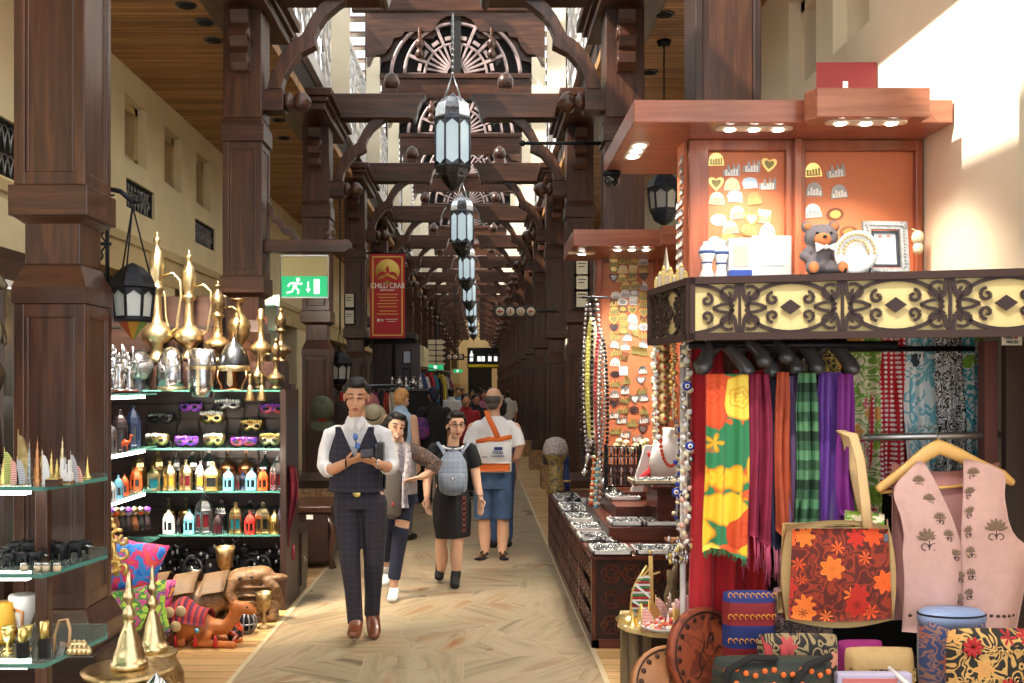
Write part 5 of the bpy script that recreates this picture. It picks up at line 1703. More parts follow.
# further signs down the corridor
SIGN_DK=plain('dark_sign_board',C(60,40,32),.5)
DISC=plain('cream_disc',C(236,226,200),.5)
SRED=plain('sign_red',C(190,44,40),.5)
def wayfinder(loc,n,s,label,arrows=True):
 t=thing('wayfinding_sign',label,'sign',loc)
 w=n*s*1.05
 MB().box(-w/2-.03,w/2+.03,0,.05,-s*.6,s*.6).build('board',SIGN_DK,t,.01)
 for k in range(n):
  x=(k-(n-1)/2)*s*1.05
  d=MB().lathe([(s*.44,0),(s*.44,.012),(0,.013)],(x,0,0),20,None,'-y').build('disc',DISC,t)
  mb=MB()
  y0,y1=-.02,-.014
  if k==0 or k==3:
   mb.box(x-.0*s,x+.25*s,y0,y1,-.06*s,.06*s);mb.prism([(x-.28*s,0),(x+.02*s,.22*s),(x+.02*s,-.22*s)],'y',y0,y1)
  elif k==1:
   mb.box(x-.06*s,x+.06*s,y0,y1,-.26*s,.08*s);mb.lathe([(.09*s,0),(.09*s,.006)],(x,y1,.2*s),10,None,'-y')
  else:
   mb.tube([(x+.2*s*cos(2*pi*j/12),y1,.2*s*sin(2*pi*j/12))for j in range(12)],.03*s,5,closed=True)
  mb.build('symbol',SRED,d)
 MB().tube([(w/2,.025,0),(w/2+.35,.025,0)],.02,6).build('arm',BLACK_IRON,t)
wayfinder(P(515.5,311.5,15.8),4,.155,'dark sign with four round red arrow and symbol discs on the right row of columns')
wayfinder(P(455,357,D(7)),3,.17,'small distant sign with three round pale discs on the left')
tag(MB().tube([P(455,355,D(7)+.03),(P(455,355,D(7)).x,D(7)+.03,5.11)],.015,5).build('sign_rod',BLACK_IRON),'thin rod holding the small distant sign with three discs','rod')
for k,(x,y,d,w)in enumerate([(436,367.5,D(5),15),(458,371,D(8),9)]):
 t=thing('exit_sign','distant green exit sign, %s of two on the left side'%('nearer','farther')[k],'sign',P(x,y,d))
 w_=w*d/2000
 MB().box(-w_,w_,0,.03,-w_*.4,w_*.4).build('plate',GREEN,t)
 MB().box(-w_*.3,w_*.1,-.01,0,-w_*.25,w_*.25).build('symbol',WHT,t)
 MB().tube([(0,.02,w_*.4),(0,.02,5.11-t.location.z)],.012,5).build('rod',BLACK_IRON,t)
t=thing('finger_post','pole of five pale pointed direction boards on the left','signpost',(P(437,388,27).x,27,0))
MB().tube([(0,.06,0),(0,.06,3.4)],.03,8).build('pole',BLACK_IRON,t)
for k in range(5):
 z=EYE+(HZ-342-5.5*k)*.027
 MB().prism([(-.24,z-.06),(.14,z-.06),(.24,z),(.14,z+.06),(-.24,z+.06)],'y',0,.03).build('board',DISC,t)
t=thing('shop_fascia_sign','dark shop sign with white bottles and a yellow band at the end of the corridor','sign',P(484,358,60))
MB().box(-1.0,1.0,0,.1,-.62,.62).build('board',BLACKM,t)
MB().box(-.95,.95,-.02,0,-.55,-.38).build('yellow_band',plain('bright_yellow',C(240,220,40),.5),t)
mb=MB()
for x in(-.75,-.3,-.05,.35,.7):
 mb.box(x-.1,x+.1,-.02,0,-.2,.25 if x<-.5 else .1);mb.box(x-.04,x+.04,-.02,0,.2,.42 if x<-.5 else .2)
mb.build('white_print',WHT,t)
for s in(-.9,.9):
 MB().tube([(s,.05,-.62),(s,.05,-P(484,358,60).z)],.05,6).build('post',BLACKM,t)
for k,(x,y,d,w,h,cc,nm,lb)in enumerate([(407,357,17.5,9,14,(190,200,222),'framed_print','pale framed picture hanging outside a left shop'),(407,376,17.5,8,16,(60,60,70),'framed_print','dark framed picture under the pale one'),(408,392,17.5,11,12,(120,190,230),'framed_print','sky blue picture lowest outside the left shop')]):
 t=thing(nm,lb,'picture',P(x,y,d))
 a,b=w*d/2000,h*d/2000
 MB().box(-a,a,0,.03,-b,b).build('picture',plain('print_%d'%k,C(*cc),.5),t)
 for q in((-a,a,-b,-b+.02),(-a,a,b-.02,b),(-a,-a+.02,-b,b),(a-.02,a,-b,b)):
  MB().box(q[0],q[1],-.015,0,q[2],q[3]).build('frame_bar',BLACKM,t)
t=thing('display_board','tall dark display board with pictures outside a left shop','display board',(P(409,380,17.6).x,17.53,0))
MB().box(-.2,.2,0,.05,0,2.45).build('board',WOOD_DKZ,t);MB().box(-.2,.2,-.15,.2,0,.04).build('foot',WOOD_DKZ,t)
for k in range(9):
 cc=[(236,236,240),(60,80,140),(230,230,236),(210,60,70),(70,150,190),(40,40,50),(240,220,90),(200,190,190),(150,60,110)][k]
 nm=['white','navy','pale grey','coral','teal','black','yellow','light grey','plum'][k]
 garment((P(413+3.6*k,372,18.2+.5*k).x,18.4+.9*k,2.05-.05*(k%3)),plain('far_garment_%d'%k,C(*cc),.85),'%s garment hanging outside the farther left shops'%nm,.4,.7,'garments outside the farther left shops',.6)
t=thing('garment_rail','long thin rail carrying the farther garments on the left','rail',(0,0,0))
a,b=(P(411,372,18.2).x,18.0,2.09),(P(445,372,22.5).x,26.2,2.09)
MB().tube([a,b],.015,6).build('bar',STEEL_DK,t)
for p in(a,b):
 MB().tube([(p[0],p[1],0),p],.02,6).build('post',STEEL_DK,t)
t=thing('lit_shop_stall','bright stall with white and yellow goods in the far left of the corridor','stall',(-1.55,33.5,0))
MB().box(-.4,.5,-.2,.2,0,1.3).build('counter',plain('cream_counter',C(246,236,206),.6),t)
MB().sphere((-.1,0,1.5),.2).build('white_bundle',WHITE,t)
MB().sphere((.2,0,1.42),.14).build('yellow_bundle',plain('yellow_bundle',C(236,214,50),.7),t)
MB().sphere((.3,0,1.75),.25).build('white_bundle',WHITE,t)
t=thing('shop_awning','pale cream shop awning on the left far along the corridor','awning',(-2.0,27,2.2))
MB().prism([(-.3,.9),(.55,.55),(.55,0),(-.3,0)],'y',-1.2,1.2).build('canopy',plain('cream_awning',C(240,224,186),.7),t)
# ------------------------------------------------------------------ near souvenir kiosk on the right
kz=2.114
k1=thing('souvenir_kiosk','near cherry wood souvenir kiosk with canopy and fretwork counter band at right','kiosk',(1.6,5.2,0))
ko=Vector((1.6,5.2,0))
def kb():
 m=MB()
 m.T=Matrix.Translation(-ko)
 return m
can=kb()
can.box(.80,2.46,5.2,6.46,3.05,3.17)
can.build('canopy',CHERRY_X,k1,.006)
kb().prism([(1.70,5.19),(1.66,5.12),(1.70,5.04),(2.27,5.04),(2.27,5.21),(1.70,5.21)],'z',3.035,3.185).build('canopy_step',CHERRY_X,k1,.006)
def stadium(cx,cy,L,w,along):
 pts=[]
 for s in(1,-1):
  for k in range(9):
   a=-pi/2+pi*k/8
   p=(s*(L/2-w/2)+s*w/2*cos(a),s*w/2*sin(a))
   pts.append((cx+p[0],cy+p[1])if along=='x' else(cx-p[1],cy+p[0]))
 return pts
def downlight(root,off,cx,cy,z,L,w,along,n=3):
 m=MB();m.T=Matrix.Translation(-off)
 f=m.prism(stadium(cx,cy,L,w,along),'z',z-.008,z+.004).build('light_fitting',LED_RIM,root)
 for k in range(n):
  d=(k-(n-1)/2)*L/(n+.2)
  m=MB();m.T=Matrix.Translation(-off)
  m.lathe([(w*.33,-.014),(w*.33,-.004)],(cx+(d if along=='x' else 0),cy+(d if along=='y' else 0),z),14)
  m.build('lamp',LED,f)
downlight(k1,ko,1.455,5.31,3.05,.41,.085,'x')
downlight(k1,ko,1.98,5.13,3.035,.42,.085,'x')
downlight(k1,ko,.905,5.8,3.05,.42,.10,'y')
spot_light('kiosk_lamp',(1.455,5.25,3.02),70,(0.0,.10,-1),(1,.88,.7),120,.7,.12)
spot_light('kiosk_lamp',(1.98,5.12,3.0),85,(0.0,.10,-1),(1,.88,.7),120,.7,.12)
spot_light('kiosk_lamp',(.905,5.8,3.02),70,(.1,-.1,-1),(1,.88,.7),110,.7,.12)
# boards
bY=5.60
kb().box(1.16,2.46,bY+.02,bY+.05,2.0,3.05).build('back_panel',CHERRY_Z,k1)
for(a,b)in((1.27,1.70),(1.81,2.42)):
 kb().box(a,b,bY-.01,bY+.02,2.1,2.99).build('orange_board',ORANGE_BOARD,k1)
fr=kb()
for(a,b,c,d)in((1.16,1.27,2.1,3.05),(1.70,1.81,2.1,3.05),(2.42,2.46,2.1,3.05)):
 fr.box(a,b,bY-.05,bY+.03,c,d)
fr.box(1.16,2.46,bY-.048,bY+.03,2.99,3.05)
fr.box(1.735,1.775,bY-.09,bY,2.1,3.05)
fr.build('board_frame',CHERRY_Z,k1,.006)
kb().box(1.14,1.17,bY,5.78,2.0,3.05).build('side_panel',ORANGE_BOARD,k1)
# counter slab and lower body
kb().prism([(.845,4.02),(2.345,3.635),(2.46,3.62),(2.46,5.64),(1.15,5.64),(.775,4.55)],'z',2.085,kz).build('shelf_slab',WOOD_DK,k1)
vdir=Vector((2.345-.845,3.635-4.02,0));vl=vdir.length;vdir.normalize()
FRETM=plain('fret_frame_brown',C(56,32,26),.7)
def fret(root,off,p,d,L,z0,z1,per,name):
 0
 nrm=Vector((d.y,-d.x,0))
 def w(u,v,o=0.0):
  q=Vector(p)+d*u+nrm*o
  return(q.x-off.x,q.y-off.y,z0+v)
 h=z1-z0
 m=MB()
 for(a,b,c,e)in((0,L,0,.028),(0,L,h-.028,h),(0,.02,0,h),(L-.02,L,0,h)):
  m.bar(w((a+b)/2,c,.0)if(b-a)<.1 else w(a,(c+e)/2,.0),w((a+b)/2,e,.0)if(b-a)<.1 else w(b,(c+e)/2,.0),.03 if(b-a)>.1 else .02,(e-c)if(b-a)>.1 else .03,None,up=(0,0,1)if(b-a)>.1 else tuple(nrm))
 m.build(name+'_frame',FRETM,root)
 m=MB()
 vs=[w(0,0,-.012),w(L,0,-.012),w(L,h,-.012),w(0,h,-.012)]
 vs+=[w(0,0,-.022),w(L,0,-.022),w(L,h,-.022),w(0,h,-.022)]
 m.add(vs,[(0,1,2,3),(7,6,5,4),(0,4,5,1),(1,5,6,2),(2,6,7,3),(3,7,4,0)])
 m.build(name+'_panel',plain('cream_fret_panel',C(228,204,142),.7)if 'cream_fret_panel' not in bpy.data.materials else bpy.data.materials['cream_fret_panel'],root)
 m=MB()
 cz=h/2
 H=h/2-.028
 n=int(round(L/per))
 def curve(pts,r=.0085):
  pts=[q for q in pts if 0<=q[0]<=L]
  if len(pts)>1:
   m.tube([w(u,cz+v)for u,v in pts],[(r,.004)]*len(pts),6,None,None)
 def flat(pts,r=.0075):
  pts=[q for q in pts if 0<=q[0]<=L]
  for a,b in zip(pts,pts[1:]):
   m.bar(w(a[0],cz+a[1]),w(b[0],cz+b[1]),r*2,.008,None,up=tuple(nrm))
 def spiral(cx,cy,r,sx,sy,a0=0):
  flat([(cx+sx*r*(1-k*.062)*cos(a0+k*.55),cy+sy*r*(1-k*.062)*sin(a0+k*.55))for k in range(13)],.006)
 for i in range(-1,n+1):
  c=per*(i+.5)
  for s in(1,-1):
   flat([(c+s*(per*.5-per*.42*cos(pi/2*k/8)),H*sin(pi/2*k/8))for k in range(9)])
   flat([(c+s*(per*.5-per*.42*cos(pi/2*k/8)),-H*sin(pi/2*k/8))for k in range(9)])
   for t_ in(1,-1):
    spiral(c+s*per*.12,t_*H*.54,H*.36,-s,t_,.9)
    spiral(c+s*per*.33,t_*H*.34,H*.27,s,t_,1.6)
    flat([(c+s*per*.06,t_*H*.05),(c+s*per*.10,t_*H*.2),(c+s*per*.05,t_*H*.4),(c+s*.01,t_*H*.98)])
    flat([(c+s*per*.10,t_*H*.2),(c+s*per*.2,t_*H*.13),(c+s*per*.27,0)],.006)
   m.prism([(0,0),(0,0),(0,0)],'y',0,0)if 0 else None
   d0=c+s*per*.5
   if 0<d0-.03 and d0+.03<L and s==1:
    q=[w(d0-.04,cz),w(d0,cz+.03),w(d0+.04,cz),w(d0,cz-.03)]
    q2=[(a+nrm.x*.008,b+nrm.y*.008,e)for a,b,e in q]
    m.add(q+q2,[(3,2,1,0),(4,5,6,7),(0,1,5,4),(1,2,6,5),(2,3,7,6),(3,0,4,7)])
  flat([(c,-H),(c,H)],.006)
 m.build(name+'_scrollwork',plain('dark_fret_brown',C(46,24,20),.6)if 'dark_fret_brown' not in bpy.data.materials else bpy.data.materials['dark_fret_brown'],root)
fret(k1,ko,(.845,4.02,0),vdir,vl,1.862,kz,.385,'valance')
sd=Vector((.845-.775,4.02-4.55,0));sl=sd.length;sd.normalize()
fret(k1,ko,(.775,4.55,0),sd,sl,1.862,kz,.30,'side_valance')
kb().box(1.06,2.46,4.98,5.03,0,2.08).build('dark_back_wall',BLACKM,k1)
kb().box(2.15,2.205,4.26,4.32,.0,1.87).build('post',plain('red_brown_post',C(104,58,50),.4),k1)
kb().box(2.21,2.34,4.20,4.24,0,1.87).build('end_panel',WOOD_DKZ,k1)
kb().prism([(1.00,4.10),(2.34,3.75),(2.34,4.98),(1.00,4.98)],'z',0,.40).build('low_bench',WOOD_DK,k1)
t=thing('small_notice','small white notice with printed words on the dark end panel','notice',P(1012,340,4.19))
MB().box(-.042,.042,0,.005,-.022,.022).build('card',PAPER,t)
MB().text('FIXED',(-.014,-.002,.009),.011,BLACKM,'y').text('PRICES',(0,-.002,-.009),.012,BLACKM,'y').lathe([(.006,0),(.006,.002)],(.016,-.001,.009),10,SRED,'-y').build('print',BLACKM,t)
# security dome and black rod
t=thing('security_camera','dark dome security camera under the far corner of the near canopy','camera',(.84,6.38,3.05))
MB().lathe([(.055,-.03),(.06,-.02),(.06,0)],seg=18).build('mount',BLACK_IRON,t)
MB().lathe([(0,-.10),(.03,-.092),(.048,-.065),(.052,-.03)],seg=18).build('dome',plain('smoked_dome',C(36,34,34),.1,coat=.5),t)
t=thing('iron_rod','thin black rod sticking out from the right column into the corridor','rod',(1.10,8.95,3.86))
MB().tube([(0,0,0),(-.71,0,0)],.016,8).build('rod',BLACK_IRON,t);MB().sphere((-.72,0,0),.028).build('tip',BLACK_IRON,t)
# red vinyl panel on top of the canopy
t=thing('red_promo_panel','dark red board with white marks standing on top of the near canopy','panel',(2.22,6.2,3.17))
MB().box(-.13,.24,0,.015,.20,.52).build('panel',plain('dark_red_board',C(112,30,34),.6),t)
MB().box(-.10,-.06,-.004,0,.22,.32).box(-.03,.0,-.004,0,.22,.29).box(.03,.06,-.004,0,.25,.40).box(.09,.115,-.004,0,.22,.30).build('white_marks',WHITE,t)
MB().box(.02,.05,.015,.03,0,.5).box(-.1,.2,-.04,.06,0,.012).build('stand',BLACK_IRON,t)
# hanging black lantern and its ceiling chain in the right aisle
q=P(664,160,9.6)
iron_lantern(q,.54,.31,'black iron lantern hanging under the near canopy in the right aisle',False,plain('blue_black_iron',C(38,44,54),.5),hang=.1)
tag(MB().tube([q,(q.x,q.y,4.98)],.008,5).lathe([(.06,4.96),(.07,5.0)],(q.x,q.y,0),14).build('lantern_chain',BLACK_IRON),'thin black chain from the ceiling rose down to the right aisle lantern','chain')
for k,(x,y,side)in enumerate([(664,14,1),(650,72,1),(205,22,0),(214,40,0),(186,5,0),(279,120,0),(284,138,0)]):
 d=(5.0-EYE)/((HZ-y)/1000)
 t=thing('ceiling_downlight','round dark recessed light in the slatted ceiling, %s'%('near end of the right aisle','right aisle just above the canopy','middle of three at upper left','lowest of three at upper left','highest of three at upper left','first between the left columns','second between the left columns')[k],'light',((x-VX)*d/1000,d,5.0))
 MB().lathe([(.075,-.012),(.095,-.006),(.095,0)],seg=20).build('ring',STEEL_DK,t)
 MB().lathe([(.07,-.016),(.07,-.008)],seg=20).build('recess',BLACKM,t)
MGM={'gold':GOLD,'cream':plain('cream_resin',C(240,226,190),.5),'silver':PEWTER,'white':CERAMIC,'blue':plain('blue_white_resin',C(190,214,240),.4),'olive':plain('olive_resin',C(150,140,84),.5),'orange':plain('orange_resin',C(226,150,90),.5),'brown':plain('brown_resin',C(124,74,48),.5),'dark':plain('dark_red_resin',C(104,54,50),.45)}
MGR={'gold':MGM['olive'],'cream':GOLD,'silver':WHITE,'white':MGM['silver'],'blue':MGM['white'],'olive':GOLD,'orange':WHITE,'brown':GOLD,'dark':SILVER}
protos={}
def magnet(shape,col):
 key=(shape,col)
 r=random.Random(sum(map(ord,shape+col)))
 t=thing('fridge_magnet','','magnet')
 S=1.0
 if shape=='dome':
  pts=[(-.5,-.42),(.5,-.42),(.5,-.2)]+[(.46*cos(pi*k/8),-.1+.5*sin(pi*k/8))for k in range(9)]+[(-.5,-.2)]
 elif shape=='city':
  pts=[(-.55,-.35),(.55,-.35),(.55,.3),(.4,.45),(.36,.15),(.2,.15),(.2,.4),(.1,.4),(.08,.05),(-.1,.05),(-.12,.3),(-.25,.34),(-.28,0),(-.55,.05)]
 elif shape=='heart':
  pts=[(.5*sin(a)**3,.43*cos(a)-.17*cos(2*a)-.07*cos(3*a)+.02)for a in[2*pi*k/24 for k in range(24)]]
 elif shape=='leaf':
  pts=[(-.5,0),(-.35,.3),(0,.38),(.4,.28),(.5,0),(.5,-.38),(.2,-.25),(-.1,-.3),(-.38,-.25)]
 elif shape=='oval':
  pts=[(.52*cos(2*pi*k/20),.38*sin(2*pi*k/20))for k in range(20)]
 elif shape=='sail':
  pts=[(-.4,-.42),(.45,-.42),(.42,-.15),(.28,.15),(.02,.4),(-.15,.55),(-.15,-.1),(-.4,-.15)]
 else:
  pts=[(-.45,-.42),(.38,-.48),(.47,.38),(-.36,.45)]
 S=1.0
 MB().prism(pts,'y',-.10,0).build('plate',MGM[col],t)
 m=MB()
 if shape in('heart','oval'):
  inner=[(a*.62,b*.62)for a,b in pts]
  m.prism(inner,'y',-.15,-.09)
 else:
  for k in range(5):
   x=-.34+.17*k
   h=.12+.3*r.random()
   m.box(x-.06,x+.06,-.15,-.09,-.3,-.3+h)
  m.box(-.42,.42,-.14,-.09,-.36,-.3)
 m.build('relief',MGR[col],t)
 return t
OW=['first','second','third','fourth','fifth','sixth','seventh','eighth','ninth','tenth','eleventh','twelfth','thirteenth','fourteenth','fifteenth','sixteenth','seventeenth','eighteenth','nineteenth','twentieth','twenty-first','twenty-second','twenty-third','twenty-fourth','twenty-fifth','twenty-sixth','twenty-seventh']
def place_magnets(lst,board,group,y,size_px):
 lst=sorted(lst,key=lambda q:q[1])
 rows,cur=[],[]
 for q in lst:
  if cur and q[1]-cur[0][1]>size_px*.62:
   rows.append(cur);cur=[]
  cur.append(q)
 rows.append(cur)
 for ri,row in enumerate(rows):
  row.sort(key=lambda q:q[0])
  for ci,(px,py,shape,col,sz)in enumerate(row):
   key=(shape,col)
   if key not in protos:
    protos[key]=o=magnet(shape,col)
   else:
    o=dup(protos[key])
   o.location=P(px,py,y)
   s=sz*y/1000
   o.scale=(s,s*.35,s)
   o.rotation_euler=(0,random.uniform(-.12,.12),0)
   pos='only one' if len(row)==1 else '%s from left'%OW[ci]
   tag(o,'%s %s magnet, row %s from top, %s, %s'%(col,shape if shape not in('dome','tile')else{'dome':'domed','tile':'square'}[shape],OW[ri],pos,board),'magnet',group)
L1=[(127,93,'dome','gold'),(202,148,'city','silver'),(300,130,'city','silver'),(385,120,'heart','gold'),(127,212,'heart','gold'),(205,213,'dome','cream'),(290,210,'leaf','blue'),(378,215,'city','silver'),(130,283,'dome','cream'),(218,275,'leaf','blue'),(313,285,'dome','olive'),(230,353,'dome','cream'),(138,390,'oval','white'),(300,385,'heart','orange'),(360,372,'tile','cream'),(195,425,'dome','cream'),(285,440,'leaf','gold'),(378,440,'dome','white'),(120,500,'dome','white'),(180,490,'tile','orange')]
place_magnets([(690+x/4.875,140+y/4.88,s,c,15.5)for x,y,s,c in L1],'left near board','magnets on the left near board',bY-.012,15)
L2=[(112,145,'dome','gold'),(222,152,'city','silver'),(118,240,'dome','silver'),(238,250,'dome','silver'),(110,343,'dome','white'),(220,363,'oval','brown'),(285,450,'oval','brown')]
place_magnets([(790+x/4.88,140+y/4.88,s,c,17)for x,y,s,c in L2],'right near board','magnets on the right near board',bY-.012,15)
# silver magnets up the side panel edge
for k in range(14):
 z=2.20+.058*k
 for j in range(1 if k>9 else 2):
  o=dup(protos[('city','silver')]if(k+j)%2 else protos[('dome','silver')])
  o.location=(1.135,5.645+.09*j,z)
  o.rotation_euler=(0,0,-pi/2)
  o.scale=(.09,.03,.055)
  tag(o,'silver %s magnet on the side board, row %s from bottom, %s'%('city' if(k+j)%2 else 'domed',OW[k],('nearer','farther')[j]),'magnet','silver magnets on the side board')
def onslab(px,d):
 return Vector(((px-VX)*d/1000,d,kz))
t=thing('teddy_bear','grey and orange plush bear sitting on the near kiosk counter','toy bear',onslab(821,3.97))
t.scale=(.84,)*3
GREYP=plain('grey_plush',C(124,116,120),.95,var=.2,scale=30,bump=.3)
ORP=plain('orange_plush',C(214,132,82),.95,var=.15,scale=30,bump=.3)
WHP=plain('white_plush',C(232,228,226),.95)
m=MB()
m.sphere((0,.02,.075),(.07,.06,.075));m.sphere((0,0,.18),(.078,.068,.066),None,16,12)
for s in(-1,1):
 m.sphere((s*.062,.01,.235),(.03,.018,.03));m.tube([(s*.055,0,.12),(s*.09,-.03,.09),(s*.07,-.06,.07)],[.026,.024,.024],10,rnd=True)
 m.tube([(s*.04,-.02,.035),(s*.07,-.08,.03)],[.034,.03],10,rnd=True)
m.build('body',GREYP,t,remesh=.006,smooth=2)
MB().sphere((-.012,-.058,.165),(.042,.03,.032)).build('muzzle',ORP,t)
for s in(-1,1):
 MB().sphere((s*.062,-.006,.235),(.019,.01,.019)).build('inner_ear',ORP,t)
 MB().sphere((s*.068,-.104,.03),(.024,.012,.026)).build('paw_pad',ORP,t)
 MB().sphere((s*.032-.005,-.06,.195),.008).build('eye',BLACK,t)
MB().sphere((-.012,-.09,.175),(.011,.008,.008)).build('nose',BLACK,t)
MB().prism([(0,.13),(-.05,.15),(-.045,.105)],'y',-.075,-.062).prism([(0,.13),(.05,.15),(.045,.105)],'y',-.075,-.062).sphere((0,-.07,.128),.012).build('bow',WHP,t)
t=thing('souvenir_plate','white souvenir plate with gilt arch pattern on a wire stand','plate',onslab(855,3.90))
t.scale=(.95,)*3
m=MB().lathe([(.085,.012),(.07,.004),(.045,0),(0,0)][::-1],(0,0,0),32,None,'-y')
m.T=None
p_=MB();p_.T=Matrix.Translation((0,0,.09))@Matrix.Rotation(.2,4,'X')
p_.lathe([(0,0),(.045,0),(.07,.006),(.09,.014),(.09,.018),(.07,.01),(.045,.004),(0,.004)],(0,0,0),32,None,'-y');p_.build('plate',CERAMIC,t)
p_=MB();p_.T=Matrix.Translation((0,0,.09))@Matrix.Rotation(.2,4,'X')
for r,n in((.075,16),(.05,12)):
 for k in range(n):
  a=pi*k/(n-1)
  p_.sphere((r*cos(a),-.014,r*sin(a)),(.006,.003,.006))
p_.build('gilt_pattern',GOLD,t)
MB().tube([(-.05,.04,0),(-.05,-.02,0),(-.05,-.035,.02)],.004,6).tube([(.05,.04,0),(.05,-.02,0),(.05,-.035,.02)],.004,6).tube([(-.05,.03,0),(.05,.03,0)],.004,6).build('wire_stand',BLACK_IRON,t)
t=thing('picture_frame','ornate silver picture frame leaning at the right of the near counter','picture frame',onslab(886,3.98),0)
t.scale=(.9,)*3
t.rotation_euler=(-.10,0,.1)
W,H=.205,.245
m=MB()
for(a,b,c,d,e)in((-W/2,W/2,0,.035,0),(-W/2,W/2,H-.035,H,0),(-W/2,-W/2+.035,0,H,0),(W/2-.035,W/2,0,H,0)):
 m.box(a,b,-.018,0,c,d)
for k in range(16):
 for z in(.018,H-.018):
  m.sphere((-W/2+.012+k*(W-.024)/15,-.02,z),.006)
 for x in(-W/2+.018,W/2-.018):
  m.sphere((x,-.02,.012+k*(H-.024)/15),.006)
m.build('frame',plain('white_silver_frame',C(206,204,200),.4,.3,var=.2,scale=50),t)
m=MB()
for(a,b,c,d)in((-.062,.062,.042,.052),(-.062,.062,H-.052,H-.042),(-.062,-.052,.042,H-.042),(.052,.062,.042,H-.042)):
 m.box(a,b,-.012,-.002,c,d)
m.build('inner_bead',STEEL_DK,t)
MB().box(-.055,.055,-.003,0,.045,H-.045).build('picture',PAPER,t)
MB().sphere((-.02,-.005,.18),(.01,.002,.006)).sphere((.018,-.005,.182),(.01,.002,.006)).build('pink_print',plain('pink_print',C(226,150,140),.6),t)
for k,(px,w,h,lb)in enumerate([(741,.095,.165,'white gift box with printed side, left of the larger one'),(772,.16,.175,'large white gift box left of the plush bear')]):
 t=thing('gift_box',lb,'box',onslab(px,4.06))
 MB().box(-w/2,w/2,0,.07,0,h).build('box',WHITE,t,.004)
 MB().box(-w*.35,w*.3,-.003,0,h*.3,h*.8).build('printed_panel',plain('pale_print%d'%k,C(*((236,206,180),(226,230,236))[k]),.6),t)
t=thing('blue_box','small blue box before the narrower white gift box','box',onslab(741,3.99))
MB().box(-.045,.045,0,.05,0,.028).build('box',plain('royal_blue',C(54,84,176),.4),t,.003);MB().prism([(-.012,.028),(.012,.028),(0,.036)],'y',.005,.045).build('ribbon',WHITE,t)
for k,px in enumerate((707,721)):
 t=thing('ceramic_vase','white and blue ceramic vase at the left of the near counter, %s of two'%('left','right')[k],'vase',onslab(px,4.06+.03*k))
 MB().lathe([(.03,0),(.032,.01),(.02,.04),(.024,.075),(.034,.10),(.03,.125),(.016,.14),(.016,.15),(0,.15)],seg=16).build('body',CERAMIC,t)
 for z in(.1,.06):
  MB().lathe([(.0345 if z>.08 else .0225,z),(.035 if z>.08 else .023,z+.006),(.0345 if z>.08 else .0235,z+.012)],seg=16).build('blue_band',plain('blue_glaze',C(60,86,150),.3)if 'blue_glaze' not in bpy.data.materials else bpy.data.materials['blue_glaze'],t)
for k in range(9):
 px=652+3.6*k
 d=4.62-.02*k
 t=thing('glass_perfume_tube','slim gilded glass ornament at the left corner of the near counter, %s from left'%OW[k],'ornament',Vector(((px-VX)*d/1000+.02,d,kz)),0,'gilded glass ornaments at the counter corner')
 h=.07+.05*((k*7)%5)/4
 MB().box(-.010,.010,-.008,.008,0,h*.8).build('glass',plain('gilt_glass%d'%(k%2),C(*((220,190,130),(200,190,170))[k%2]),.15,.2)if 'gilt_glass%d'%(k%2)not in bpy.data.materials else bpy.data.materials['gilt_glass%d'%(k%2)],t)
 MB().lathe([(.007,h*.8),(.009,h*.85),(.004,h*.95),(0,h)],seg=8).build('stopper',GOLD,t)
t=thing('shell_ornament','cream shell ornament hanging at the right end of the near board','ornament',P(918,243,5.45))
m=MB().sphere((0,0,.03),(.035,.03,.04));m.sphere((0,0,-.03),(.03,.025,.035));m.tube([(0,0,.06),(0,.1,.1)],.004,5)
m.build('shell',MGM['cream'],t)
t=thing('silver_tower_ornament','silver and white tower ornament beside the silver side board','ornament',Vector((.86,4.62,kz)))
MB().lathe([(.03,0),(.03,.02),(.022,.05),(.02,.1),(.012,.14),(.004,.19),(0,.21)],seg=8,smooth=False).build('tower',SILVER,t)
MB().lathe([(.032,.02),(.034,.03),(.032,.04)],seg=8).build('band',GLIT_P,t)
# ------------------------------------------------------------------ scarves, waistcoat and bags of the near kiosk
def pleat(u,v,n,amp,ph):
 return amp*(sin(u*n*2*pi+ph+.9*sin(v*3))+.55*sin(u*n*4.7*pi+2*ph+1.3*v))*(.5+.5*v)
def hung_cloth(name,label,cat,px0,px1,y0,y1,d,mat,n=2,amp=.025,fringe=None,group=None,flare=0.0,taper=1.0,wave=0.0,ph=0.0):
 0
 top=P((px0+px1)/2,y0,d)
 w=(px1-px0)*d/1000
 h=(y1-y0)*d/1000
 t=thing(name,label,cat,top,0,group)
 def f(u,v):
  ww=w*(taper+(1-taper)*min(1,v*5))*(1+flare*v)
  return((u-.5)*ww+wave*sin(v*4+ph)+.010*sin(v*5+ph)*v,pleat(u,v,n,amp,ph),-v*h+.022*sin(u*5+ph)*v)
 MB().grid(f,8*n+4,22,None,.004).build('cloth',mat,t)
 if fringe:
  m=MB()
  for k in range(int(10+w*140)):
   u=random.random()
   x,yy,z=f(u,1.0)
   l=fringe[1]*random.uniform(.6,1.1)
   m.tube([(x,yy,z+.005),(x+random.uniform(-.006,.006),yy-.004,z-l*.5),(x+random.uniform(-.012,.012),yy,z-l)],.0022,4)
  m.build('fringe',fringe[0],t)
 return t
ROSE=floral('yellow_rose_print',C(40,128,80),[C(240,204,50),C(240,196,40),C(244,214,80),C(222,84,34),C(238,200,40)],6.8,.62,C(226,96,40),.7,5,True,1.1)
FL_P=floral('cream_pink_green_print',C(238,226,196),[C(222,80,120),C(120,170,60),C(236,170,90),C(150,190,70)],12,.44,C(130,170,70),.75)
DOT_P=dots('red_white_dots',C(196,30,42),C(246,238,232),46,.28)
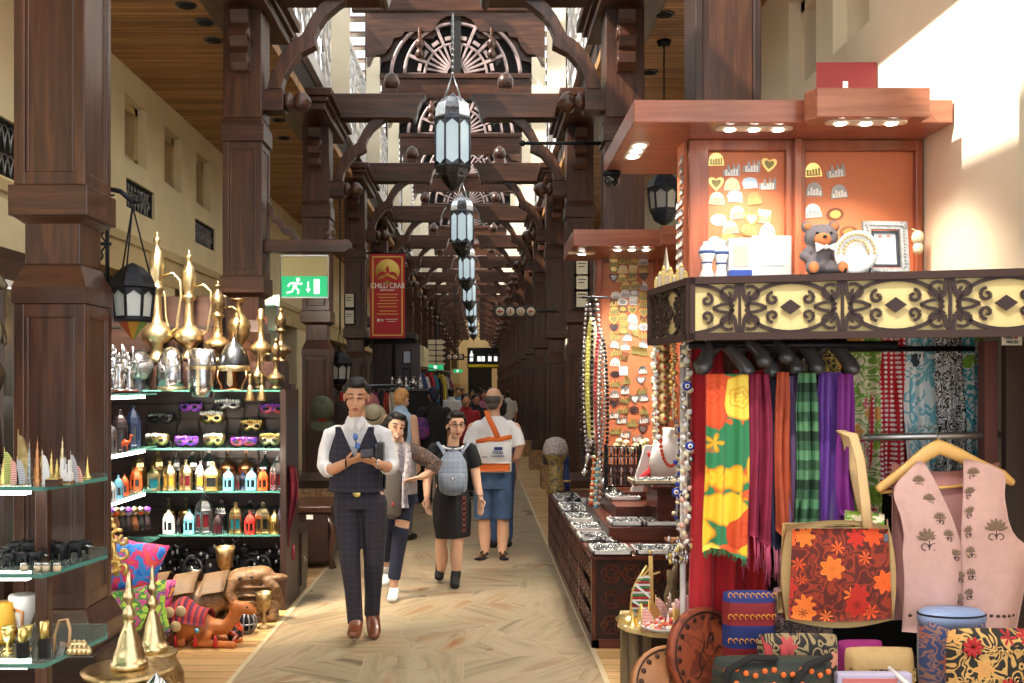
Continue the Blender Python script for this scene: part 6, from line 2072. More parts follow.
TEAL_P=blotch('teal_white_abstract',[C(236,240,238),C(240,242,240),C(130,194,206),C(240,242,240),C(60,70,80)],8,.75,1.6)
SNAKE_P=blotch('black_white_snake',[C(30,30,32),C(232,230,226),C(40,40,42),C(238,236,232),C(30,30,32),C(220,220,220)],19,.75,1.8)
MULTI_P=blotch('blue_green_pink_multi',[C(50,70,180),C(240,240,244),C(70,180,190),C(240,240,236),C(150,200,70),C(190,60,140)],8,.75,1.8)
hung_cloth('red_curtain','long bright red cloth hanging down the left front of the near kiosk','cloth',691,770,342,690,4.40,RED_CLOTH,3,.035,None,None,0.0)
hung_cloth('patterned_scarf','yellow scarf printed with big roses hanging on a black hanger','scarf',706,748,374,553,4.12,ROSE,2,.02,(plain('green_thread',C(40,130,80),.8),.03),'scarves on black hangers',.04)
SC=[('burgundy scarf with pink fringe right of the yellow rose one',747,771,374,541,plain('burgundy_cloth',C(132,26,62),.75,var=.2,scale=12),2,(plain('pink_thread',C(206,90,130),.8),.16)),('dark navy scarf with pale pink fringe between burgundy and rust ones',764,781,380,545,plain('navy_cloth',C(34,34,62),.75,var=.2,scale=12),1,(plain('pale_pink_thread',C(226,130,160),.8),.14)),('rust orange scarf in the middle of the hanging row',775,791,372,532,plain('rust_cloth',C(168,72,40),.75,var=.2,scale=12),1,None),('dusty lilac scarf right of the rust one',785,798,376,536,plain('lilac_cloth',C(122,96,140),.75,var=.2,scale=12),1,(plain('navy_thread',C(50,50,90),.8),.1)),('dark green and sage striped scarf left of the purple one',795,817,373,528,bands('green_plaid_bands',[C(54,92,66),C(96,150,110),C(60,100,72),C(34,60,44),C(90,140,100)],'z',5),2,(plain('lime_thread',C(130,200,60),.8),.05)),('shiny purple scarf, widest of the plain ones',817,844,372,536,plain('purple_satin',C(98,44,150),.5,sheen=.4),2,None),('violet magenta scarf edge at the right of the purple one',839,855,374,516,plain('violet_cloth',C(124,34,132),.65),1,(plain('violet_thread',C(130,40,120),.8),.08))]
for k,(lb,a,b,c,d,m,n,fr_)in enumerate(SC):
 hung_cloth('plain_scarf',lb,'scarf',a,b,c,d,4.13+.045*(k%2),m,n,.026,fr_,'scarves on black hangers',.1,.78,0,k*1.3)
RS=[('cream scarf with pink and green flowers behind the beige bag strap',847,880,334,552,FL_P,.2),('red scarf with white polka dots behind the steel rail',874,911,334,492,DOT_P,.1),('white and teal abstract scarf behind the steel rail',905,934,334,490,TEAL_P,0),('black and white snakeskin print scarf behind the rail',931,962,334,490,SNAKE_P,0),('blue, green and pink scarf at the right end of the printed row',960,986,334,480,MULTI_P,0)]
for k,(lb,a,b,c,d,m,fl)in enumerate(RS):
 hung_cloth('printed_scarf',lb,'scarf',a,b,c,d,4.55,m,2,.04,None,'printed scarves behind the rail',fl,1,.008,k*1.7)
hung_cloth('embroidered_cloth','dark embroidered cloth peeping between two black hangers','cloth',822,842,342,378,4.35,floral('black_gold_embroidery',C(26,22,24),[C(220,150,60),C(200,60,40),C(230,200,110)],26,.4,C(200,170,80)),1,.01)
tag(MB().tube([P(866,437.5,4.3),P(1000,435,4.28)],.016,12).tube([P(866,437.5,4.3),P(864,437.5,4.55)],.012,8).tube([P(997,435,4.28),P(997,435,4.34)],.02,8).build('steel_rail',CHROME),'polished steel rail carrying the beige bag strap and the wooden hanger','rail')
tag(MB().tube([(.95,4.60,1.845),(2.2,4.45,1.845)],.012,8).build('scarf_rod',BLACK_IRON),'dark rod under the fretwork band from which the printed scarves hang','rod')
tag(MB().tube([(.88,4.22,1.85),(1.72,4.12,1.85)],.014,8).build('hanger_rod',BLACK_IRON),'dark rod under the fretwork band carrying the black hangers','rod')
# black plastic hangers with broad shoulders
HANG=plain('dark_grey_plastic',C(66,64,64),.28,coat=.4)
def hanger(px_top,px_tip,y_tip,d,label,back=True):
 a=P(px_top-7,343,d+.08)
 t=thing('black_hanger',label,'hanger',a,0,'black hangers under the fretwork band')
 b=P(px_tip,y_tip,d+.02)-a
 pts=[Vector((0,0,0)),b*.25+Vector((0,0,.008)),b*.5+Vector((.008,0,.006)),b*.78+Vector((.01,0,.0)),b]
 MB().tube(pts,[(.016,.022),(.022,.028),(.026,.032),(.031,.034),(.034,.03)],12,None,(1,0,0),rnd=True).build('shoulder',HANG,t)
 c=Vector((-b.x*.6,.16,b.z*.8))
 MB().tube([Vector((0,0,0)),c*.4+Vector((0,0,.012)),c],[(.014,.024),(.022,.034),(.03,.042)],12,None,(1,0,0),rnd=True).build('shoulder',HANG,t)
 MB().tube([(0,0,0),(0,0,.03),(.0,-.02,.05),(0,-.03,.03)],.004,6).build('hook',CHROME,t)
for k,(a,b,y,d)in enumerate([(728,747,371,4.15),(754,764,361,4.12),(757,773,373,4.18),(780,786,357,4.12),(783,796,369,4.18),(806,817,368,4.15),(836,852,369,4.15),(716,702,368,4.15)]):
 hanger(a,b,y,d,('black hanger above the yellow rose scarf','black hanger above the burgundy scarf, higher of two','black hanger above the burgundy scarf, lower of two','black hanger above the rust scarf, higher of two','black hanger above the rust scarf, lower of two','black hanger above the green striped scarf','black hanger above the purple scarf','black hanger at the far left before the red cloth')[k])
VD=4.02
PINK=plain('dusty_pink_linen',C(206,166,158),.85,var=.05,scale=30,bump=.1)
PINK_IN=plain('pink_lining',C(190,138,134),.85)
EMB=plain('dark_thread',C(70,52,46),.7)
EMB2=plain('grey_brown_thread',C(128,104,86),.7)
vo=P(957,455,VD)
t=thing('wooden_hanger','pale wooden hanger on the steel rail holding the pink waistcoat','hanger',vo)
V=lambda px,py,dy=0.0:P(px,py,VD)-vo+Vector((0,dy,0))
MB().tube([V(884,490,.05),V(905,474,.04),V(930,454,.03),V(942,447,.03),V(955,452,.03),V(985,466,.04),V(1008,476,.05),V(1020,484,.06)],[(.012,.018),(.014,.022),(.016,.03),(.016,.034),(.016,.03),(.014,.024),(.014,.024),(.01,.016)],10,None,(0,1,0),rnd=True).build('shoulder',plain('pale_beech',C(226,178,104),.4),t)
MB().tube([V(886,494,.06),V(1012,484,.06)],.007,8).build('cross_bar',bpy.data.materials['pale_beech'],t)
MB().tube([V(942,448,.03),V(942,437,.03),V(946,430,.10),V(942,428,.2),V(940,434,.26)],.003,6).build('hook',CHROME,t)
t=thing('waistcoat','dusty pink sleeveless waistcoat with dark embroidered flowers on a wooden hanger','waistcoat',vo)
def panel_fn(rows,bulge,side):
 ys=[r[0]for r in rows]
 def f(u,v):
  y=ys[0]+(ys[-1]-ys[0])*v
  for a,b in zip(rows,rows[1:]):
   if a[0]<=y<=b[0]+1e-6:
    k=(y-a[0])/(b[0]-a[0])
    x0,x1=a[1]+(b[1]-a[1])*k,a[2]+(b[2]-a[2])*k
    break
  x=x0+(x1-x0)*u
  dy=-.05*sin(pi*(u*.8+.1))*min(1,v*3)-.012*sin(u*7+v*4)*v
  return V(x,y,dy+bulge)
 return f
LROW=[(461,917,922),(470,909,928),(484,894,935),(496,892,940),(515,899,948),(535,902,955),(552,900,962),(575,902,962),(600,902,963),(631,901,962)]
RROW=[(459,962,967),(468,961,999),(476,961,1003),(495,960,1000),(520,958,1003),(535,957,1009),(548,957,1026),(575,958,1022),(600,959,1018),(629,960,1013)]
MB().grid(panel_fn(LROW,.0,0),14,26,None,.006).build('left_front',PINK,t)
MB().grid(panel_fn(RROW,-.012,1),14,26,None,.006).build('right_front',PINK,t)
MB().grid(lambda u,v:V(897+108*u+(6*v if u>.5 else 0),463+160*v+10*(1-(2*u-1)**2)*(1-v),.05+.03*sin(pi*u)),12,12,None,.006).build('back_lining',PINK_IN,t)
def onfront(px,py):
 rows,b=(LROW,0)if px<958 else(RROW,-.012)
 best=None
 f=panel_fn(rows,b,0)
 v=(py-rows[0][0])/(rows[-1][0]-rows[0][0])
 lo,hi=f(0,v),f(1,v)
 X=(px-VX)*VD/1000-vo.x
 u=min(1,max(0,(X-lo.x)/max(1e-6,hi.x-lo.x)))
 return f(u,v)+Vector((0,-.006,0))
def lotus(px,py,s,mb,mb2):
 c=onfront(px,py)
 for k in range(7):
  a=pi*(.08+.84*k/6)
  r=Matrix.Rotation(-(a-pi/2),3,'Y')
  mb.sphere(c+Vector((cos(a)*s*.55,0,sin(a)*s*.55)),(s*.16,.003,s*.5),None,8,5,r)
 mb2.tube([c,c+Vector((.0,-.001,-s*.8))],.0022,4)
 for g in(-1,1):
  mb2.tube([c+Vector((g*s*(.35-.3*cos(j*.7)),-.001,-s*.55+s*.28*sin(j*.7)))for j in range(8)],.002,4)
mA,mB=MB(),MB()
for px,py in((916,481),(925,499),(934,517),(942,534),(949,553),(954,575),(953,597),(970,473),(966,492),(965,511),(964,530),(966,550),(967,572),(966,592)):
 lotus(px,py,.026,mA,mB)
lotus(924,538,.05,mA,mB);lotus(988,528,.046,mA,mB)
mA.build('flower_embroidery',EMB2,t)
for k in range(7):
 for s_ in(0,1):
  px,py=(908+8*k,614)if s_==0 else(972+5.5*k,612)
  c=onfront(px,py)
  mB.sphere(c,(.010,.003,.007),None,6,4)
mB.build('scroll_embroidery',EMB,t)
MB().lathe([(.006,0),(.006,.004),(0,.005)],onfront(961,552)+Vector((0,-.012,0)),10,None,'-y').build('button',BRASS,t)
# big embroidered handbag -----------------------------------------------------------
TAN=plain('tan_canvas',C(186,154,104),.8,var=.06,scale=40,bump=.1)
BAGF=floral('red_orange_embroidery',C(92,30,22),[C(226,80,24),C(236,120,40),C(196,40,26),C(240,100,30)],10.5,.46,C(150,50,26),.85,7)
bo=P(845,620,3.92)
t=thing('embroidered_handbag','large tan handbag with orange red flower embroidery hanging by a beige strap','handbag',bo)
B=lambda px,py,dy=0.0:P(px,py,3.92)-bo+Vector((0,dy,0))
def bagshape(x0t,x1t,yt,x0b,x1b,yb,dy):
 return lambda u,v:B((x0t+(x1t-x0t)*u)*(1-v)+(x0b+(x1b-x0b)*u)*v,yt+(yb-yt)*v+(3*sin(pi*u)*(v-.2)),dy-.035*sin(pi*u)*sin(pi*(v*.9+.1)))
MB().grid(bagshape(792,889,527,788,896,621,.125),14,12,None,.10).build('body',TAN,t)
MB().grid(bagshape(793,888,529,789,892,619,.008),14,12,None,.006).build('embroidered_front',BAGF,t)
MB().grid(lambda u,v:B(889+13*u-2*v+8*v,530+89*v-6*u,.02+.13*u),4,10,None,.006).build('side_gusset',floral('tan_red_sprig',C(190,158,108),[C(190,40,36),C(180,50,40)],14,.25),t)
MB().tube([B(868,532,.0),B(867,500,.02),B(863,460,.03),B(858,436,.05),B(850,432,.1),B(862,436,.18),B(872,470,.2),B(878,520,.15)],[(.021,.004)]*8,8,None,(1,0,0)).build('strap',plain('beige_strap',C(212,178,128),.7),t)
MB().tube([B(795,529,.03),B(840,526,.01),B(886,528,.03)],.006,6).build('zip_seam',BRASS_DK,t)
MB().box(*(lambda c:(c.x-.008,c.x+.008,c.y-.012,c.y,c.z-.03,c.z))(B(886,534,.01))).build('zip_pull',STEEL_DK,t)
MB().grid(lambda u,v:B(850+40*u,512+16*v+4*u,.06),6,4,None,.006).build('top_flap',FL_P,t)
# bags and cushions on the low bench -------------------------------------------------
def softbox(name,label,cat,px0,px1,y0,y1,d,th,mat,lean=0.0,parts=None,rnd=.25):
 0
 o=P((px0+px1)/2,y1,d)
 t=thing(name,label,cat,o)
 w,h=(px1-px0)*d/1000,(y1-y0)*d/1000
 def f(s):
  def g(u,v):
   x,z=2*u-1,2*v-1
   e=max(0.0,(1-abs(x)**5)*(1-abs(z)**5))**.5
   r=1-rnd*.22*(abs(x)**4)*(abs(z)**4)
   return(x*w/2*r,-s*th/2*e+lean*v*h,h/2+z*h/2*r)
  return g
 m=MB().grid(lambda u,v:f(1)(u,v),16,14)
 m.grid(lambda u,v:f(-1)(1-u,v),16,14)
 m.build('body',mat,t)
 return t,w,h,th
RB=bands('red_blue_bands',[C(128,22,30),C(122,20,28),C(30,44,110),C(28,40,100)],'z',5.6)
t,w,h,th=softbox('banded_cushion','cushion with red and blue embroidered bands left of the dark bags','cushion',722,775,590,668,3.98,.10,RB)
m=MB()
for z in(.30,.215,.12,.035):
 for k in range(9):
  x=-.085+.0215*k
  m.tube([(x+.008*cos(j*.9),-.054-.002*(1 if abs(x)<.05 else-2),z+.01*sin(j*.9))for j in range(6)],.0025,4)
m.build('gold_embroidery',plain('orange_gold_thread',C(224,150,50),.6),t)
PKB=floral('black_pink_leaf',C(30,24,26),[C(206,110,100),C(180,70,70),C(220,150,120)],12,.38,C(150,130,90))
DKF=floral('dark_paisley',C(48,40,46),[C(120,90,110),C(150,110,120),C(90,80,90)],16,.36,C(110,90,80))
t,w,h,th=softbox('tan_top_bag','dark paisley bag with tan top behind the handbag','bag',772,832,586,668,4.05,.14,DKF)
MB().grid(lambda u,v:(-.12+.24*u,-.075+.03*sin(pi*u)-.0,h*.72+h*.26*v),8,4,None,.006).build('tan_flap',TAN,t)
MB().tube([(-.1,-.09,h*.85),(-.05,-.1,h*.78),(.05,-.1,h*.8),(.1,-.09,h*.9)],.004,5).build('cord',BLACK,t)
t,w,h,th=softbox('leaf_bag','black pouch with pink leaves and red side bands','bag',757,838,633,690,3.86,.12,PKB)
m=MB()
for x in(-.145,-.085):
 m.grid(lambda u,v,x=x:(x+.03*u,-.06*(1-abs(2*v-1)**4)-.012,.01+(h-.02)*v),2,6,None,.004)
m.build('red_bands',plain('rose_red_woven',C(170,56,60),.8,var=.3,scale=40),t)
t,w,h,th=softbox('handled_bag','dark green rounded bag with black handles and orange flower trim at the bottom','bag',712,832,655,720,3.74,.18,bands('dark_green_weave',[C(44,52,44),C(40,48,42),C(50,58,48),C(70,56,40)],'z',24))
for s in(-1,1):
 MB().tube([(s*.20,-.085,h*.5),(s*.19,-.09,h*.85),(s*.1,-.08,h*1.05),(s*.01,-.07,h*1.02)]if s<0 else[(.03,-.1,h*.3),(.05,-.11,h*.7),(.1,-.1,h*.95),(.19,-.07,h*1.05)],.014,8,rnd=True).build('handle',BLACKM,t)
m=MB()
for k in range(12):
 for z in(.62,.84):
  x=-.19+.034*k
  e=max(0,1-abs(x/.225)**5)**.5
  m.sphere((x,-.09*e-.006,h*z+.012*sin(k*1.7)),(.011,.005,.011),None,8,5)
m.build('orange_flowers',plain('orange_thread',C(230,110,44),.7),t)
m=MB()
for k in range(8):
 x=-.18+.05*k
 m.tube([(x+.012*cos(j*.8),-.095*max(.3,1-abs(x/.225)**5)**.5-.004,h*.42+.014*sin(j*.8))for j in range(7)],.003,4)
m.build('gold_scroll_trim',plain('gold_thread',C(220,180,80),.6),t)
t,w,h,th=softbox('magenta_pouch','plain magenta pouch half hidden behind the tan folded bag','bag',838,884,640,700,3.95,.08,plain('magenta_felt',C(150,40,110),.85),.05)
t,w,h,th=softbox('folded_bag','tan folded bag with a dark floral band on the low bench','bag',846,916,648,705,3.84,.10,TAN,.1)
MB().grid(lambda u,v:(-w*.47+w*.94*u,-.052+.02*abs(2*u-1)**3+.1*h*(.45+.22*v),h*(.45+.22*v)),10,3,None,.004).build('floral_band',floral('dark_band_floral',C(60,34,28),[C(210,180,120),C(190,70,50)],26,.4,C(200,170,110)),t)
t=thing('printed_packet','pale lilac printed packet lying at the bottom edge with a white stick','packet',P(874,690,3.70))
MB().box(-.14,.14,-.01,.03,0,.065).build('packet',plain('lilac_packet',C(186,178,204),.6,var=.1),t,.01)
MB().box(-.12,.08,-.014,-.009,.03,.045).build('red_print',plain('pinkish_print',C(200,110,110),.6),t)
t2=tag(MB().tube([P(889,668,3.74),P(914,690,3.60)],.009,8,WHITE).build('white_stick',WHITE),'short white stick lying across the lilac packet','stick')
t,w,h,th=softbox('tall_bag','tall blue paisley bag with a pale blue lid, before the pink waistcoat','bag',919,984,612,700,3.88,.16,floral('blue_paisley',C(56,74,122),[C(214,130,70),C(170,96,80),C(120,130,180)],13,.36,C(150,110,100)))
MB().lathe([(w*.5,h*.86),(w*.52,h*.95),(w*.5,h),(w*.42,h*1.04),(0,h*1.06)],seg=24,sy=.6).build('lid',plain('pale_blue_satin',C(140,160,200),.4,var=.2,scale=6),t)
MB().tube([(w*.51*cos(2*pi*k/24),.6*w*.51*sin(2*pi*k/24),h*.985)for k in range(24)],.004,5,closed=True).build('piping',BLACKM,t)
GF=floral('black_gold_red_floral',C(34,32,26),[C(180,34,34),C(214,160,90),C(170,30,40),C(220,170,100)],11,.38,C(206,164,96))
t,w,h,th=softbox('floral_pouch','black and gold floral pouch with red blossoms at the bottom right corner','bag',946,1040,628,720,3.66,.10,GF)
m=MB()
for k in range(11):
 a=-.15+.03*k
 for j in range(3):
  m.tube([(a+.013*(1-q*.1)*cos(q*.8+k),-.052,.06+.1*j+.013*(1-q*.1)*sin(q*.8+k))for q in range(8)],.0028,4)
m.build('gold_scrolls',plain('tan_gold_thread',C(214,172,108),.7),t)
for k,(x,z)in enumerate(((-.10,.28),(.03,.13))):
 m=MB()
 for j in range(9):
  a=2*pi*j/9
  m.sphere((x+.022*cos(a),-.056,z+.022*sin(a)),(.018,.004,.009),None,6,4,Matrix.Rotation(-a,3,'Y'))
 m.build('red_blossom',plain('crimson_thread',C(176,34,38),.7)if 'crimson_thread' not in bpy.data.materials else bpy.data.materials['crimson_thread'],t)
def garland(name,label,x_top,px,y0,y1,d,mats,size,cat='garland',n=None,spread=.012,group='garlands at the kiosk corner'):
 a,b=P(px,y0,d),P(px+x_top,y1,d)
 t=thing(name,label,cat,a,0,group)
 L=(b-a).length
 n=n or int(L/(size*1.25))
 MB().tube([(0,0,0),b-a],.003,5).build('string',COTTON,t)
 ms=[MB()for _ in mats]
 for k in range(n):
  q=(b-a)*((k+.5)/n)+Vector((random.uniform(-spread,spread),random.uniform(-spread,spread),0))
  ms[k%len(mats)].sphere(q,(size*random.uniform(.4,.7),size*.45,size*random.uniform(.35,.65)),None,7,5,Matrix.Rotation(random.uniform(0,3),3,'Y'))
 for i,(m,mt)in enumerate(zip(ms,mats)):
  m.build('beads',mt,t)
 return t
CRM,SHW=MGM['cream'],CERAMIC
NAVY=colour('evil_eye_blue',40,60,160,.2)
garland('shell_garland','string of cream shells left of the disc belt',2,655,341,440,4.55,[CRM,SHW],.022)
t=thing('disc_belt','belt of bronze discs with red centres hanging at the kiosk corner','belt',P(664.5,341,4.50))
for k in range(8):
 z=-(k+.5)*.0465
 dsc=MB().lathe([(.027,0),(.027,.004),(.02,.009),(0,.010)],(0,0,z),16,None,'-y').build('disc',BRASS_OLD,t)
 MB().lathe([(.008,.009),(.007,.014),(0,.015)],(0,0,z),10,None,'-y').build('red_stone',RED_M,dsc)
m=MB()
for k in range(5):
 m.tube([(-.016+.008*k,.01,0),(-.014+.007*k,.01,-.38)],.0035,4)
m.build('cords',BLACKM,t)
garland('gold_tassel','gold tassel strands right of the disc belt',-1,674,341,420,4.42,[GOLD,GOLD],.02,'tassel',26,.014)
garland('shell_garland','long string of silver shells and stones along the red cloth',2,686,341,470,4.30,[SILVER,SHW,CRM],.026,n=30,spread=.018)
garland('shell_garland','lower string of pink and white shells reaching the key ring bunch',-4,688,440,548,4.34,[SHW,CRM,plain('pink_shell',C(228,176,160),.4)],.026,n=26,spread=.018)
garland('shell_garland','string of grey beads right of the coral necklace bust',0,677,420,530,4.5,[PEWTER,CRM,NAVY],.02,n=30,spread=.014)
for k,(x,y,d)in enumerate(((687,386,4.22),(690,446,4.22),(681,495,4.42),(676,492,4.42))):
 t=thing('evil_eye_charm','blue glass evil eye charm on the garlands, %s'%('top one by the red cloth','middle one by the red cloth','lower right of the pair','lower left of the pair')[k],'charm',P(x,y,d))
 MB().lathe([(.02,0),(.018,.006),(0,.008)],(0,0,0),14,None,'-y').build('glass',NAVY,t)
 MB().lathe([(.011,.007),(.009,.0105),(0,.011)],(0,0,0),12,None,'-y').build('white_ring',CERAMIC,t)
 MB().lathe([(.005,.011),(.004,.0125),(0,.013)],(0,0,0),10,None,'-y').build('pupil',BLACK,t)
t=thing('keyring_rack','small rack crowded with silver and gold key rings before the counter','rack',P(679,538,4.45))
MB().box(-.06,.06,-.02,.03,-.01,.0).build('shelf',CHERRY_X,t)
m1,m2=MB(),MB()
for k in range(60):
 x,y=random.uniform(-.06,.06),random.uniform(-.04,.03)
 z=random.uniform(-.11,-.0)
 (m1 if k%3 else m2).sphere((x,y,z),(.008,.004,random.uniform(.008,.02)),None,6,4)
m1.build('silver_key_rings',SILVER,t)['kind']='stuff'
m2.build('gold_key_rings',GOLD,t)['kind']='stuff'
tag(MB().tube([P(683,345,4.48),(P(683,345,4.48).x,4.48,0)],.014,8).build('kiosk_pole',WHITE),'slim white pole behind the garlands at the kiosk corner','pole')
spot_light('trackless_added_spot',(.55,2.3,4.3),260,(.95,1.85,-2.75),(1,.9,.76),46,.8,.05)  # added spot without a fixture, puts highlights on hangers and waistcoat
# ------------------------------------------------------------------ farther kiosk: board, counters, trays
k2o=Vector((1.3,8.2,0))
k2=thing('souvenir_kiosk','farther cherry wood kiosk with orange magnet board and low carved jewellery counter','kiosk',tuple(k2o))
def k2b():
 m=MB();m.T=Matrix.Translation(-k2o);return m
k2b().box(.725,1.42,7.75,8.66,2.77,2.90).build('canopy',CHERRY_X,k2,.006)
k2b().box(1.40,2.3,7.68,8.66,2.77,2.92).build('canopy_step',CHERRY_X,k2,.006)
downlight(k2,k2o,.83,8.15,2.77,.22,.09,'x',1)
downlight(k2,k2o,1.20,7.90,2.77,.36,.08,'x')
spot_light('kiosk_lamp',(1.20,7.85,2.73),150,(.05,.16,-1),(1,.9,.74),125,.7,.12)
spot_light('kiosk_lamp',(.90,7.9,2.73),120,(.0,-.35,-1),(1,.9,.74),120,.7,.1)
k2b().box(1.01,2.3,8.58,8.62,.7,2.77).build('back_panel',CHERRY_Z,k2)
k2b().box(1.04,1.48,8.55,8.58,1.02,2.74).build('orange_board',ORANGE_BOARD,k2)
m=k2b()
for a,b in((.99,1.04),(1.48,1.58)):
 m.box(a,b,8.52,8.62,.7,2.77)
m.build('board_frame',CHERRY_Z,k2,.005)
k2b().box(1.045,1.475,8.528,8.536,2.50,2.74).build('glass_cover',plain('clear_cover',C(236,220,190),.1,alpha=.06),k2)
# low counters: front tier along the corridor, stepped tiers behind
def carved(root,off,x0,x1,y0,y1,z0,z1,face):
 0
 m=MB();m.T=Matrix.Translation(-off)
 L=(y1-y0)if face=='x' else(x1-x0)
 H=z1-z0
 nx=max(1,int(L/.125));nz=max(1,int(H/.125))
 for i in range(nx):
  for j in range(nz):
   cu,cv=(i+.5)*L/nx,(j+.5)*H/nz
   r=min(L/nx,H/nz)*.48
   for rr,n,a0 in((r,6,0),(r*.55,6,pi/6)):
    for k in range(n):
     a,b=a0+2*pi*k/n,a0+2*pi*(k+1)/n
     p,q=(cu+rr*cos(a),cv+rr*sin(a)),(cu+rr*cos(b),cv+rr*sin(b))
     if face=='x':
      m.bar((x0,y0+p[0],z0+p[1]),(x0,y0+q[0],z0+q[1]),.010,.012,None,up=(1,0,0))
     else:
      m.bar((x0+p[0],y0,z0+p[1]),(x0+q[0],y0,z0+q[1]),.010,.012,None,up=(0,1,0))
   for k in range(6):
    a=2*pi*k/6
    p,q=(cu+r*.55*cos(a+pi/6),cv+r*.55*sin(a+pi/6)),(cu+r*cos(a),cv+r*sin(a))
    if face=='x':
     m.bar((x0,y0+p[0],z0+p[1]),(x0,y0+q[0],z0+q[1]),.008,.012,None,up=(1,0,0))
    else:
     m.bar((x0+p[0],y0,z0+p[1]),(x0+q[0],y0,z0+q[1]),.008,.012,None,up=(0,1,0))
 m.build('carved_fretwork',COUNTER,root)
for nm,lb,x0,x1,y0,y1,z1 in(('display_counter','low red-brown carved counter along the corridor, covered with silver jewellery trays',.715,1.02,6.40,10.5,.60),):
 t=thing(nm,lb,'counter',(x0,y0,0))
 o_=Vector((x0,y0,0))
 m=rel(MB())
 m.box(x0+.012,x1,y0+.012,y1,.05,z1-.02);m.build('body',plain('dark_counter_core',C(46,24,18),.6),t)
 m=rel(MB())
 m.box(x0-.01,x1+.35,y0-.01,y0+1.0,z1-.03,z1);m.box(x0-.01,x1+.35,y0+1.0,y1,z1-.03,z1)
 m.box(x0,x0+.05,y0,y1,0,.06);m.box(x0,x1+.35,y0,y0+.05,0,.06)
 for y in(y0,y0+.82,y0+1.64,y0+2.46,y0+3.28,y1-.05):
  m.box(x0,x0+.03,y,y+.05,.05,z1-.02)
 m.box(x1+.28,x1+.34,y0,y0+.03,.05,z1-.02)
 m.build('rails',COUNTER,t,.004)
 rel(MB()).box(x0+.012,x1+.34,y0+.015,y0+.6,.05,z1-.02).build('end_body',bpy.data.materials['dark_counter_core'],t)
 carved(t,o_,x0+.008,0,y0+.06,y1-.06,.07,z1-.04,'x')
 carved(t,o_,x0+.06,x1+.28,y0+.008,0,.07,z1-.04,'y')
t=thing('tiered_counter','stepped red-brown counter behind the low one, holding trays and necklace displays','counter',(1.6,7.6,0))
o_=Vector((1.6,7.6,0))
rel(MB()).box(.90,1.44,6.98,8.5,.6,.70).box(1.37,1.44,6.45,6.98,0,.70).build('lower_tier',COUNTER,t,.006)
rel(MB()).box(1.0,1.44,7.35,8.5,.70,.80).build('middle_tier',COUNTER,t,.006)
rel(MB()).box(1.12,1.44,7.8,8.5,.80,.86).box(1.12,1.44,8.25,8.5,.86,.98).build('upper_tier',COUNTER,t,.006)
rel(MB()).box(1.25,1.44,7.05,7.5,.72,.96).box(1.2,1.5,7.0,7.52,.96,.985).build('box_shelf',COUNTER,t,.006)
# trays with heaps of silver jewellery
JEW=[SILVER,PEWTER,SILVER,WHITE]
def tray(x0,x1,y0,y1,z,label,mat=None,kind='ring',dens=1.0,tilt=0.0):
 t=thing('jewellery_tray',label,'tray',((x0+x1)/2,(y0+y1)/2,z),0,'jewellery trays on the counters')
 a,b=(x1-x0)/2,(y1-y0)/2
 m=MB().box(-a,a,-b,b,0,.008)
 for q in((-a,a,-b,-b+.012),(-a,a,b-.012,b),(-a,-a+.012,-b,b),(a-.012,a,-b,b)):
  m.box(q[0],q[1],q[2],q[3],0,.032)
 m.build('tray',mat or WHITE,t)
 s=MB()
 n=int(dens*(x1-x0)*(y1-y0)*2200)
 for k in range(n):
  cx,cy=random.uniform(-a+.02,a-.02),random.uniform(-b+.02,b-.02)
  cz=random.uniform(.016,.032)
  mt=random.choice(JEW+[STEEL_DK])
  if random.random()<.6:
   r=random.uniform(.008,.015)
   R=Matrix.Rotation(random.uniform(0,3),3,'Z')@Matrix.Rotation(random.uniform(0,1.6),3,'X')
   s.tube([Vector((cx,cy,cz))+R@Vector((r*cos(2*pi*j/7),r*sin(2*pi*j/7),0))for j in range(7)],.0028,4,mt,closed=True)
  else:
   s.sphere((cx,cy,cz),(.008,.006,.006),mt,6,4)
 o=s.build('silver_jewellery',SILVER,t)
 o['kind']='stuff'
TR=[(.72,.97,6.38,6.68,.60,'white tray with two compartments of silver rings at the near corner of the low counter'),(1.0,1.34,6.40,6.66,.60,'white tray of silver rings right of the near corner one'),(.70,.92,6.95,7.25,.60,'white tray of silver bracelets third along the front edge'),(.70,.90,7.4,7.75,.60,'white tray of silver pieces in the middle of the front edge'),(.71,.92,7.95,8.35,.60,'white tray of silver pieces past the middle of the front edge'),(.71,.92,8.6,9.1,.60,'white tray of trinkets toward the far end of the front edge'),(.72,.95,9.4,9.9,.60,'farthest white tray of trinkets on the front edge'),(.92,1.14,7.0,7.28,.70,'left white tray of silver rings on the second step'),(1.16,1.43,7.0,7.03+.25,.70,'right white tray of silver rings on the second step'),(1.0,1.24,7.7,8.0,.80,'left white tray of pendants on the third step'),(.93,1.1,8.3,8.6,.70,'white tray beside the bead strings on the second step'),(.93,1.12,8.9,9.25,.62,'dark heap tray behind the front row toward the far end')]
for a in TR:
 tray(*a)
tray(1.08,1.46,7.04,7.34,.986,'pale wooden tray of silver bracelets on the raised box shelf',plain('pale_tray_wood',C(206,186,158),.5))
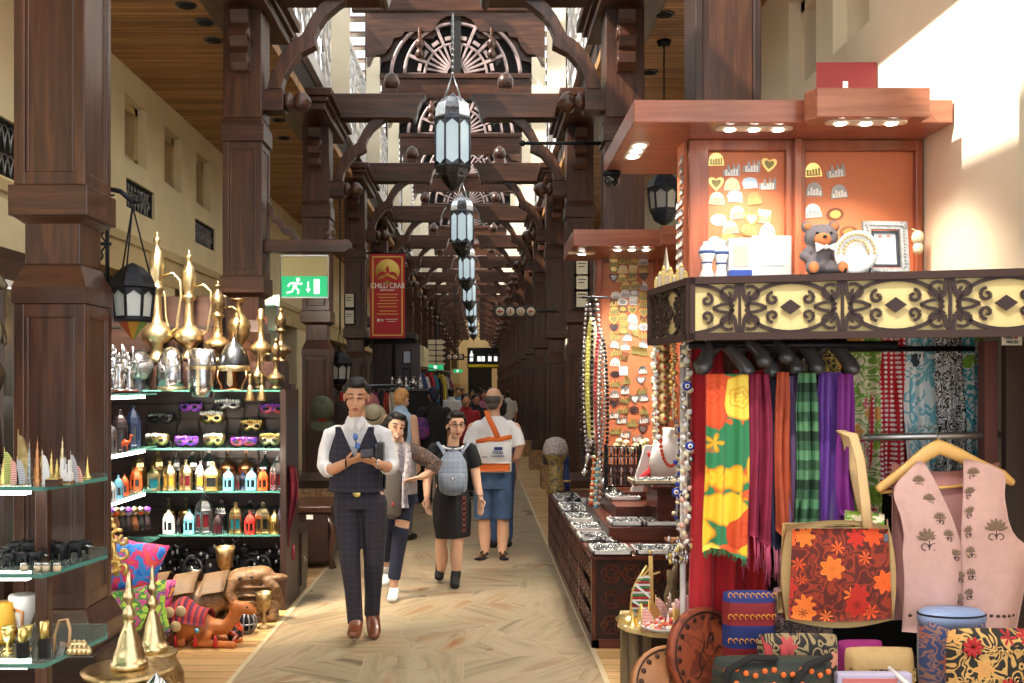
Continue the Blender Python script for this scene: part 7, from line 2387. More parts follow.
# stands of silver pieces between the trays
for k,(x,y,z,h)in enumerate([(.84,6.82,.60,.05),(.96,7.55,.60,.10),(.80,8.48,.60,.07),(.86,9.25,.60,.09),(1.05,8.1,.80,.1)]):
 t=thing('jewellery_heap','loose heap of silver jewellery between trays on the counter, %s'%('behind the near corner tray','in the middle','past the middle','toward the far end','on the third step')[k],'jewellery',(x,y,z),0,None,'stuff')
 s=MB()
 for j in range(70):
  a,r=random.uniform(0,6.28),random.uniform(0,.1)
  q=Vector((r*cos(a),r*sin(a),h*(1-r/.11)*random.uniform(.2,1)+.008))
  if j%2:
   s.sphere(q,(.012,.009,.008),random.choice(JEW),6,4)
  else:
   R=Matrix.Rotation(random.uniform(0,3),3,'Z')@Matrix.Rotation(random.uniform(0,1.6),3,'X')
   s.tube([q+R@Vector((.018*cos(2*pi*i/7),.018*sin(2*pi*i/7),0))for i in range(7)],.004,4,random.choice([SILVER,STEEL_DK,BLACK]),closed=True)
 s.build('pieces',SILVER,t)['kind']='stuff'
t=thing('bracelet_rack','upright rack with four rows of black and white bracelets below the orange board','rack',(1.14,7.98,.86))
m=MB()
for z in(.0,.08,.16,.24,.32):
 m.box(-.14,.14,-.01,.01,z+.02,z+.028)
for x in(-.14,.14):
 m.box(x-.008,x+.008,-.012,.03,0,.36)
m.build('frame',BLACKM,t)
for z in(.04,.12,.20,.28):
 s=MB()
 for k in range(10):
  x=-.125+.027*k
  s.tube([(x,-.02+.018*cos(2*pi*j/8),z+.03+.034*sin(2*pi*j/8))for j in range(8)],.007,5,(BLACK,SILVER,STEEL_DK)[k%3],closed=True)
 s.build('bracelet_row',BLACK,t)
def bust(loc,s,label,neck_mat,rz=0.0,bead=.011):
 t=thing('necklace_bust',label,'necklace display',loc,rz)
 m=MB()
 m.tube([(0,0,.0),(0,0,.12*s),(0,0,.22*s),(0,.005,.27*s),(0,.01,.30*s),(0,.01,.36*s)],[(.13*s,.07*s),(.145*s,.075*s),(.12*s,.06*s),(.06*s,.045*s),(.042*s,.04*s),(.045*s,.042*s)],16,None,(1,0,0))
 m.build('bust',WHITE,t)
 m=MB()
 for k in range(26):
  a=pi*(-.15+1.3*k/25)
  m.sphere((.075*s*cos(a),-.068*s,.25*s-.16*s*max(0,sin(a))+.05*s*(1-abs(sin(a)))),bead*s/.8,None,7,5)
 m.build('bead_necklace',neck_mat,t)
bust((P(667,470,7.7).x,7.62,.988),1.05,'white bust with a coral bead necklace at the right of the raised shelf',plain('coral',C(230,96,70),.4))
t=thing('necklace_stand','white tilted stand with a thick red necklace left of the coral bust','necklace display',(P(646,474,7.8).x,7.85,.86),0)
MB().prism([(-.11,.0),(.0,.36),(.07,.36),(-.02,.0)],'y',-.02,.03).build('stand',WHITE,t)
MB().tube([(-.08,-.035,.06),(-.03,-.05,.1),(.04,-.05,.16),(.06,-.04,.24),(.02,-.045,.3)],[.018,.028,.03,.022,.012],8,rnd=True).build('red_necklace',RED_M,t)
# mannequin head with a silver cap
t=thing('capped_display_head','gilded display head wearing a silver embroidered skullcap at the far end of the counter','display head',(P(556,505,10.2).x,10.25,.60))
MB().lathe([(.1,0),(.09,.05),(.075,.12),(.085,.2),(.07,.26),(.06,.28),(.075,.30),(.115,.37),(.12,.44),(.1,.5),(.04,.53),(0,.535)],seg=20).build('head',blotch('gilded_mosaic',[C(150,120,60),C(190,160,90),C(120,110,80),C(60,70,110)],30,.4),t)
MB().lathe([(.128,.39),(.132,.42),(.125,.48),(.095,.54),(.04,.565),(0,.57)],seg=20).build('skullcap',blotch('silver_embroidered_cap',[C(120,110,108),C(200,196,190),C(150,120,110),C(220,216,210)],44,.5),t)
t=thing('blue_figurine','small blue figurine behind the capped display head','figurine',(P(566,500,10.5).x,10.45,.60))
MB().lathe([(.04,0),(.045,.1),(.03,.22),(.02,.28),(.035,.33),(.02,.38),(0,.39)],seg=12).build('body',plain('deep_blue_glaze',C(40,70,140),.3),t)
MB().lathe([(.046,.09),(.048,.1),(.046,.11)],seg=12).build('band',GOLD,t)
# necklaces hanging in a bunch on the left of the board
NK=[(584.5,340,470,BLACK,SILVER,'black and silver bead necklace, leftmost of the bunch'),(588,300,455,SILVER,PEWTER,'long grey chain necklace at the left of the bunch'),(592,320,440,plain('yellow_beads',C(214,206,110),.4),CRM,'pale yellow wide bead necklace in the middle of the bunch'),(596,300,470,BLACK,PEWTER,'black necklace with grey beads right of the yellow one'),(600,330,450,plain('red_white_beads',C(200,70,80),.4),SILVER,'red and white bead necklace nearest the orange board'),(603,340,480,SILVER,BLACK,'silver and black bead necklace at the right of the bunch')]
for k,(x,a,b,m1_,m2_,lb)in enumerate(NK):
 d=8.3-.05*k
 top=P(x,a,d)
 h=(b-a)*d/1000
 t=thing('bead_necklace',lb,'necklace',top,0,'necklaces hanging beside the orange board')
 for s,mt in((-1,m1_),(1,m2_)):
  m=MB()
  for j in range(34):
   v=j/33
   m.sphere((s*.035*sin(pi*min(1,v*1.0))**.6,-.02*s,-h*v),.016 if k!=2 else .024,None,6,4)
  m.build('bead_strand',mt,t)
 MB().lathe([(.03,0),(.03,.008),(0,.012)],(0,-.03,-h-.02),12,None,'-y').build('pendant',SILVER,t)
tag(MB().tube([(.90,8.32,2.40),(.90,8.0,2.40)],.012,6).tube([(.90,8.32,2.40),(1.02,8.56,2.40)],.012,6).tube([(1.04,8.04,2.40),(.82,8.04,2.40)],.01,6).build('necklace_hook',BLACK_IRON),'thin dark hook bar holding the bunch of necklaces','hook')
# strings of mixed beads standing at the front of the rack
for k,(x,y0,y1,cols)in enumerate([(594,455,505,[CRM,LC['orange']]),(598,458,508,[MGM['cream'],LC['blue']]),(602,455,505,[COPPER,CERAMIC])]):
 garland('bead_string','string of mixed coloured beads hanging before the bracelet rack, %s of three'%('left','middle','right')[k],-3,x,y0,y1,8.1,cols,.03,'beads',16,.004,'bead strings before the rack')
FAR=[(135,125,'tile','gold'),(192,110,'dome','gold'),(250,122,'tile','gold'),(303,118,'dome','white'),(135,165,'oval','olive'),(187,165,'dome','cream'),(245,165,'tile','cream'),(303,165,'dome','olive'),(135,215,'heart','dark'),(182,215,'dome','gold'),(240,210,'tile','olive'),(307,205,'heart','dark'),(203,260,'dome','gold'),(258,255,'dome','gold'),(308,262,'sail','white'),(145,315,'leaf','white'),(200,303,'dome','white'),(250,300,'oval','silver'),(300,320,'tile','gold'),(135,355,'tile','brown'),(185,352,'oval','white'),(245,345,'tile','white'),(303,362,'city','gold'),(137,400,'dome','gold'),(187,392,'oval','brown'),(242,398,'heart','gold'),(305,412,'heart','gold'),(135,452,'heart','gold'),(187,437,'dome','gold'),(242,442,'dome','white'),(305,455,'tile','brown'),(137,498,'heart','dark'),(190,480,'tile','gold'),(245,487,'tile','silver'),(305,495,'oval','white'),(190,519,'oval','gold'),(258,530,'heart','gold'),(140,542,'tile','gold'),(212,552,'dome','silver'),(305,542,'city','gold'),(140,592,'dome','silver'),(200,603,'sail','silver'),(305,590,'sail','silver'),(150,637,'city','gold'),(258,628,'tile','gold'),(305,637,'dome','gold'),(195,662,'tile','brown')]
FAR2=[(143,68,'dome','white'),(190,118,'tile','blue'),(300,112,'dome','silver'),(143,138,'oval','dark'),(207,170,'sail','gold'),(290,172,'heart','silver'),(143,190,'city','gold'),(198,228,'tile','silver'),(140,250,'dome','silver'),(295,232,'city','gold'),(195,283,'city','gold'),(255,278,'heart','silver'),(305,268,'dome','silver'),(137,305,'heart','dark'),(187,340,'city','gold'),(250,340,'oval','dark'),(305,345,'sail','gold'),(137,368,'city','silver'),(180,398,'city','silver'),(240,415,'dome','gold'),(305,396,'city','silver'),(143,460,'city','gold'),(200,478,'city','silver'),(300,450,'heart','dark'),(270,500,'city','silver')]
pts=[(590+x/5.69,240+y/5.69,s,c,10.0)for x,y,s,c in FAR]+[(590+x/5.69,350+y/5.69,s,c,10.0)for x,y,s,c in FAR2]
place_magnets(pts,'far board','magnets on the farther board',8.545,9.5)
for k,(x,y)in enumerate(((165,520),(205,530),(150,545),(190,555),(260,545),(300,530),(320,520),(240,565),(280,560),(310,560))):
 t=thing('shell_magnet','cream shell magnet at the foot of the far board, %s'%('upper left','upper left of centre','leftmost','lower left','centre','upper right','rightmost','lowest at centre','right of centre, low','lower right')[k],'magnet',P(590+x/5.69,350+y/5.69,8.54),0,'shell magnets at the foot of the far board')
 MB().sphere((0,0,0),(.032,.018,.03),None,10,6).build('shell',CRM,t)
 MB().sphere((.01,-.016,.0),(.014,.008,.014),None,8,5).build('gold_dab',GOLD,t)
garland('shell_garland','vertical string of cream shells down the right edge of the far board',0,654,345,465,8.4,[CRM,SHW],.035,n=34,spread=.014,group='shell strings of the far board')
# ------------------------------------------------------------------ souvenir stand nearest the corridor
st=thing('plank_stand','rough grey wooden plank stand crowded with souvenirs at the corridor edge','stand',(.80,4.75,0))
PLANK=wood('weathered_plank',C(86,72,50),C(128,108,78),C(164,142,108),'z',.8,1.0,.4,0)
m=MB()
for k,(x,w,y)in enumerate(((-.115,.035,-.03),(-.075,.04,-.10),(-.03,.04,-.16))):
 m.box(x-w/2,x+w/2,y,y+.05,0,.54)
m.build('front_planks',PLANK,st,.008)
MB().box(-.06,.3,-.14,.25,0,.52).build('body',WOOD_DK,st)
MB().prism([(-.15,-.02),(-.12,-.12),(-.02,-.22),(.12,-.26),(.24,-.22),(.3,-.1),(.3,.26),(-.1,.24)],'z',.54,.56).build('top_board',plain('pale_top_board',C(214,186,130),.5),st)
so=Vector((.80,4.75,.56))
# sail-shaped hotel model
t=thing('sail_tower_model','large gilded sail-shaped tower model with red and green ribs on the plank stand','model',so+Vector((-.03,.02,0)))
M_=lambda px,py,dy=0.0:P(px,py,4.77)-t.location+Vector((0,dy,0))
MB().lathe([(.10,0),(.105,.008),(.09,.02),(.03,.024)],(-.02,0,0),20).build('base',GOLD,t)
MB().bar(M_(652,628),M_(650.5,556),.018,.018,None).sphere(M_(650.5,552),.010).bar(M_(643,577),M_(660,572),.01,.008,None).bar(M_(651,566),M_(632,590),.008,.008,None).build('mast',GOLD,t)
crv=[(633,622),(631,608),(632,595),(635,585),(640,576),(647,566)]
MB().tube([M_(*q)for q in crv],.007,6).build('bow',GOLD,t)
rb=[MB(),MB(),MB()]
for k in range(18):
 y=621-2.6*k
 x0=631.5+max(0,(596-y))**1.35*.12
 rb[k%3].bar(M_(x0,y),M_(650,y),.02,.006,None)
for m,mt,nm in zip(rb,(RED_M,plain('green_rib',C(60,140,80),.4),CERAMIC),('red_ribs','green_ribs','white_ribs')):
 m.build(nm,mt,t)
m=MB()
for a,b in(((636,585),(650,597)),((632,600),(650,612)),((632,612),(648,622))):
 m.bar(M_(*a,-.014),M_(*b,-.014),.006,.01,None)
m.build('diagonal_braces',CERAMIC,t)
MINI=[(633,634,.06,'cone',GOLD,'gold cone figure'),(641,634,.085,'spire',GOLD,'gold spire figure'),(648,640,.09,'sail',STRR,'red-banded sail figure'),(655,636,.10,'sail',GOLD,'gold sail figure'),(662,632,.10,'sail',STRR,'larger red-banded sail figure'),(668,640,.07,'cone',CERAMIC,'white domed figure'),(674,636,.10,'spire',BRASS_OLD,'bronze spire figure'),(680,640,.09,'sail',GOLD,'gold sail figure near the right edge'),(645,628,.07,'skyline',LC['bronze'],'bronze skyline figure'),(659,626,.08,'spire',plain('green_enamel',C(60,150,90),.4),'green spire figure'),(670,628,.11,'spire',SILVER,'silver spire figure'),(684,632,.08,'skyline',GOLD,'gold skyline figure')]
for k,(x,y,h,kd,mt,lb)in enumerate(MINI):
 d=4.56+.0*k+(640-y)*.02
 q=P(x,y,d);q.z=.56
 o=tower(q,h*1.35,.07 if kd!='cone' else .05,kd,mt if mt is not STRR else GOLD,lb+' on the plank stand',STRR if mt is STRR else None)
 o['group']='small souvenirs on the plank stand'
t=thing('trinket_bowl','shallow white bowl heaped with red and white trinkets at the front of the plank stand','bowl',(P(668,655,4.5).x,4.56,.561))
MB().lathe([(.06,0),(.11,.02),(.125,.035),(.11,.03),(0,.01)],seg=24).build('bowl',CERAMIC,t)
s=MB()
for k in range(110):
 a,r=random.uniform(0,6.28),.11*sqrt(random.random())
 s.sphere((r*cos(a),r*sin(a),.03+.035*(1-r/.11)*random.random()),(.011,.008,.009),random.choice([RED_M,CERAMIC,plain('coral_bit',C(230,110,80),.5)if 'coral_bit' not in bpy.data.materials else bpy.data.materials['coral_bit'],CRM]),6,4)
s.build('trinkets',RED_M,t)['kind']='stuff'
t=thing('pink_shell','pale pink ribbed shell at the right of the plank stand','shell',(P(686,605,4.62).x,4.62,.56))
m=MB()
for k in range(9):
 a=pi*(.1+.8*k/8)
 m.tube([(0,0,.03),(.05*cos(a),-.02,.06+.05*sin(a)),(.075*cos(a),-.01,.06+.085*sin(a))],[.012,.016,.010],6,rnd=True)
m.sphere((0,0,.03),(.05,.03,.03));m.build('shell',plain('pale_pink_shell',C(240,196,200),.4),t)
spot_light('stand_lamp',(.75,4.9,2.95),60,(.05,-.1,-1),(1,.9,.74),60,.7,.1)
# driftwood pieces and leather discs
for k,(x,h,lean)in enumerate(((669,.26,.03),(676,.22,-.02),(681,.2,.05))):
 t=thing('driftwood_piece','upright piece of driftwood behind the souvenirs on the plank stand, %s of three'%('left','middle','right')[k],'driftwood',(P(x,600,4.85).x,4.88,.56),0,'driftwood pieces on the plank stand')
 MB().tube([(0,0,0),(lean*.3,.01,h*.4),(lean,0,h*.75),(lean*1.4,.01,h)],[.022,.026,.018,.01],8).build('wood',PLANK,t)
 MB().tube([(lean*.3,.01,h*.4),(lean*.3+.03,0,h*.55)],[.012,.006],6).build('stub',PLANK,t)
LEA=blotch('tooled_red_leather',[C(126,58,36),C(150,72,44),C(112,50,32),C(140,66,40)],8,.5)
for k,(x,y,d,r,rx,ry,lb)in enumerate([(702,655,4.26,.20,-.2,.55,'large round red leather disc leaning at the foot of the red cloth'),(672,692,4.18,.19,-.55,.3,'tan round leather disc lying under the plank stand edge')]):
 t=thing('leather_disc',lb,'leather disc',P(x,y,d),0,'round leather discs')
 t.rotation_euler=(rx,0,ry)
 MB().lathe([(r,.0),(r,.03),(r*.97,.035),(0,.036)],(0,0,0),36,None,'-y').build('disc',LEA if k==0 else plain('tan_disc_leather',C(160,104,56),.5,var=.2,scale=10),t)
 m=MB()
 m.tube([(r*.9*cos(2*pi*j/40),-.038,r*.9*sin(2*pi*j/40))for j in range(40)],.004,5,closed=True)
 for j in range(20):
  a=2*pi*j/20
  m.sphere((r*.8*cos(a),-.038,r*.8*sin(a)),(.012,.003,.012),None,6,4)
 for j in range(6):
  m.tube([(r*(.15*cos(j*1.1+q*.5)+.3*cos(j)),-.038,r*(.15*sin(j*1.3+q*.6)+.3*sin(j*1.7)))for q in range(6)],.003,4)
 m.build('tooled_pattern',plain('dark_tooling',C(62,34,24),.6)if 'dark_tooling' not in bpy.data.materials else bpy.data.materials['dark_tooling'],t)
def head_shapes(m,T):
 0
 m.T=T
 m.sphere((0,.012,.035),(.074,.092,.083),None,16,12)
 m.sphere((0,-.022,-.045),(.057,.066,.066),None,14,10)
 m.sphere((0,-.062,-.093),(.026,.022,.02),None,10,8)
 for s in(-1,1):
  m.sphere((s*.036,-.058,-.03),(.026,.024,.03),None,10,8)
  m.sphere((s*.03,-.078,.022),(.024,.012,.008),None,10,6)
  m.sphere((s*.077,.012,-.01),(.010,.02,.03),None,8,8)
 m.tube([(0,-.086,.012),(0,-.102,-.015),(0,-.108,-.03)],[.009,.012,.014],8,rnd=True)
 m.sphere((0,-.086,-.062),(.022,.012,.010),None,8,6)
 m.T=None
def hand(m,w,dr,nrm,curl=.5,s=1.0,thumb=1):
 0
 w,dr,nrm=Vector(w),Vector(dr).normalized(),Vector(nrm)
 nrm=(nrm-dr*nrm.dot(dr)).normalized()
 sd=dr.cross(nrm)
 m.tube([w,w+dr*.03*s,w+dr*.085*s],[(.026*s,.016*s),(.034*s,.015*s),(.040*s,.013*s)],10,None,sd,rnd=True)
 for k,L in enumerate((.072,.082,.076,.060)):
  b=w+dr*.088*s+sd*((k-1.5)*.0215*s)
  p,v,a=[b],dr.copy(),0
  for q in(.45,.32,.23):
   v=(dr*cos(a)+nrm*sin(a)).normalized()
   p.append(p[-1]+v*(L*q*s))
   a+=curl
  m.tube(p,[.0085*s,.0085*s,.0078*s,.0065*s],7,rnd=True)
 b=w+dr*.03*s+sd*(thumb*-.034*s)
 m.tube([b,b+(dr*.6-sd*thumb*.8).normalized()*.034*s,b+(dr*.95-sd*thumb*.5+nrm*.35).normalized()*.066*s],[.012*s,.0105*s,.008*s],7,rnd=True)
class Fig:
 def __init__(self,label,d,fx,fy,skin):
  self.d=d
  self.o=P(fx,fy,d)
  self.o.z=0
  self.t=thing('person',label,'person',self.o)
  self.skin=skin
  self.b=MB()
 def J(self,px,py,dy=0.0):
  return P(px,py,self.d+dy)-self.o
 def chain(self,m,ch,side=None,rnd=True):
  pts=[self.J(c[0],c[1],c[2])for c in ch]
  rs=[(c[3],c[4])if len(c)>4 else(c[3],c[3])for c in ch]
  m.tube(pts,rs,14,None,side or((1,0,0)if any(len(c)>4 for c in ch)else None),rnd=rnd)
 def limb(self,*chains):
  for ch in chains:
   self.chain(self.b,ch)
 def wear(self,name,mat,*chains,voxel=.009,smooth=2,parent=None,rnd=False):
  m=MB()
  for ch in chains:
   if callable(ch):
    ch(m)
   else:
    self.chain(m,ch,rnd=rnd or('s' if len(ch[0])==4 else False))
  return m.build(name,mat,parent or self.t,remesh=voxel,smooth=smooth)
 def head(self,px,py,s=1.0,yaw=0.0,pitch=0.0,roll=0.0,dy=0.0):
  self.T=Matrix.Translation(self.J(px,py,dy))@Matrix.Rotation(yaw,4,'Z')@Matrix.Rotation(roll,4,'Y')@Matrix.Rotation(pitch,4,'X')@Matrix.Scale(s,4)
  head_shapes(self.b,self.T)
 def on_head(self,name,mat,fn,remesh=0.0):
  m=MB()
  m.T=self.T
  fn(m)
  return m.build(name,mat,self.t,remesh=remesh,smooth=1 if remesh else 0)
 def face(self,eyes='open',brow=HAIR,lips=LIPS):
  def br(m):
   for s in(-1,1):
    m.tube([(s*.014,-.088,.034),(s*.032,-.088,.039),(s*.052,-.074,.032)],[.0035,.0045,.003],6)
  self.on_head('eyebrows',brow,br)
  def ey(m):
   for s in(-1,1):
    if eyes=='open':
     m.sphere((s*.031,-.083,.012),(.013,.006,.006),None,8,6)
    else:
     m.tube([(s*.017,-.084,.010),(s*.031,-.0865,.006),(s*.046,-.078,.010)],.0028,5)
  self.on_head('eyes',EYE_M,ey)
  def lp(m):
   m.sphere((0,-.0945,-.058),(.022,.006,.005),None,8,6)
   m.sphere((0,-.0945,-.067),(.018,.007,.006),None,8,6)
  self.on_head('lips',lips,lp)
 def hair_cap(self,mat,low=-.02,front=.075,extra=None,vol=1.0):
  def f(m):
   m.sphere((0,.024,.052),(.083*vol,.092*vol,.078*vol),None,16,12)
   m.sphere((0,-.048,.098),(.062,.04,.03),None,12,8)
   for s in(-1,1):
    m.tube([(s*.07,-.01,.06),(s*.077,.02,low+.03),(s*.068,.05,low)],[.022,.016,.02],8,rnd=True)
   m.sphere((0,.062,.0),(.068,.045,.06),None,12,8)
   if extra:
    extra(m)
  return self.on_head('hair',mat,f,.008)
 def done(self,voxel=.0075,smooth=3):
  self.b.build('body',self.skin,self.t,remesh=voxel,smooth=smooth)
NAVY_C=plaid('navy_check',C(38,40,56),C(74,60,62),24,.07)
NAVY_T=plaid('navy_check_trousers',C(42,42,54),C(74,60,60),24,.07)
f=Fig('man in a navy checked waistcoat and white shirt walking while looking at his phone',6.7,362,637,SKIN)
f.head(356.5,396.5,1.02,.06,.24,.03,-.05)
f.limb([(357,412,.02,.056),(357,424,.03,.06),(357,440,.03,.13,.1),(357,470,.03,.13,.1),(358,495,.02,.14,.1)],[(333,436,.03,.042),(326,452,.02,.045),(325,470,-.02,.042),(334,469,-.13,.038),(346,463,-.24,.030)],[(382,436,.03,.042),(389,450,.02,.045),(391,467,-.02,.042),(386,467,-.13,.038),(378,464,-.22,.030)],[(347,500,.02,.08),(350,560,-.05,.055),(356,620,-.06,.04),(355,632,-.13,.035)],[(374,500,.02,.08),(374,562,.0,.055),(372,612,.1,.04),(373,630,.08,.035)])
hand(f.b,f.J(346,463,-.24),(1,-.35,.35),(0,.5,1),.55,1.0,-1)
hand(f.b,f.J(378,464,-.22),(-1,-.35,.35),(0,.4,1),.45,1.0,1)
f.done(.0065)
f.hair_cap(HAIR,-.005,.08,lambda m:[m.sphere((x,-.03,.108),(.03,.045,.02),None,8,6)for x in(-.03,0,.03)],.98)
f.face('down')
f.wear('shirt',COTTON,[(357,420,.02,.06),(357,424,.02,.085,.07),(357,431,.03,.16,.09),(357,445,.03,.175,.115),(357,470,.03,.15,.11),(358,488,.02,.15,.11)],[(338,433,.03,.058),(331.5,435,.03,.06),(326.8,450,.03,.057),(325,466,.0,.056),(328,470,-.06,.054),(331,469,-.10,.05)],[(377,433,.03,.058),(383.5,435,.03,.06),(388.5,450,.03,.057),(391,464,.0,.056),(389,468,-.06,.054),(386,467,-.10,.05)])
for s,pts in((-1,[(350,415),(347,422),(354,431),(357,424)]),(1,[(364,415),(367,422),(361,431),(358,424)])):
 MB().prism([((f.J(x,y)).x,f.J(x,y).z)for x,y in pts],'y',-.115,-.085).build('collar',COTTON,f.t,.004)
def vest_rows(u,v):
 y=427+63*v
 a=2*pi*u
 halfw=(.125+.055*min(1,max(0,(v-.12)*3.2)))*(1-.10*sin(pi*min(1,max(0,v-.35)/.65)))
 c=f.J(357.3,y,.03)
 return(c.x+halfw*sin(a),c.y+.132*cos(a)*(.9+.1*v),c.z)
def vest_front(s):
 def fn(u,v):
  y=426+64*v
  xi=357.5+s*max(0.2,(13.5*(1-v/.46)))if v<.46 else 357.5-s*.5
  xo=357.3+s*(18+8.5*min(1,max(0,(v-.1)*2.6))-3.0*sin(pi*min(1,max(0,(v-.4)/.6))))
  x=xi+(xo-xi)*u
  e=(x-357.3)/27.5
  c=f.J(x,y,.03)
  return(c.x,c.y-.155*sqrt(max(0.02,1-e*e*.92))-.012,c.z)
 return fn
vm=MB().grid(lambda u,v:vest_front(-1)(1-u,v),14,20,None,.012)
vm.grid(vest_front(1),14,20,None,.012)
vm.grid(lambda u,v:(lambda y,x:(f.J(x,y,.03).x,f.J(x,y,.03).y+.125*sqrt(max(0.02,1-((x-357.3)/27.5)**2*.92)),f.J(x,y).z))(427+63*v,357.3+(1-2*u)*(18+8.5*min(1,max(0,(v-.1)*2.6)))),14,16,None,.012)
for s in(-1,1):
 vm.grid(lambda u,v,s=s:(lambda y,a:(f.J(357.3,y).x+s*.0067*(18+8.5*min(1,max(0,(v-.1)*2.6))-2*v)*(.86+.14*sin(pi*u)),f.J(357.3,y,.03).y+.10*cos(pi*u)*s*s,f.J(357.3,y).z))(446+44*v,u),6,12,None,.012)
vm.build('waistcoat',NAVY_C,f.t)
f.wear('trousers',NAVY_T,[(358,489,.02,.155,.115),(358,500,.02,.17,.125),(358,508,.02,.16,.12)],[(347,503,.02,.098),(348,530,-.02,.085),(350,560,-.05,.070),(353,590,-.06,.058),(355.5,624,-.06,.053)],[(373,503,.02,.098),(374,530,.01,.085),(374,562,.0,.070),(373,590,.06,.058),(372,615,.1,.054)])
MB().lathe([(.026,0),(.028,.006),(.02,.008),(0,.009)],tuple(f.J(357,493,-.115)),18,None,'-y').build('gilt_buckle',GOLD,f.t)
SHOE=plain('tan_brown_leather',C(112,58,28),.35,var=.15,scale=16,coat=.3)
f.wear('shoe',SHOE,[(356,622,-.05,.046),(355.6,626,-.10,.047),(355,631,-.14,.048,.045),(354,634,-.22,.048,.034),(354,635,-.28,.036,.024)],voxel=.007,rnd=True)
f.wear('shoe',SHOE,[(372,612,.1,.046),(373,622,.07,.048,.046),(374,631,.0,.048,.038),(374,636,-.06,.036,.024)],voxel=.007,rnd=True)
for x,y,dy in((346.5,462,-.245),(378,464,-.225)):
 c=f.J(x,y,dy)
 MB().tube([c+Vector((.0,.032*cos(2*pi*k/12),.032*sin(2*pi*k/12)))for k in range(12)],.006,6,closed=True).build('wristband' if x<360 else 'watch',BLACKM if x<360 else SILVER,f.t)
sg=tag(MB().sphere(f.o+f.J(355.5,437,-.165),(.017,.008,.024),colour('blue_mirror_lens',90,130,200,.1),12,8).sphere(f.o+f.J(357.5,446,-.168),(.019,.008,.022),bpy.data.materials['blue_mirror_lens'],12,8).tube([f.o+f.J(354,433,-.16),f.o+f.J(356,442,-.175),f.o+f.J(359,451,-.165)],.004,6,BLACK).build('sunglasses',BLACK),'blue mirrored sunglasses tucked in the neck of the waistcoat','sunglasses')
ph=thing('smartphone','dark smartphone held in both hands by the man in the waistcoat','phone',f.o+f.J(367,453.5,-.36))
MB().box(-.04,.04,-.06,.06,-.005,.005).build('body',BLACK,ph,.003);MB().box(-.036,.036,-.055,.055,.005,.006).build('screen',plain('phone_screen',C(70,76,88),.1),ph)
ph.rotation_euler=(.35,-.12,.1)
wal=thing('black_folder','black folder tucked under the arm of the man in the waistcoat','folder',f.o+f.J(380,456,-.14))
MB().box(-.02,.025,-.06,.06,-.09,.09).build('folder',BLACK,wal,.006);MB().box(-.022,-.018,-.05,.05,-.08,.08).build('silver_edge',SILVER,wal)
# woman with a backpack worn in front
f=Fig('woman in glasses and a black dress carrying a grey quilted backpack in front',8.48,450,585,SKIN2)
f.head(456,425.5,.98,.25,.04,.04,-.02)
f.limb([(454,438,.02,.048),(453,447,.03,.05),(452,458,.03,.13,.09),(451,490,.02,.13,.1)],[(436,454,.03,.045),(430,468,.04,.043),(427,484,.03,.038),(427,497,-.02,.028)],[(469,454,.03,.045),(475,468,.03,.043),(477,483,.0,.038),(480,497,-.05,.028)],[(444,520,.02,.07),(441,543,.05,.05),(442,556,.10,.056),(441,572,.16,.035)],[(460,520,.0,.07),(457,545,-.03,.052),(456,557,-.02,.056),(456,573,-.02,.034)])
hand(f.b,f.J(427,497,-.02),(.1,-.1,-1),(.6,-.6,0),.25,.95,-1)
hand(f.b,f.J(480,497,-.05),(.05,-.1,-1),(-.6,-.6,0),.25,.95,1)
f.done(.0075)
f.hair_cap(HAIR,-.03,.08,lambda m:m.tube([(0,.09,.02),(.0,.11,-.05),(0,.09,-.12)],[.04,.035,.02],8,rnd=True),1.0)
f.face('open')
def gl(m):
 for s in(-1,1):
  m.tube([(s*.033+.024*cos(2*pi*k/12),-.097,.010+.019*sin(2*pi*k/12))for k in range(12)],.0022,5,closed=True)
  m.tube([(s*.057,-.094,.014),(s*.076,.0,.01)],.002,4)
 m.tube([(-.009,-.098,.013),(.009,-.098,.013)],.002,4)
f.on_head('glasses',STEEL_DK,gl)
DRESS=plain('black_dress',C(20,20,24),.85,var=.1,scale=20,bump=.1)
f.wear('dress',DRESS,[(453,446,.03,.09,.07),(453,452,.03,.15,.09),(452,470,.03,.145,.115),(452,486,.02,.135,.11),(452,503,.02,.165,.125),(452,520,.02,.165,.13),(453,537,.02,.150,.125)],[(435,450,.03,.065),(431,460,.04,.062),(429,468,.04,.06)],[(470,450,.03,.065),(474,460,.03,.062),(476,467,.03,.06)])
m=MB()
for k in range(13):
 a=pi*(1.0+k/12)
 c=f.J(453.5,446,.03)
 m.sphere(c+Vector((.085*cos(a),-.055+.05*sin(a)*.8,.02*(1+sin(a))-.02)),(.014,.01,.010),None,8,6)
m.build('scalloped_neckline',COTTON,f.t)
m=MB()
for k in range(7):
 c=f.J(464,498+5.4*k,-.085)
 m.bar(c+Vector((-.018,0,-.016)),c+Vector((.018,.01,.016)),.005,.005,None).bar(c+Vector((-.018,0,.016)),c+Vector((.018,.01,-.016)),.005,.005,None)
m.build('laced_trim',plain('rust_lacing',C(150,74,52),.7),f.t)
QUILT=plaid('grey_blue_quilting',C(132,142,158),C(104,114,132),24,.09)
bp=thing('backpack','grey blue quilted backpack worn on the chest of the woman in black','backpack',f.o+f.J(453,492,-.13))
m=MB().tube([(0,-.03,.03),(0,-.03,.14),(0,-.02,.25),(0,-.01,.31)],[(.118,.06),(.125,.07),(.115,.06),(.08,.04)],16,None,(1,0,0),rnd=True)
m.build('body',QUILT,bp,remesh=.008,smooth=2)
MB().tube([(0,-.075,.035),(0,-.08,.10),(0,-.075,.15)],[(.095,.028),(.10,.034),(.095,.026)],14,None,(1,0,0),rnd=True).build('front_pocket',QUILT,bp)
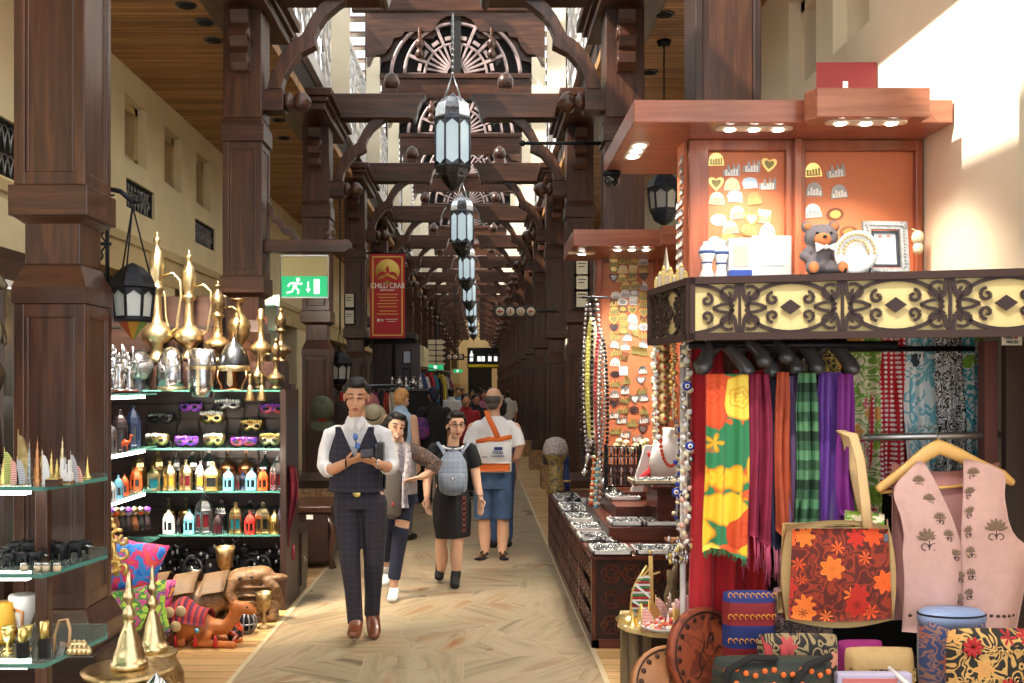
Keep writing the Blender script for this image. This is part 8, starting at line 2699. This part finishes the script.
for s in(-1,1):
 MB().tube([(s*.06,-.02,.30),(s*.09,.0,.36),(s*.125,.05,.40),(s*.13,.12,.41)],[(.016,.005)]*4,8,None,(1,0,0)).build('strap',QUILT,bp)
MB().tube([(-.02,-.03,.34),(0,-.04,.37),(.02,-.03,.34)],.006,6).build('top_loop',QUILT,bp)
MB().sphere((0,-.115,.12),(.018,.004,.012)).build('silver_emblem',SILVER,bp)
for x,y,dy,lbl in((442,571,.14,0),(456,577,-.04,1)):
 f.wear('shoe',BLACKM,[(x,y-4,dy+.02,.045),(x-1,y+3,dy-.02,.042,.04),(x-1,y+(9 if lbl else 5),dy-.12,.042,.028)]if lbl else[(441,562,.14,.043),(440,570,.18,.042),(439,577,.10,.042,.03)],voxel=.008,rnd=True)
c=f.J(480,495,-.045)
MB().tube([c+Vector((.032*cos(2*pi*k/12),.032*sin(2*pi*k/12),0))for k in range(12)],.005,6,closed=True).build('watch',SILVER,f.t)
# smiling woman half hidden behind the man
f=Fig('smiling woman with long dark hair, silver scarf and ripped jeans behind the waistcoated man',7.9,392,600,SKIN2)
f.head(395.5,428,.98,.35,.05,.22,0)
f.limb([(398,440,.02,.048),(399,450,.03,.05),(400,462,.03,.12,.09),(399,492,.02,.13,.1)],[(412,452,.02,.048),(424,459,-.02,.042),(437,466,-.06,.036),(428,474,-.10,.032),(421,477,-.12,.026)],[(387,455,.03,.045),(384,475,.02,.04),(386,490,-.05,.03)],[(404,500,.02,.075),(402,527,-.02,.055),(396,560,.0,.05),(394,585,.0,.034)],[(391,500,.03,.075),(388,530,.08,.055),(386,565,.18,.04)])
hand(f.b,f.J(421,477,-.12),(-1,-.1,-.25),(0,-.3,-1),.3,.95,1)
f.done(.0075)
f.hair_cap(HAIR,-.06,.08,lambda m:[m.tube([(s*.06,.02,.06),(s*.086,.03,-.05),(s*.085,.03,-.15),(s*.08,.02,-.22)],[.04,.038,.034,.02],8,rnd=True)for s in(-1,1)]+[m.tube([(0,.08,.0),(0,.09,-.2)],[.07,.06],8,rnd=True)])
f.face('down')
f.on_head('smile',CERAMIC,lambda m:m.sphere((0,-.097,-.0625),(.016,.005,.0035),None,8,6))
f.wear('jeans',plain('dark_blue_denim',C(34,40,62),.85,var=.15,scale=24),[(398,492,.02,.15,.11),(398,503,.02,.165,.12)],[(404,502,.02,.085),(403,514,.0,.078),(402,521,-.02,.07)],[(401,531,-.02,.066),(397,556,.0,.056),(394,579,.0,.05)],[(391,502,.03,.085),(388,530,.08,.066),(386,560,.16,.05)])
f.wear('silver_top',plain('silver_grey_knit',C(176,172,176),.6,var=.3,scale=18),[(399,449,.03,.10,.08),(399,456,.03,.14,.09),(400,475,.02,.135,.11),(400,494,.02,.14,.11)])
MB().grid(lambda u,v:tuple(f.J(394+15*u+2*sin(v*6),442+66*v,-.11-.03*sin(u*9+v*2))),10,16,None,.006).build('scarf',blotch('silver_print_scarf',[C(206,200,204),C(180,170,178),C(220,214,216),C(150,140,150)],16,.5),f.t)
f.wear('chiffon_sleeve',floral('dark_floral_chiffon',C(44,32,32),[C(120,80,64),C(150,110,90),C(90,60,60)],22,.36,C(100,76,64)),[(411,450,.02,.062),(423,457,-.02,.068),(436,465,-.06,.062),(431,472,-.09,.052)])
f.wear('shoe',WHITE,[(394,590,.01,.042),(393,595,-.04,.042,.038),(392,599,-.12,.042,.028)],voxel=.007,rnd=True)
f.wear('shoe',WHITE,[(386,568,.18,.042),(385,576,.2,.042,.038),(384,583,.12,.042,.028)],voxel=.007,rnd=True)
sb=thing('shoulder_bag','grey brown shoulder bag at the side of the smiling woman','bag',f.o+f.J(391,516,-.12))
MB().tube([(0,0,.03),(0,0,.2),(0,0,.34)],[(.085,.05),(.095,.055),(.08,.04)],14,None,(1,0,0),rnd=True).build('body',plain('grey_brown_leather',C(96,88,82),.6),sb)
MB().tube([(-.05,0,.36),(-.04,.02,.5),(.02,.06,.6)],[(.012,.004)]*3,6,None,(1,0,0)).build('strap',BLACKM,sb)
MB().sphere((.02,-.06,.1),(.012,.006,.012)).build('red_charm',RED_M,sb)
# man in white polo seen from behind with an orange and white sling bag
f=Fig('grey-haired man in white polo and denim shorts seen from behind',9.8,490,557,SKIN2)
f.head(494,400.5,1.04,pi-.35,.05,0,0)
f.limb([(494,412,.0,.058),(494,421,.0,.065),(494,435,.0,.16,.11),(493,470,.0,.16,.12)],[(473,428,.0,.055),(469,442,-.02,.05),(470,455,.06,.044),(478,462,.16,.034)],[(515,428,.0,.055),(520,444,-.03,.05),(517,456,.04,.044),(508,462,.14,.034)],[(483,490,.0,.085),(484,520,.02,.06),(485,535,.04,.062),(485,552,.0,.04),(482,556,.10,.035)],[(503,490,.0,.085),(503,520,.02,.06),(503,535,.04,.062),(502,552,.0,.04),(503,556,.1,.035)])
hand(f.b,f.J(478,462,.16),(.8,.6,0),(0,0,-1),.4,1,1)
hand(f.b,f.J(508,462,.14),(-.8,.6,0),(0,0,-1),.4,1,-1)
f.done(.009)
def gh(m):
 m.sphere((0,.03,.01),(.081,.083,.062),None,14,10)
 m.sphere((0,.05,-.05),(.062,.045,.04),None,12,8)
f.on_head('hair',HAIR_GREY,gh,.008)
f.face('open',HAIR_GREY)
f.wear('polo_shirt',COTTON,[(494,416,.0,.085,.075),(494,422,.0,.15,.09),(494,428,.0,.185,.11),(494,440,.0,.19,.13),(493,458,.0,.185,.14),(493,472,.0,.185,.14)],[(479,427,.0,.07),(474,430,.0,.068),(471,437,-.01,.066),(469,445,-.02,.068)],[(509,427,.0,.07),(514,430,.0,.068),(517,437,-.02,.066),(519,446,-.03,.068)])
DEN=plain('blue_denim',C(72,98,136),.85,var=.25,scale=8)
f.wear('denim_shorts',DEN,[(493,468,.0,.175,.13),(493,482,.0,.185,.14),(493,488,0,.18,.13)],[(484,484,.0,.10),(483,503,.01,.094),(483,518,.02,.09)],[(502,484,.0,.10),(503,503,.01,.094),(503,518,.02,.09)])
for x,dx in((484,-6),(503,2)):
 f.wear('sandal',BLACKM,[(x,558,.06,.05,.012),(x+dx*.5,558.5,-.05,.05,.012),(x+dx,559,-.14,.045,.012)],[(x-3,553,-.03,.012),(x,550,-.02,.012),(x+4,554,-.03,.012)],voxel=.009,rnd=True)
sl=thing('sling_bag','white and orange printed sling bag on the back of the man in the polo shirt','bag',f.o+f.J(494,470,-.17))
ORG=plain('orange_webbing',C(232,112,40),.7)
MB().grid(lambda u,v:(-.165+.33*u,-.03*sin(pi*u)-.02*sin(pi*v),.06+.24*v-.02*(2*u-1)**2*v),12,8,None,.02).build('white_body',WHITE,sl)
MB().grid(lambda u,v:(-.16+.31*u,-.035*sin(pi*u)-.012,-.01+.075*v),12,3,None,.02).build('orange_base',ORG,sl)
MB().tube([(-.17,-.0,.27),(-.05,-.045,.30),(.06,-.045,.30),(.17,.0,.32)],[(.022,.006)]*4,8,None,(0,0,1)).build('orange_band',ORG,sl)
MB().tube([(.04,-.045,.31),(.0,-.04,.40),(-.05,-.01,.50),(-.075,.07,.57)],[(.026,.007)]*4,8,None,(1,0,0)).build('orange_strap',ORG,sl)
m=MB().text('TOURS',(.035,-.062,.17),.024,None,'y').text('www',(-.09,-.058,.13),.018,None,'y')
m.box(.0,.08,-.063,-.058,.195,.225);m.box(-.03,.1,-.062,-.057,.135,.141)
m.build('blue_print',plain('navy_print',C(44,54,120),.6),sl)
# simple figures farther along the corridor
def passer(label,px,d,H,rz,top,bottom,hair,skin=SKIN3,extra=None,lean=0.0,short=False,vox=.014):
 o=P(px,HZ,d);o.z=0
 t=thing('person',label,'person',o,rz)
 k=H/1.72
 def V(x,y,z):
  return Vector((x,y,z))*k
 m=MB()
 head_shapes(m,Matrix.Translation(V(0,-.02,1.60))@Matrix.Rotation(lean,4,'X')@Matrix.Scale(k,4))
 m.tube([V(0,.01,1.5),V(0,.01,1.42),V(0,.01,1.3),V(0,0,.95)],[(.055*k,.055*k),(.06*k,.06*k),(.15*k,.1*k),(.14*k,.1*k)],12,None,(1,0,0))
 for s in(-1,1):
  m.tube([V(s*.18,.02,1.38),V(s*.22,.03,1.14),V(s*.21,-.03,.92)],[.05*k,.042*k,.03*k],10,rnd=True)
  m.tube([V(s*.09,0,.9),V(s*.09,-.01,.5),V(s*.09,.02,.08),V(s*.09,-.06,.04)],[.08*k,.058*k,.04*k,.035*k],10,rnd=True)
  hand(m,V(s*.21,-.03,.92),(0,-.15,-1),(-s,0,0),.3,k,s)
 m.build('body',skin,t,remesh=vox*.8,smooth=2)
 m=MB().tube([V(0,.01,1.46),V(0,.01,1.40),V(0,.01,1.25),V(0,0,.9)],[(.09*k,.08*k),(.18*k,.11*k),(.185*k,.13*k),(.18*k,.13*k)],14,None,(1,0,0),rnd=True)
 for s in(-1,1):
  if not short:
   m.tube([V(s*.175,.02,1.38),V(s*.215,.03,1.18)],[.07*k,.066*k],10,rnd=True)
 m.build('top',top,t,remesh=vox,smooth=2)
 m=MB()
 for s in(-1,1):
  m.tube([V(s*.08,0,.94),V(s*.09,-.01,.5),V(s*.09,.02,.12)],[.11*k,.08*k,.06*k],10,rnd=True)
 m.build('trousers',bottom,t,remesh=vox,smooth=2)
 m=MB();m.T=Matrix.Translation(V(0,-.02,1.60))@Matrix.Rotation(lean,4,'X')@Matrix.Scale(k,4)
 m.sphere((0,.022,.05),(.085,.094,.08),None,14,10);m.sphere((0,.06,-.01),(.072,.05,.07),None,12,8)
 if extra:
  extra(m)
 m.build('hair',hair,t,remesh=.010,smooth=1)
 for s in(-1,1):
  MB().tube([V(s*.09,.04,.045),V(s*.09,-.05,.04),V(s*.09,-.15,.03)],[.045*k,.045*k,.03*k],10,rnd=True).build('shoe',BLACKM,t)
 return t
cl=lambda n,r,g,b:plain('cloth_'+n,C(r,g,b),.85,var=.08,scale=12)
passer('short-haired blonde woman in pale blue sleeveless top with her back turned',401,11.0,1.66,pi-.5,cl('pale_blue',160,186,214),cl('grey_trousers',90,90,96),HAIR_BLOND,SKIN2,None,.25,True,.010)
t=passer('man in black with a dark cap and purple bag walking away',434,13.6,1.68,pi+.2,cl('black_shirt',28,26,28),cl('black_trousers',30,30,34),plain('dark_blue_cap',C(28,32,52),.8),SKIN3,None,.15,False,.012)
pb=thing('purple_bag','small purple patterned bag carried by the man in black','bag',t.location+Vector((-.16,-.17,1.02)))
MB().tube([(0,0,0),(0,0,.12),(0,0,.22)],[(.1,.05),(.11,.06),(.08,.04)],12,None,(1,0,0),rnd=True).build('body',blotch('purple_pattern',[C(80,40,110),C(120,50,130),C(50,40,90),C(190,70,90)],14,.7),pb)
MB().tube([(0,0,.24),(.1,.05,.4),(.2,.14,.45)],.012,6).build('strap',BLACKM,pb)
passer('woman in a red top behind the woman with the backpack',466,15.5,1.58,.1,cl('red',160,40,46),cl('dark',40,40,48),HAIR,SKIN3)
passer('person in blue standing in front of the man in the polo shirt',500,10.5,1.55,pi+.3,cl('denim_blue',60,84,130),cl('denim_blue2',66,92,138),HAIR,SKIN2,None,0,False,.012)
FP=[(451,23,1.66,pi,(236,234,230),(50,50,60),'white shirt with a dark shoulder strap, in the distance on the left'),(458.5,25,1.68,0,(130,170,200),(50,54,70),'light blue top in the distance beside the white-shirted one'),(476,18.5,1.56,.2,(40,38,44),(30,30,36),'black top in the middle distance left of the grey-haired man'),(484,22,1.62,0,(190,120,150),(40,40,50),'pink top in the middle distance right of the black-clad one'),(472,29,1.6,0,(50,60,90),(40,40,46),'navy top far along the corridor'),(490,32,1.7,0,(90,130,190),(40,40,50),'bright blue top far along the corridor'),(508,26,1.6,pi,(226,222,214),(70,70,70),'white top in the distance right of the grey-haired man'),(463,38,1.64,0,(60,50,50),(40,40,44),'brown top far in the crowd at the left'),(498,40,1.66,0,(200,196,190),(50,50,60),'pale grey top far in the crowd at the right'),(480,46,1.68,pi,(120,50,60),(40,40,50),'dark red top, farthest in the crowd')]
for px,d,H,rz,a,b,lb in FP:
 passer('person in a '+lb,px,d,H,rz,plain('far_top',C(*a),.85),plain('far_bottom',C(*b),.85),HAIR,SKIN3,None,0,False,.022)
